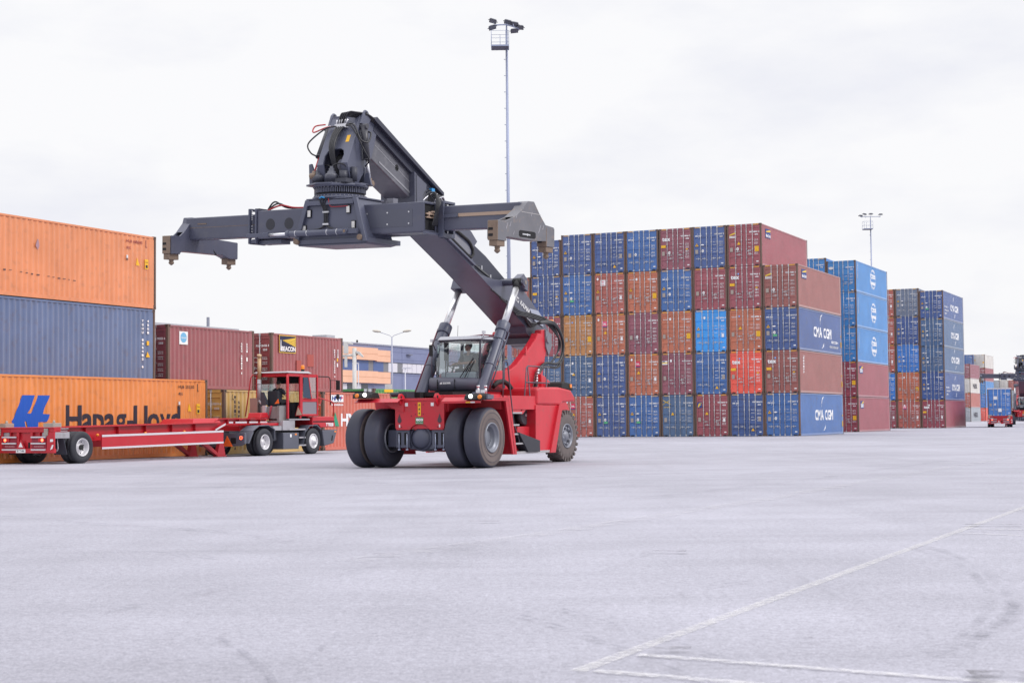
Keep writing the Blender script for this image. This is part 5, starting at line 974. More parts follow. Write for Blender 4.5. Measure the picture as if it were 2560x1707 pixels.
for i in range(40):
    a = 2*pi*i/40; x, y = RC[0] + .655*cos(a), RC[1] + .655*sin(a); b.cyl((x, y, 1.415), (x, y, 1.45), .016, n=6); b.cyl((x, y, 1.63), (x, y, 1.66), .016, n=6); b.cyl((x, y, 1.72), (x, y, 1.75), .016, n=6)
sb('ring_bolts', mat('dull bolt', (.20, .20, .24), .4, .5))
b = MB(); b.prism([(-.78, -.85), (-.25, -1.16), (.1, -1.1), (.62, -.62), (.66, -.3), (.3, .28), (-.5, .25), (-.7, -.1)], 1.70, 1.745, 'z'); sb('rotator_plate', mgrey, .008)
for x, y in ((-.50, -.72), (.02, -.86)):
    b = MB(); c3 = (x, y, 0); b.lathe([(1.45, .10), (1.74, .10), (1.74, .15), (1.83, .15), (1.83, .165), (1.94, .165), (1.97, .15), (1.99, .11), (2.04, .10), (2.045, .07), (2.11, .07), (2.11, .045), (2.16, .04), (2.16, .001)], c3, 'z', 24); sb('slew_motor', mat('motor grey', (.060, .063, .085), .4, var=.4))
    hose([(x, y, 2.14), (x + .1, y + .05, 2.22), (x + .3, y + .1, 2.2), (x + .4, y + .25, 2.0)], .018, hosem, spr)
for y in (-.55, .05):
    b = MB(); b.prism([(-.15, 1.74), (.40, 1.74), (.38, 2.20), (.30, 2.34), (.18, 2.36), (.08, 2.25), (.0, 1.95)], y - .04, y + .04, 'y'); sb('hinge_plate', mgrey, .01)
b = MB(); b.cyl((.22, -.66, 2.2), (.22, .16, 2.2), .09, n=16); b.cyl((.22, -.70, 2.2), (.22, -.64, 2.2), .15, n=18); sb('hinge_pin', mat('pin grey', (.09, .09, .12), .35, .4))
b = MB(); b.prism([(.30, -.5), (.62, -.45), (.60, .1), (.35, .2)], 1.74, 1.77, 'z'); b.prism([(.42, 1.74), (.68, 1.74), (.62, 1.95), (.60, 2.05), (.50, 2.06)], -.1, -.05, 'y'); b.prism([(-.86, 1.72), (-.62, 1.72), (-.72, 2.1), (-.80, 2.3), (-.88, 2.28)], -.62, -.56, 'y'); sb('tilt_bracket', mgrey, .008)
b = MB(); b.box((.10, -.92, 1.75), (.50, -.55, 1.85)); b.cyl((.3, -.75, 1.8), (.3, -.75, 2.05), .11, n=14); b.cyl((.48, -.55, 1.8), (.48, -.55, 2.15), .08, n=12); b.build('oil_filter', mat('dark valve grey', (.035, .037, .055), .5), spr)
b = MB(); b.tube([(1.0, .0, 1.2), (1.1, .05, 1.32), (1.25, .1, 1.30)], .05, 6); b.box((1.15, -.1, 1.25), (1.35, .1, 1.38)); sb('sensor_head', mat('dull bolt', (.20, .20, .24), .4, .5))
for k in range(3): hose([(-2.3, -.5, 1.2), (-2.1 + .1*k, -.45, 1.42 - .05*k), (-1.7 + .1*k, -.4, 1.25), (-.9, -.3, 1.24)], .022, redh if k == 2 else hosem, spr)
for k in range(5): hose([(2.45 + .03*k, -.2, 1.18), (2.5 + .04*k, -.2, 1.42 - .03*k), (2.72 + .03*k, -.25, 1.40 - .04*k), (2.78 + .02*k, -.35, 1.0), (2.74, -.45 + .05*k, .62)], .02, hosem, spr)
# ------------------------------------------------------------------ yard tractor and its empty container trailer (local X right, Y forward)
TY = .473; T0 = (-9.1528, 63.4794, 0)
tred = mat('tractor red paint', (.44, .010, .022), .35, var=.3, dirt=.15, dirtc=(.2, .06, .05), streak=.15); refl = mat('white reflective tape', (.58, .56, .60), .4); tgrey = mat('tractor grey plastic', (.085, .09, .12), .5, var=.3)
alu = mat('dull aluminium', (.36, .35, .38), .45, .4, var=.4, dirt=.3); ttyre = mat('truck tyre rubber', (.022, .023, .032), .7, var=.5, dirt=.3, dirtc=(.06, .055, .06)); wrim = mat('white grey truck rim', (.66, .65, .68), .45, .2, dirt=.3, dirtc=(.2, .15, .13)); tail = mat('lit tail lamp', (1, .15, .08), .4, emit=((1, .12, .05), 5))
org = mat('orange reflector', (.85, .14, .02), .5)
def wheel(par, xo, y, s, r=.52, wd=.27, dish=True):
    """xo: x of the outer face, s: side"""
    b = MB(); xi = xo - s*wd; c = (0, y, r); q_ = lambda t: xo - s*t
    b.lathe([(q_(.03), .29), (q_(.0), .34), (q_(-.004), .42), (q_(.015), .49), (q_(.04), .512), (q_(.07), r), (q_(.11), r), (q_(.115), r - .012), (q_(.125), r - .012), (q_(.13), r), (q_(wd - .07), r), (q_(wd - .04), .512), (q_(wd - .0), .44), (q_(wd - .02), .29)], c, 'x', 44)
    o = b.build('wheel', ttyre, par); b = MB()
    if dish: b.lathe([(q_(.03), .295), (q_(.0), .29), (q_(.0), .275), (q_(.04), .262), (q_(.12), .25), (q_(.16), .235), (q_(.17), .12), (q_(.10), .11), (q_(.09), .001)], c, 'x', 36)
    else: b.lathe([(q_(.03), .295), (q_(.0), .29), (q_(.0), .27), (q_(.03), .26), (q_(.05), .24), (q_(.0), .18), (q_(-.01), .13), (q_(-.05), .12), (q_(-.06), .06), (q_(-.08), .05), (q_(-.08), .001)], c, 'x', 36)
    b.lathe([(q_(.03), .295), (q_(wd), .295)], c, 'x', 24); b.build('rim', wrim, o)
    b = MB()
    for i in range(8):
        a = 2*pi*i/8 + .3; rr = .20 if dish else .245; xx = q_(.163) if dish else q_(.045); b.cyl((xx, y + rr*cos(a), r + rr*sin(a)), (xx + s*.012, y + rr*cos(a), r + rr*sin(a)), .021, n=8)
    b.build('rim_hole', darkm, o); return o
def trailer(loc, rz, label, plate, front=True):
    t = empty('container_trailer', loc, rz); tag(t, label, 'trailer', 'red container trailers')
    yb, yk = -14.2, -5.55; zr, zk = 1.17, 1.285; zl = lambda y: zr + (zk - zr)*(y - yb)/(yk - yb)
    for s in (-1, 1):
        b = MB(); xw = .62*s
        for x0, x1, d0, d1 in ((xw - .012, xw + .012, .46, .03), (xw - .17, xw + .17, .03, 0), (xw - .13, xw + .13, .48, .455)):
            b.hexa([(x0, yb, zl(yb) - d0), (x1, yb, zl(yb) - d0), (x1, yk, zl(yk) - d0), (x0, yk, zl(yk) - d0), (x0, yb, zl(yb) - d1), (x1, yb, zl(yb) - d1), (x1, yk, zl(yk) - d1), (x0, yk, zl(yk) - d1)])
        for y in (-12.2, -10.6, -9.2, -7.8, -6.5): b.box((xw - .12, y, zl(y) - .455), (xw + .12, y + .012, zl(y) - .04))
        b.build('main_beam', tred, t)
        b = MB(); gp = [(yk, zk), (-5.2, 1.43), (-2.1, 1.42), (-2.1, 1.24), (-3.2, 1.22), (-4.7, 1.20), (-5.45, .95), (yk, .93)]; b.prism(gp, xw - .015, xw + .015, 'x'); b.prism([(yk, zk), (-5.2, 1.43), (-2.1, 1.42), (-2.1, 1.39), (-5.2, 1.40), (yk, zk - .03)], xw - .16*1, xw + .16, 'x')
        b.prism([(-2.1, 1.26), (-2.1, 1.22), (-3.2, 1.20), (-4.7, 1.18), (-5.45, .93), (-5.40, .96), (-4.7, 1.215), (-3.2, 1.235)], xw - .12, xw + .12, 'x')
        for y in (-4.6, -3.9, -3.2, -2.6): b.box((xw - .12, y, 1.21), (xw + .12, y + .015, 1.44))
        g_ = b.build('gooseneck', tred, t)
        if s > 0:
            b = MB(); xo = xw + .125
            for y0, y1 in ((-4.55, -4.3), (-4.15, -3.45), (-3.3, -2.75), (-2.6, -2.15)): b.box((xo, y0, 1.245), (xo + .004, y1, 1.305))
            b.prism([(-5.35, .975), (-4.75, 1.185), (-4.75, 1.255), (-5.35, 1.04)], xo, xo + .004, 'x'); b.build('reflective_strip', refl, g_)
        # side guard
        b = MB(); xg = 1.2*s; y0, y1 = -11.97, -5.5; za, zb_ = .44, .52; h = .47
        def sl(d0, d1, t0, t1): b.hexa([(xg - t0, y0, za + d0), (xg + t1, y0, za + d0), (xg + t1, y1, zb_ + d0), (xg - t0, y1, zb_ + d0), (xg - t0, y0, za + d1), (xg + t1, y0, za + d1), (xg + t1, y1, zb_ + d1), (xg - t0, y1, zb_ + d1)])
        sl(0, h, .02, .02)
        for y in (-11.2, -8.6, -6.2): b.box((min(xw, xg), y, .72), (max(xw, xg), y + .06, .80))
        sg = b.build('side_guard', tred, t)
        b = MB(); sl(.40, .47, -.0205, .03) if s > 0 else sl(.40, .47, .03, -.0205); sl(.0, .065, -.0205, .03) if s > 0 else sl(.0, .065, .03, -.0205); b.build('reflective_strip', refl, sg)
        for y in (-11.7, -9.3, -7.2): b = MB(); b.ball((xw + .17*s if s > 0 else xw - .17, y, zl(y) - .30), .05, .06, .05, 10); b.build('side_marker', ambl, t)
        # landing legs
        for y in (-4.95,):
            b = MB(); xl = .65*s; b.prism([(y - .28, .06), (y + .22, .06), (y + .10, .55), (y - .10, .55)], xl - .08, xl + .08, 'x'); b.hexa([(xl - .07, y - .25, .05), (xl + .07, y - .25, .05), (xl + .07, y - .02, .05), (xl - .07, y - .02, .05), (xl - .07, y - 1.35, .62), (xl + .07, y - 1.35, .62), (xl + .07, y - 1.05, .66), (xl - .07, y - 1.05, .66)]); b.box((xl - .12, y - .3, .02), (xl + .12, y + .24, .06)); b.box((xl - .04, y - .06, .5), (xl + .04, y + .06, 1.0)); b.build('landing_leg', mat('dark red leg paint', (.33, .012, .022), .45, var=.3, dirt=.25), t, .01)
        wheel(t, 1.25*s, -12.9, s); wheel(t, .95*s, -12.9, s)
        # mudguard
        b = MB(); xa, xb = sorted((.70*s, 1.24*s)); b.box((xa, -14.16, .82), (xb, -13.50, 1.02)); mg = b.build('mudguard', alu, t, .01); b = MB(); b.hexa([(xa, -13.62, .30), (xb, -13.62, .30), (xb, -13.60, .30), (xa, -13.60, .30), (xa, -13.78, .82), (xb, -13.78, .82), (xb, -13.76, .82), (xa, -13.76, .82)]); b.build('mudflap', mat('mudflap rubber', (.04, .042, .06), .6), mg)
        b = MB(); xm = (xa + xb)/2; b.tube([(xm - .12, -13.9, .82), (xm - .11, -13.85, .5), (xm - .06, -13.82, .43), (xm + .06, -13.82, .43), (xm + .11, -13.85, .5), (xm + .12, -13.9, .82)], .016, 7); b.build('flap_hoop', refl, mg)
        b = MB(); b.box((xa, -14.1, 1.05), (xb, -13.6, 1.07)); b.tube([(xa + .05, -14.0, 1.07), (xa + .05, -14.0, 1.12), (xb, -13.55, 1.13)], .015, 6); b.build('mudguard_bracket', alu, mg)
        # rear corner: twistlock bolster, lamps
        b = MB(); xa, xb = sorted((.80*s, 1.22*s)); b.box((xa, yb - .02, 1.16), (xb, yb + .35, 1.31)); b.box((xa + .05, yb - .05, .92), (xa + .21, yb - .0, 1.14)); b.cyl(((xa+xb)/2 + .08, yb + .15, 1.31), ((xa+xb)/2 + .08, yb + .15, 1.40), .05, .03, n=10); b.build('twistlock_bolster', mat('worn bolster steel', (.34, .30, .27), .5, .3, var=.4, dirt=.4), t, .01)
        xl = .62*s; lp = b = MB(); b.box((xl - .30, yb - .022, .46), (xl + .30, yb - .002, .86)); lp = b.build('lamp_panel', mat('lamp panel red', (.25, .01, .03), .5), t)
        for z in (.46, .66, .86): b = MB(); b.box((xl - .30, yb - .07, z - .015), (xl + .30, yb - .03, z + .03)); b.build('lamp_bar', refl, lp)
        b = MB(); b.box((xl + .0*s - .0, yb - .055, .72), (xl + .26, yb - .02, .83), 0) if s > 0 else b.box((xl - .26, yb - .055, .72), (xl, yb - .02, .83)); b.build('tail_lamp_housing', mat('lamp red', (.50, .01, .02), .3), lp)
        b = MB(); b.lathe([(yb - .062, .001), (yb - .06, .05), (yb - .03, .055)], (xl + .17*s, 0, .775), 'y', 16); b.build('tail_lamp', tail, lp)
        b = MB(); text(b, 'RENDERS', frame((xl - .20, yb - .024, .545), (1, 0, 0), (0, 0, 1)), .06, .40, bold=.006); b.build('maker_lettering', mat('faint pink lettering', (.45, .20, .22), .6), lp)
        b = MB(); x1 = (1.10 if s > 0 else -1.22); b.box((x1, yb - .03, .72), (x1 + .12, yb - .024, .80)); b.prism([(x1 + .0, .46), (x1 + .10, .50), (x1 + .14, .62), (x1 + .08, .62)], yb - .03, yb - .025, 'y'); b.build('reflector', white, t)
    b = MB(); b.box((-1.24, yb - .02, .36), (1.24, yb + .10, .50)); b.box((-1.24, yb, 1.02), (1.24, yb + .30, 1.16)); b.box((.94, yb - .02, .50), (1.24, yb + .06, 1.02)); b.box((-1.24, yb - .02, .50), (-.94, yb + .06, 1.02)); b.box((-.34, yb - .01, .50), (-.24, yb + .06, 1.02)); b.box((.24, yb - .01, .50), (.34, yb + .06, 1.02)); b.box((-.94, yb + .06, .5), (.94, yb + .09, 1.02)); b.hexa([(-1.24, yb - .03, 1.145), (1.24, yb - .03, 1.145), (1.24, yb + .3, 1.162), (-1.24, yb + .3, 1.162), (-1.24, yb - .03, 1.18), (1.24, yb - .03, 1.18), (1.24, yb + .3, 1.19), (-1.24, yb + .3, 1.19)])
    b.build('rear_frame', tred, t, .01)
    b = MB(); b.box((.10, yb + .05, .52), (.23, yb + .058, .70)); b.build('frame_opening', darkm, t)
    b = MB(); b.box((-.34, yb - .035, .37), (.06, yb - .022, .485), 0); text(b, plate, frame((-.29, yb - .037, .40), (1, 0, 0), (0, 0, 1)), .085, .30, m=1, bold=.005); b.build('number_plate', [white, mat('plate grey ink', (.16, .16, .17), .6)], t)
    b = MB(); b.prism([(-.32, .50), (.06, .50), (-.13, .80)], yb - .04, yb - .03, 'y', 0); b.prism([(-.22, .55), (-.04, .55), (-.13, .71)], yb - .045, yb - .04, 'y', 1); b.build('warning_triangle', [tred, white], t)
    b = MB(); b.cyl((-1.2, -12.9, .52), (1.2, -12.9, .52), .09, n=12); b.box((-.5, -13.4, .5), (.5, -12.4, .75)); b.build('axle', black, t)
    b = MB()
    for y in (-11.5, -9.5, -7.5): b.box((-.61, y, .80), (.61, y + .14, 1.1))
    b.box((-.6, -5.6, .95), (.6, -5.5, 1.4)); b.box((-.6, -2.2, 1.25), (.6, -2.0, 1.42)); b.build('cross_member', tred, t)
    if front:
        b = MB(); b.hexa([(-.80, -6.7, 1.24), (.80, -6.7, 1.24), (.80, -5.1, 1.26), (-.80, -5.1, 1.26), (-.70, -6.55, 1.42), (.70, -6.55, 1.42), (.70, -5.1, 1.44), (-.70, -5.1, 1.44)]); b.build('gooseneck_plate', tred, t, .02)
        b = MB(); b.prism([(-2.45, 1.44), (-1.85, 1.44), (-1.95, 1.64), (-2.35, 1.64)], .02, .62, 'x'); b.build('front_bolster', tred, t, .02)
        b = MB(); b.prism([(-1.0, 1.35), (-.85, 1.35), (-.75, 1.8), (-.8, 1.92), (-.95, 1.75)], -.98, -.86, 'x'); b.build('guide_horn', mat('pale horn steel', (.50, .50, .56), .4, .3), t)
    return t
trailer(T0, -TY, 'empty red skeletal container trailer with white striped side guards behind the yard tractor', 'BTT-166')
tt = empty('yard_tractor', T0, -TY); tag(tt, 'red yard tractor with open cab door pulling the empty red trailer', 'tractor', 'terminal tractors')
for s in (-1, 1):
    wheel(tt, 1.25*s, .27, s, .51, .30, False); wheel(tt, 1.25*s, -2.96, s); wheel(tt, .95*s, -2.96, s)
def tb(nm, m, bev=0, par=None): return None
def B(nm, m, fn, bev=0, par=None): b = MB(); fn(b); return b.build(nm, m, par or tt, bev)
B('chassis', mat('chassis dark grey', (.045, .047, .062), .5, var=.3), lambda b: (b.box((-.5, -4.2, .55), (.5, 1.6, .95)), b.box((-.9, -2.2, .55), (.9, -.6, .9))), .01)
B('fifth_wheel_plate', tred, lambda b: (b.box((-.55, -2.9, 1.14), (1.0, -1.75, 1.24)), b.box((-.5, -3.6, .95), (.5, -2.0, 1.14))), .01)
B('rear_plate', tgrey, lambda b: (b.prism([(-.9, .88), (1.22, .88), (1.22, .48), (1.0, .40), (.2, .36), (-.9, .36)], -4.22, -4.10, 'y')), .01)
B('plate_recess', darkm, lambda b: b.box((.58, -4.226, .48), (.82, -4.22, .70)))
rl = B('tail_lamp', mat('lamp red', (.50, .01, .02), .3), lambda b: b.lathe([(-4.26, .001), (-4.255, .07), (-4.22, .075)], (1.08, 0, .70), 'y', 18)); B('lamp_glow', tail, lambda b: b.lathe([(-4.263, .045), (-4.268, .055), (-4.263, .065)], (1.08, 0, .70), 'y', 18), par=rl)
B('orange_triangle', org, lambda b: b.prism([(.28, .38), (.72, .38), (.46, .78)], -4.30, -4.28, 'y'))
for s in (-1, 1):
    B('rear_fender', tgrey, lambda b: b.hexa([(.66*s, -4.05, .50), (1.25*s, -4.05, .50), (1.25*s, -3.98, .48), (.66*s, -3.98, .48), (.66*s, -3.75, .95), (1.25*s, -3.75, .95), (1.25*s, -3.70, .90), (.66*s, -3.70, .90)]) and None or [b.hexa([(.66*s, y0, z0), (1.25*s, y0, z0), (1.25*s, y1, z1), (.66*s, y1, z1), (.66*s, y0, z0 + .03), (1.25*s, y0, z0 + .03), (1.25*s, y1, z1 + .03), (.66*s, y1, z1 + .03)]) for y0, z0, y1, z1 in ((-3.75, .93, -3.35, 1.12), (-3.35, 1.12, -2.75, 1.14), (-2.75, 1.14, -2.35, .98))] and b.box((min(.66*s, 1.25*s), -2.37, .62), (max(.66*s, 1.25*s), -2.33, 1.0)), 0)
    B('front_fender', tgrey, lambda b: [b.hexa([(.80*s, y0, z0), (1.26*s, y0, z0), (1.26*s, y1, z1), (.80*s, y1, z1), (.80*s, y0, z0 + .04), (1.26*s, y0, z0 + .04), (1.26*s, y1, z1 + .04), (.80*s, y1, z1 + .04)]) for y0, z0, y1, z1 in ((-.42, .38, -.33, .85), (-.33, .85, .0, 1.10), (.0, 1.10, .5, 1.12), (.5, 1.12, .78, .95))] and None)
B('deck_plate', alu, lambda b: (b.box((-.9, -1.75, .95), (1.2, -.95, 1.33)), b.box((-.9, -2.3, .95), (1.15, -1.75, 1.12)), b.box((.4, -1.35, 1.34), (1.22, .05, 1.39))), .01)
B('fuel_tank', tgrey, lambda b: b.box((.62, -1.72, .22), (1.2, -.68, .86)), .02); B('tank_marker', ambl, lambda b: b.box((1.2, -.95, .76), (1.206, -.84, .82))); B('tank_label', white, lambda b: b.box((1.2, -1.28, .68), (1.206, -1.18, .80)))
for z, y0, y1 in ((.98, -1.35, -.25), (.66, -.68, -.25), (.36, -.68, -.15)): B('step', alu, lambda b: b.box((.75, y0, z - .03), (1.22, y1, z + .03)))
B('battery_box', mat('grey stained box', (.19, .18, .185), .5, var=.6, dirt=.6), lambda b: (b.box((.15, -1.75, 1.40), (.95, -1.36, 1.88)), b.box((.95, -1.80, 1.25), (1.06, -1.35, 1.9))), .01)
B('hood', tred, lambda b: b.prism([(.22, 1.03), (.22, 1.48), (1.74, 1.48), (1.85, 1.06), (.80, 1.04), (.62, 1.16), (.3, 1.16)], -.9, 1.24, 'x'), .03); B('hood_stripe', darkm, lambda b: b.box((1.241, .25, 1.25), (1.246, 1.76, 1.30)))
B('fleet_number', white, lambda b: text(b, 'TT0251', frame((1.248, 1.14, 1.09), (0, 1, 0), (0, 0, 1)), .17, .52, bold=.015))
B('front_bumper', tgrey, lambda b: b.prism([(.85, .93), (1.95, .95), (1.68, .40), (1.0, .30)], -1.2, 1.27, 'x'), .03); B('turn_signal', ambl, lambda b: b.box((1.27, 1.72, .84), (1.276, 1.84, .90))); B('bumper_slot', darkm, lambda b: b.prism([(1.48, .5), (1.56, .5), (1.62, .72), (1.54, .72)], 1.27, 1.276, 'x'))
# cab
xl, xr, yr, yf = -.33, 1.10, -1.30, .42
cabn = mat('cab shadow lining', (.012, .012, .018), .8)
b = MB()
for x, y in ((xl, yr), (xr, yr)): b.box((x - .045, y - .04, 1.40), (x + .045, y + .05, 3.18))
for x, y in ((xl, yf - .3), (xr, -.45)): b.box((x - .04, y - .04, 1.40), (x + .04, y + .04, 3.15))
b.box((xl, yr - .04, 3.04), (xr, yr + .05, 3.19)); b.box((xr - .05, yr, 3.05), (xr + .05, .1, 3.19)); b.box((xl - .05, yr, 3.05), (xl + .05, .1, 3.19)); b.box((xl, .05, 3.0), (xr, .14, 3.19)); b.box((xl, yf - .3, 1.40), (xr, yf - .25, 2.0)); b.box((xl - .04, yr, 1.4), (xl + .03, yf - .3, 2.05)); tc_ = b.build('cab', tred, tt, .02)
b = MB(); b.hexa([(xl - .1, yr - .12, 3.19), (xr + .1, yr - .12, 3.19), (xr + .1, .22, 3.19), (xl - .1, .22, 3.19), (xl - .02, yr - .05, 3.25), (xr + .02, yr - .05, 3.25), (xr + .02, .12, 3.27), (xl - .02, .12, 3.27)]); b.build('roof', mat('pale roof', (.34, .33, .36), .4), tc_)
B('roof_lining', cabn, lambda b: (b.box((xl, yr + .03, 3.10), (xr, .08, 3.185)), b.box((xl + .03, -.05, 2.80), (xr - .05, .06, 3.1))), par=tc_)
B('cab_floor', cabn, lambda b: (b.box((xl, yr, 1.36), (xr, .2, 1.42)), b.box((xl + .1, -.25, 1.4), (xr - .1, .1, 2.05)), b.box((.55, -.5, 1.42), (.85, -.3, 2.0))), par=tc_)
B('seat', mat('cab seat dark', (.02, .022, .032), .8), lambda b: (b.box((.05, -1.1, 1.45), (.60, -.6, 1.95)), b.box((.08, -1.22, 1.9), (.58, -1.08, 2.5))), .04, tc_)
B('windshield', glz, lambda b: b.box((xl + .03, .08, 2.0), (xr - .05, .086, 3.02)), par=tc_); B('door_window_rear', glz, lambda b: b.box((xl - .01, yr + .1, 2.06), (xl - .004, .0, 3.05)), par=tc_)
# opened door, swung out from the front post
dm = Matrix.Translation((1.10, -.42, 0)) @ Matrix.Rotation(radians(78), 4, 'Z')
b = MB(); 
for p, q_ in (((0, -.03, 1.50), (.08, .03, 3.13)), ((.86, -.03, 1.50), (.94, .03, 3.13)), ((.08, -.03, 3.03), (.86, .03, 3.13)), ((.08, -.03, 1.50), (.86, .03, 1.58)), ((.08, -.03, 2.06), (.86, .03, 2.20))): b.box(p, q_, 0, dm)
dr_ = b.build('cab_door', tred, tt, .015); b = MB(); b.box((.08, -.008, 2.20), (.86, .0, 3.03), 0, dm); b.build('door_glass', glz, dr_)
b = MB(); b.box((.08, -.012, 1.58), (.86, .012, 2.06), 0, dm); b.build('door_panel', mat('lavender grey panel', (.22, .19, .225), .5), dr_)
b = MB(); b.add([dm @ Vector(p) for p in [(.10, -.045, 2.24), (.56, -.045, 2.18), (.40, -.045, 3.02), (.12, -.045, 3.02)]], [(0, 1, 2, 3)]); b.build('quarter_window', mat('dark tinted glass', (.03, .05, .09), .08), dr_)
b = MB(); b.tube([dm @ Vector(p) for p in [(.12, -.045, 2.2), (.56, -.045, 2.16), (.40, -.045, 3.03)]], .022, 6); b.build('window_bar', tred, dr_)
B('exhaust_pipe', mat('rusty heat shield', (.40, .27, .15), .5, .3, var=.5, dirt=.3), lambda b: (b.cyl((-.13, -1.45, 2.95), (-.13, -1.45, 3.80), .075, n=16), b.cyl((-.13, -1.45, 3.80), (-.11, -1.48, 3.92), .08, .09, n=16)))
B('silencer', alu, lambda b: (b.cyl((-.13, -1.45, 2.15), (-.13, -1.45, 2.95), .085, n=16), b.cyl((-.13, -1.45, 2.75), (-.13, -1.45, 2.80), .095, n=16), b.cyl((-.13, -1.45, 2.15), (.05, -1.4, 1.85), .08, n=14)))
B('air_intake', mat('intake grey', (.05, .055, .075), .5), lambda b: (b.box((-.10, -1.5, 1.5), (.22, -1.36, 2.15)), b.prism([(-.12, 2.15), (.2, 2.15), (.05, 2.45), (-.1, 2.45)], -1.48, -1.38, 'y')))
B('muffler_box', mat('pinkish metal', (.34, .24, .23), .45, .3), lambda b: b.box((-.52, -1.55, 1.35), (-.16, -1.4, 2.22)))
B('cab_brace', tred, lambda b: (b.tube([(xl - .1, -1.30, 3.08), (xl - .16, -1.4, 3.14), (xl - .22, -1.45, 3.0), (xl - .36, -1.6, 1.5)], .025, 8), b.tube([(xr + .02, -1.36, 3.15), (xr + .05, -1.40, 3.0), (xr + .05, -1.40, 1.40)], .035, 8)))
B('coil_hose', mat('yellow air hose', (.75, .42, .03), .5), lambda b: b.tube([(.02 + .33*t + .03*cos(60*t), -1.62 + .03*sin(60*t), 1.50 + .42*t) for t in [i/60 for i in range(61)]], .018, 6)); B('coil_hose', mat('red air hose', (.50, .06, .10), .5), lambda b: b.tube([(.56 + .12*t + .03*cos(60*t), -1.78 + .03*sin(60*t), 1.45 + .45*t) for t in [i/60 for i in range(61)]], .016, 6))
B('warning_flag', org, lambda b: b.prism([(.62, 1.98), (.84, 2.0), (.80, 2.18)], -1.5, -1.49, 'y')); B('bulkhead_post', mat('pale horn steel', (.50, .50, .56), .4, .3), lambda b: b.box((.30, -1.85, 1.35), (.44, -1.75, 1.92)))
B('beacon', ambl, lambda b: b.lathe([(3.36, .07), (3.48, .075), (3.52, .06), (3.53, .001)], (.85, .1, 0), 'z', 16)); B('beacon_base', black, lambda b: b.lathe([(3.24, .03), (3.30, .07), (3.36, .075)], (.85, .1, 0), 'z', 14))
B('mirror_arm', black, lambda b: (b.tube([(.95, .80, 3.09), (.95, 1.75, 3.09), (.95, 1.88, 3.05), (.95, 1.92, 2.9), (.95, 1.92, 1.95)], .022, 8), b.tube([(.95, 1.92, 2.95), (1.15, 2.15, 2.95)], .012, 6), b.tube([(.95, 1.92, 2.05), (1.2, 2.05, 2.05), (1.25, 2.1, 2.15)], .012, 6)))
B('mirror', black, lambda b: b.box((1.08, 2.12, 2.55), (1.26, 2.18, 2.95)), .02); B('mirror', black, lambda b: b.ball((1.18, 2.12, 2.28), .09, .05, .12, 12))
B('handrail', tred, lambda b: (b.tube([(1.15, .02, 1.45), (1.15, .03, 2.2), (1.15, .08, 2.30), (1.15, .18, 2.32), (1.15, 1.75, 2.08), (1.15, 1.84, 2.0), (1.15, 1.86, 1.48)], .024, 8), b.tube([(1.1, .5, 1.95), (1.1, .95, 1.98), (1.1, 1.05, 2.15)], .02, 7)))
B('warning_triangle', [tred, mat('faded cream sign', (.62, .45, .34), .6)], lambda b: (b.prism([(.98, 1.50), (1.36, 1.52), (1.12, 1.92)], -.62, -.60, 'y', 0), b.prism([(1.02, 1.53), (1.31, 1.55), (1.12, 1.86)], -.626, -.621, 'y', 1)))
# ------------------------------------------------------------------ truck carrying a blue box, far right
d_ = 166.; xt = (2496.5 - 1280)/3965.7*d_; yw = .292
t2 = trailer((xt + 14.2*sin(yw), d_ + 14.2*cos(yw), 0), -yw, 'red trailer seen from behind under the royal blue container', 'BTT-171', False)
fwd = Vector((sin(yw), cos(yw), 0)); rt = Vector((cos(yw), -sin(yw), 0))
o = container('royal', Vector((xt, d_, 1.19)) - rt*1.219 + fwd*.02, 2.896, 12.192, style=0, logo=None, extra='rpm', label='royal blue container riding on the red trailer of the distant truck', rz=-yw)
b = MB(); b.box((.62, -.004, 1.72), (.98, .0, 2.05)); b.box((1.06, -.06, .42), (1.40, -.05, .78)); b.build('paper_label', white, o)
b = MB(); b.box((-.0, -.01, 2.78), (2.438, 12.0, 2.9)); b.xf(Matrix.Translation((0, 0, .005))); b.build('roof_tarp', mat('pale roof cover', (.66, .64, .70), .5), o)
tc2 = empty('truck_tractor', (xt + 13.5*sin(yw), d_ + 13.5*cos(yw), 0), -yw); tag(tc2, 'truck tractor hidden in front of the royal blue container', 'tractor')
b = MB(); b.box((-1.2, .3, .9), (1.2, 2.4, 3.2)); b.build('cab', tred, tc2, .08); b = MB(); b.box((-1.21, 1.0, 2.0), (1.21, 2.42, 2.9)); b.build('window', mat('dark tinted glass', (.03, .05, .09), .08), tc2)
for s in (-1, 1): wheel(tc2, 1.2*s, 1.6, s); wheel(tc2, 1.2*s, -1.2, s)
# ------------------------------------------------------------------ second machine, far right
d2 = 209.; r2 = copy_tree(rs); r2.location = ((2553 - 1280)/3965.7*d2 + .0, d2 - 0.0, 0); r2.rotation_euler = (0, 0, -.33)
tag(r2, 'distant red reach stacker facing the camera, cut by the right picture edge')
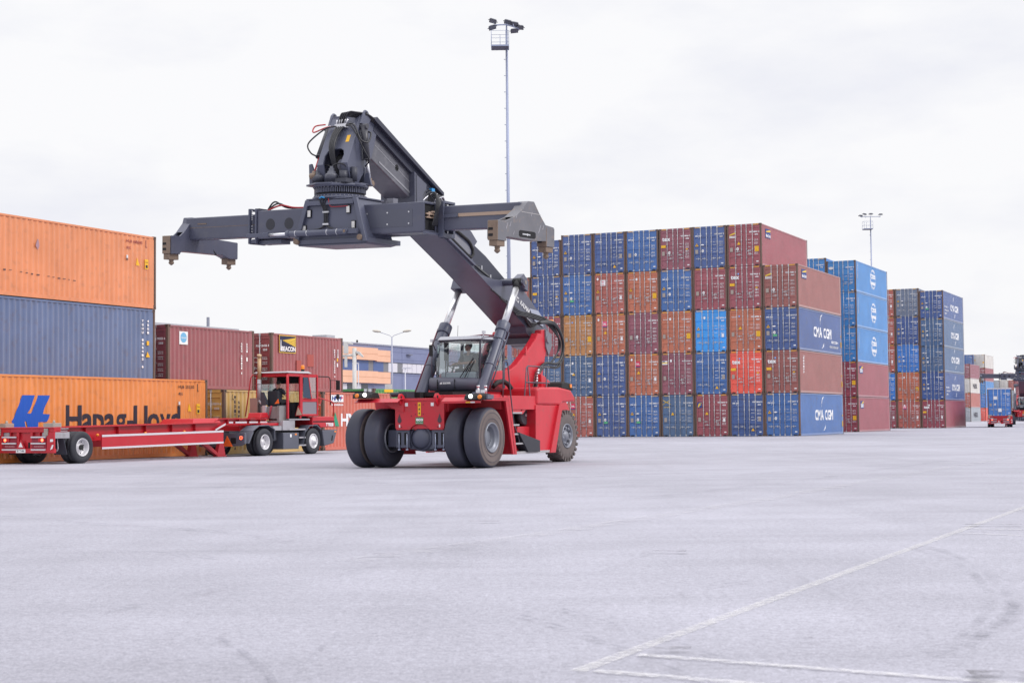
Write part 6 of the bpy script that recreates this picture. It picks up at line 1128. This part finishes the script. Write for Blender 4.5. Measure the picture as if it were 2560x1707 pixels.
# ------------------------------------------------------------------ depot buildings along the yard
def bpt(w_, v, z): return WW*w_ + VV*v + Vector((0, 0, z))
bld = empty('depot_building', (0, 0, 0), -YAW); tag(bld, 'long blue grey depot building with orange panels and a window band', 'building')
WB = -100.0
bblue = mat('blue grey cladding', (.165, .185, .31), .5, var=.25); borange = mat('pale orange cladding', (.74, .42, .28), .6, var=.2); bblue2 = mat('royal blue panel', (.07, .115, .28), .4, var=.2); bgrey = mat('grey slat panel', (.19, .19, .21), .5); wing = mat('window reflecting sky', (.62, .60, .66), .15, spec=.8); dglass = mat('dark glazing', (.06, .065, .08), .12); seam = mat('cladding joint', (.085, .095, .19), .6)
WB = -105.
def bw(nm, m, v0, v1, z0, z1, t=.12, par=None, off=0., bev=0):
    """panel on the yard face of the building: local x = across, y = along the yard"""
    b = MB(); b.box((WB + off, v0, z0), (WB + off + t, v1, z1)); return b.build(nm, m, par or bld, bev)
b = MB(); b.box((WB - 40, 120, 0), (WB, 232, 11.25)); wall = b.build('wall', bblue, bld); b = MB(); b.box((WB - 40.1, 119.9, 11.25), (WB + .12, 232.1, 11.42)); b.build('roof_edge', mat('roof edge grey', (.30, .31, .38), .4), bld)
b = MB()
for z in (3.2, 4.7, 7.4, 9.5, 10.5): b.box((WB, 184.4, z), (WB + .01, 232, z + .035))
for v in (188, 196, 204, 212, 220): b.box((WB, v, 0), (WB + .012, v + .05, 11.2))
b.build('cladding_joint', seam, wall)
for v0, v1, z0, z1, t in ((165, 180.63, 9.22, 10.82, .55), (180.63, 184.3, 9.10, 10.62, .35), (165, 180.6, 6.24, 7.79, .55), (180.6, 184.28, 6.22, 7.74, .35)):
    p_ = bw('orange_panel', borange, v0, v1, z0, z1, t); b = MB(); b.box((WB + t, v0, (z0 + z1)/2 - .02), (WB + t + .008, v1, (z0 + z1)/2 + .02)); b.build('panel_joint', mat('orange joint', (.45, .19, .10), .6), p_)
for v0, v1, m_ in ((165, 178.9, bblue2), (178.9, 180.1, bgrey), (180.15, 182.8, bblue2), (182.8, 184.1, bgrey)): bw('blue_panel' if m_ is bblue2 else 'slat_panel', m_, v0, v1, 7.79, 9.2, .1)
for v0, v1, m_ in [(184.2, 185.15, wing), (185.25, 186.65, wing), (186.7, 188.0, bgrey)] + [(188.1 + 1.33*i, 188.1 + 1.33*i + 1.25, wing) for i in range(16)]: 
    w_ = bw('window' if m_ is wing else 'slat_panel', m_, v0, v1, 7.80, 9.03, .06)
b = MB(); b.box((WB, 184.1, 7.72), (WB + .10, 209.6, 7.79)); b.box((WB, 184.1, 9.04), (WB + .10, 209.6, 9.10)); b.build('window_frame', mat('dark frame', (.05, .055, .08), .5), bld)
for i in range(8): bw('ground_window', dglass if i % 2 else wing, 165 + 1.75*i, 166.6 + 1.75*i, 2.6, 6.1, .05)
bw('wall_lamp', mat('dull bolt', (.20, .20, .24), .4, .5), 189.2, 190.4, 10.22, 10.32, .4); b = MB(); b.cyl((WB - 1, 177.9, 11.4), (WB - 1, 177.9, 11.85), .12, n=10); b.build('roof_vent', darkm, bld)
hall = empty('warehouse', (0, 0, 0), -YAW); tag(hall, 'pale flat roofed warehouse showing above the maroon containers', 'building')
palew = mat('pale roof metal', (.46, .46, .49), .4, .2)
b = MB(); b.box((-115, 60, 0), (-75, 107, 8.6)); b.build('wall', mat('pale wall', (.38, .38, .42), .6, var=.2), hall); b = MB(); b.box((-116, 59, 8.6), (-74.9, 107.05, 8.86)); b.build('roof_edge', palew, hall)
b = MB(); b.box((-75.2, 103.06, 8.8), (-75.05, 103.26, 9.62)); b.build('chimney', mat('grey flue', (.23, .24, .30), .5), hall); b = MB(); b.hexa([(-80, 98.5, 8.8), (-76, 98.5, 8.8), (-76, 103, 8.9), (-80, 103, 8.9), (-80, 102.6, 9.1), (-76, 102.6, 9.1), (-76, 103, 9.0), (-80, 103, 9.0)]); b.build('skylight', mat('skylight white', (.7, .7, .72), .3), hall)
b = MB(); b.box((-76.5, 120.6, 0), (-75, 122, 9.0)); tag(b.build('ventilation_tower', palew), 'pale grey ventilation box just above the brick brown container', 'tower'); bpy.data.objects['ventilation_tower'].rotation_euler = (0, 0, -YAW)
# ------------------------------------------------------------------ masts and lamps
pole_m = mat('galvanised mast', (.27, .30, .42), .5, .3, var=.3); headm = mat('floodlight housing', (.030, .034, .055), .5)
def mast(x, y, H, label, big):
    t = empty('light_mast', (x, y, 0), 0); tag(t, label, 'light mast', 'high light masts')
    b = MB(); b.cyl((0, 0, 0), (0, 0, H - .6), .155, .075, n=16); b.cyl((0, 0, H - .6), (0, 0, H - .1), .05, n=10); b.box((-.05, -.14, 1.2), (.05, -.13, 3))
    for k in range(20): b.box((-.20 + .0015*k, -.02, H - 2.6 - 1.1*k), (-.10, .02, H - 2.56 - 1.1*k))
    b.build('pole', pole_m, t)
    b = MB(); cx = -.42; z0 = H - 1.85; b.box((cx - .62, -.75, z0), (cx + .58, .45, z0 + .10)); b.build('platform', pole_m, t)
    b = MB(); b.box((cx - .58, -.71, z0 - .02), (cx + .54, .41, z0)); b.build('platform_grating', mat('grating underside', (.10, .09, .12), .7), t)
    b = MB(); c4 = [(cx - .60, -.73), (cx + .56, -.73), (cx + .56, .43), (cx - .60, .43)]
    for x_, y_ in c4 + [(cx - .02, .43)]: b.cyl((x_, y_, z0), (x_, y_, z0 + 1.05), .018, n=6)
    for zz in (.55, 1.05): 
        for i in range(4): b.cyl((*c4[i], z0 + zz), (*c4[(i+1) % 4], z0 + zz), .013, n=5)
    b.build('cage_rail', pole_m, t)
    b = MB(); pts = [(1.0*cos(a) - .15, -.95*sin(a)*.55 + .35, H - .28 - .22*max(0, cos(a) - .1)) for a in [radians(d) for d in range(165, -25, -10)]] if big else [(-1.35 + 2.7*i/10, 0, H - .12) for i in range(11)]
    b.tube(pts, .045, 7); b.build('arm', pole_m, t)
    spots = [(-.90, .1, H + .05, .3), (-.95, -.35, H - .50, -.3), (.10, -.1, H - .08, .25), (.55, -.1, H - .22, .2), (.90, .1, H - .40, .1), (.52, -.6, H - .80, -.1)] if big else [(-1.3, 0, H + .0, .1), (-.75, .1, H + .22, .2), (.05, 0, H + .22, 0), (1.35, 0, H + .15, 0)]
    for i, (x_, y_, z_, tl) in enumerate(spots):
        M = Matrix.Translation((x_, y_, z_)) @ Matrix.Rotation(tl, 4, 'Y') @ Matrix.Rotation(radians(-25 if big else -8), 4, 'X'); b = MB()
        b.hexa([M @ Vector(p) for p in [(-.25, -.20, -.03), (.25, -.20, -.03), (.25, .22, -.03), (-.25, .22, -.03), (-.18, -.12, .10), (.18, -.12, .10), (.18, .14, .10), (-.18, .14, .10)]]); b.cyl(M @ Vector((-.33, 0, .0)), M @ Vector((.33, 0, 0)), .025, n=6)
        f_ = b.build('floodlight', headm, t); b = MB(); b.add([M @ Vector(p) for p in [(-.21, -.16, -.034), (.21, -.16, -.034), (.21, .18, -.034), (-.21, .18, -.034)]], [(0, 1, 2, 3)]); b.build('lens', mat('floodlight lens', (.13, .13, .15), .2), f_)
    b = MB()
    for x_, y_, z_, tl in spots: b.tube([(x_*.85, y_*.6, H - .28), (x_*.95, y_*.9, (z_ + H - .28)/2), (x_, y_, z_)], .016, 5)
    b.build('lamp_bracket', pole_m, t); return t
mast(-.16, 105, 27.9, 'tall grey light mast with a maintenance cage rising behind the reach stacker', True)
mast(47.85, 210, 27.9, 'distant light mast with flat crossbar above the middle container stack', False)
sl_ = empty('street_lamp', (-11.37, 150, 0), 0); tag(sl_, 'double armed street lamp with two pale heads in front of the building', 'street lamp')
b = MB(); b.cyl((0, 0, 0), (0, 0, 9.2), .11, .06, n=12); b.build('pole', mat('lamp post lavender', (.36, .37, .46), .5, .2), sl_)
for s in (-1, 1):
    b = MB(); b.tube([(0, 0, 9.0), (.03*s, 0, 9.2), (.18*s, 0, 9.35), (.6*s, 0, 9.5), (1.15*s, 0, 9.68)], .03, 7); a2 = b.build('arm', mat('lamp post lavender', (.36, .37, .46), .5, .2), sl_)
    b = MB(); b.ball((1.45*s, 0, 9.80 - .05), .42, .2, .13, 16); b.xf(Matrix.Translation((1.2*s, 0, 9.7)) @ Matrix.Rotation(-.12*s, 4, 'Y') @ Matrix.Translation((-1.2*s, 0, -9.7))); b.build('lamp_head', mat('pale lamp head', (.50, .46, .40), .4), a2)
for x, y, H, s, lb in ((-13.58, 140, 6.4, -1, 'thin lamp post with short arm left of the double armed street lamp'), (-10.13, 150, 6.25, 1, 'small white T shaped lamp post before the building window band')):
    t = empty('lamp_post', (x, y, 0)); tag(t, lb, 'lamp post', 'small lamp posts'); b = MB(); b.cyl((0, 0, 0), (0, 0, H), .075 if s > 0 else .055, .045, n=10); b.build('pole', mat('pale post', (.55, .55, .62), .5), t)
    b = MB(); b.box((-.55 if s < 0 else -.30, -.06, H - .06), (.03 if s < 0 else .55, .06, H + .05)); b.build('lamp_head', mat('pale post', (.55, .55, .62), .5), t)
cc = empty('camera_mast', (-9.85, 99, 0)); tag(cc, 'thick white camera mast with side arm behind the coral red container', 'camera mast')
wm = mat('chalky white steel', (.52, .51, .50), .6, var=.3, dirt=.2)
b = MB(); b.cyl((0, 0, 0), (0, 0, 5.85), .13, n=16); b.build('pole', wm, cc); b = MB(); b.cyl((-.75, 0, 5.35), (.12, 0, 5.42), .085, n=12); b.cyl((-.14, 0, 5.38), (-.10, 0, 5.38), .12, n=12); b.build('arm', wm, cc)
b = MB(); b.box((-.68, -.1, 5.5), (-.38, .1, 6.25)); b.prism([(-.40, 6.10), (-.10, 6.05), (-.08, 6.12), (-.30, 6.24), (-.45, 6.24)], -.12, .12, 'y'); b.box((-.62, -.08, 4.65), (-.45, .08, 5.3)); b.build('camera_housing', wm, cc, .02)
b = MB(); b.prism([(.10, 5.55), (.50, 5.25), (.58, 5.32), (.35, 5.60), (.12, 5.68)], -.13, .13, 'y'); b.build('surveillance_camera', wm, cc, .02); b = MB(); b.cyl((.12, 0, 5.42), (.3, 0, 5.5), .04, n=8); b.build('camera_bracket', casting, cc)
bx = empty('utility_cabinet', (-9.42, 120, 0)); tag(bx, 'white cabinet with red panel standing below the street lamp', 'cabinet')
b = MB(); b.box((-.2, -.3, 0), (.30, .3, 4.05)); b.box((-.32, -.25, 0), (-.2, .25, 3.65)); b.build('body', wm, bx); b = MB(); b.box((.0, -.31, 2.7), (.30, -.30, 3.52)); b.build('red_panel', mat('sign red', (.55, .05, .04), .5), bx)
# ------------------------------------------------------------------ people
def person(Mw, label, shirt, trousers, hairc, glasses, elbow, wrist, hturn, beard=False, yoke=None, lean=0.):
    skin = mat('skin', (.42, .22, .155), .55, var=.2); root = empty('person', (0, 0, 0)); root.matrix_world = Mw; tag(root, label, 'person')
    N_, H_ = Vector((0, -.03 - lean*.6, .62)), Vector((0, -.06 - lean, .79))
    Rh = Matrix.Translation(H_) @ Matrix.Rotation(hturn, 4, 'Z')
    b = MB(); b.tube([(0, 0, .06), (0, -.01, .25), (0, -.02 - lean*.3, .42), (0, -.02 - lean*.5, .54), N_], .1, 14, taper=[.155, .135, .155, .125, .062]); b.tube([(-.16, -.02 - lean*.5, .545), (.16, -.02 - lean*.5, .545)], .075, 10); b.tube([N_ - Vector((0, 0, .04)), H_ - Vector((0, 0, .05))], .056, 12)
    hb = MB(); hb.ball((0, 0, .03), .078, .098, .112, 18); hb.ball((0, -.03, -.05), .062, .07, .07, 14); hb.ball((0, -.075, -.085), .03, .025, .025, 10); hb.ball((0, -.105, -.005), .014, .022, .02, 8); hb.ball((0, -.095, -.05), .026, .012, .009, 8)
    for s in (-1, 1): hb.ball((.08*s, .01, .0), .012, .022, .032, 8); hb.ball((.032*s, -.088, .028), .014, .01, .009, 8)
    hb.xf(Rh); b.add(hb.v, hb.f)
    for s, E_, W_3 in ((-1, elbow[0], wrist[0]), (1, elbow[1], wrist[1])):
        S_ = Vector((.19*s, -.02 - lean*.5, .545)); E_ = Vector(E_); W_3 = Vector(W_3); d = (W_3 - E_).normalized(); sd = d.cross(Vector((0, 0, 1))).normalized()
        b.tube([S_, (S_ + E_)/2, E_, (E_*.55 + W_3*.45), W_3], .05, 12, taper=[.062, .052, .043, .042, .028]); b.tube([W_3, W_3 + d*.05, W_3 + d*.09], .04, 10, taper=[.028, .04, .036])
        for k, ln in enumerate((.062, .076, .072, .055)):
            f0 = W_3 + d*.085 + sd*(-.030 + .020*k); b.tube([f0, f0 + d*ln*.5 + Vector((0, 0, -.012)), f0 + d*ln*.75 + Vector((0, 0, -.04))], .009, 6)
        t0 = W_3 + d*.03 - sd*.034*s; b.tube([t0, t0 + d*.03 - sd*.022*s, t0 + d*.06 - sd*.02*s + Vector((0, 0, -.02))], .011, 6)
        b.tube([(.095*s, 0, .07), (.14*s, -.24, .10), (.15*s, -.46, .10), (.15*s, -.48, -.12), (.15*s, -.46, -.34)], .07, 12, taper=[.085, .078, .060, .055, .042])
    o = b.build('body', skin, root); m_ = o.modifiers.new('join', 'REMESH'); m_.mode = 'VOXEL'; m_.voxel_size = .0085; m_.use_smooth_shade = True
    b = MB(); b.tube([(0, .0, .05), (0, -.01, .25), (0, -.02 - lean*.3, .42), (0, -.02 - lean*.5, .545), N_ - Vector((0, 0, .03))], .1, 18, taper=[.178, .158, .176, .140, .075]); b.tube([(-.16, -.02 - lean*.5, .545), (.16, -.02 - lean*.5, .545)], .088, 12)
    y_ = MB()
    for s, E_ in ((-1, elbow[0]), (1, elbow[1])):
        S_ = Vector((.175*s, -.02 - lean*.5, .55)); E_ = Vector(E_); (y_ if yoke else b).tube([S_, S_.lerp(E_, .45), S_.lerp(E_, .78)], .07, 12, taper=[.082, .072, .066])
    b.xf(Matrix.Identity(4)); so_ = b.build('shirt', shirt, root); m_ = so_.modifiers.new('join', 'REMESH'); m_.mode = 'VOXEL'; m_.voxel_size = .014; m_.use_smooth_shade = True
    if yoke: y_.tube([(-.15, -.015 - lean*.5, .56), (.15, -.015 - lean*.5, .56)], .088, 12); yo = y_.build('shirt_yoke', yoke, root); m_ = yo.modifiers.new('join', 'REMESH'); m_.mode = 'VOXEL'; m_.voxel_size = .014; m_.use_smooth_shade = True
    b = MB()
    for s in (-1, 1): b.tube([(.07*s, .02, .06), (.14*s, -.24, .10), (.15*s, -.47, .10), (.15*s, -.49, -.12), (.15*s, -.47, -.32)], .08, 12, taper=[.12, .098, .078, .07, .06])
    o = b.build('trousers', trousers, root); m_ = o.modifiers.new('join', 'REMESH'); m_.mode = 'VOXEL'; m_.voxel_size = .016; m_.use_smooth_shade = True
    b = MB(); b.ball((0, .018, .048), .086, .098, .106, 16); b.xf(Matrix.Translation((0, 0, .012))); b.v = [((x, y, z) if not (y < -.045 and z < .095) else (x, y*.55, max(z, .09))) for x, y, z in b.v]; b.v = [(x, y, z) if z > -.03 else (x*.8, max(y, .03)*.9, -.03) for x, y, z in b.v]; b.xf(Rh); b.build('hair', hairc, root)
    if glasses:
        b = MB()
        for s in (-1, 1): b.ball((.036*s, -.094, .026), .032, .012, .02, 10); b.box((.068*s - .004, -.085, .026), (.068*s + .004, .01, .034))
        b.box((-.01, -.104, .03), (.01, -.098, .038)); b.xf(Rh); b.build('sunglasses', black, root)
    if beard: b = MB(); b.ball((0, -.045, -.07), .062, .058, .05, 12); b.xf(Rh); b.build('beard', hairc, root)
    for s in (-1, 1): b = MB(); b.ball((.15*s, -.53, -.37), .05, .13, .05, 10); b.build('shoe', black, root)
    return root
RSM = Matrix.Translation(RS0) @ Matrix.Rotation(-TH, 4, 'Z')
hairb = mat('dark brown hair', (.025, .018, .014), .7)
pd = person(RSM @ Matrix.Translation((-.02, 2.66, 2.56)) @ Matrix.Rotation(.0, 4, 'Z'), 'driver in grey and navy polo shirt and sunglasses steering the big reach stacker', mat('grey polo', (.17, .18, .20), .85), mat('dark trousers', (.02, .022, .035), .85), hairb, True,
    ((-.27, -.16, .34), (.27, -.20, .36)), ((-.26, -.44, .30), (-.04, -.46, .32)), -.75, yoke=mat('navy polo yoke', (.018, .022, .045), .85))
pp = person(RSM @ Matrix.Translation((.56, 2.86, 2.52)), 'bearded passenger in dark red shirt behind the cab pillar', mat('dark red shirt', (.14, .02, .03), .85), mat('navy trousers', (.015, .02, .04), .85), mat('black hair', (.012, .010, .010), .7), False,
    ((-.25, -.14, .33), (.25, -.14, .33)), ((-.12, -.38, .28), (.12, -.38, .28)), -.4, True)
TM = Matrix.Translation(T0) @ Matrix.Rotation(-TY, 4, 'Z')
pt_ = person(TM @ Matrix.Translation((.33, -.86, 1.98)) @ Matrix.Rotation(pi, 4, 'Z'), 'driver in dark clothes seated with back turned in the yard tractor', mat('dark navy jacket', (.012, .013, .022), .85), mat('black trousers', (.012, .012, .016), .85), mat('black hair', (.012, .010, .010), .7), False,
    ((-.27, -.16, .34), (.27, -.16, .34)), ((-.16, -.42, .32), (.16, -.42, .32)), .2)
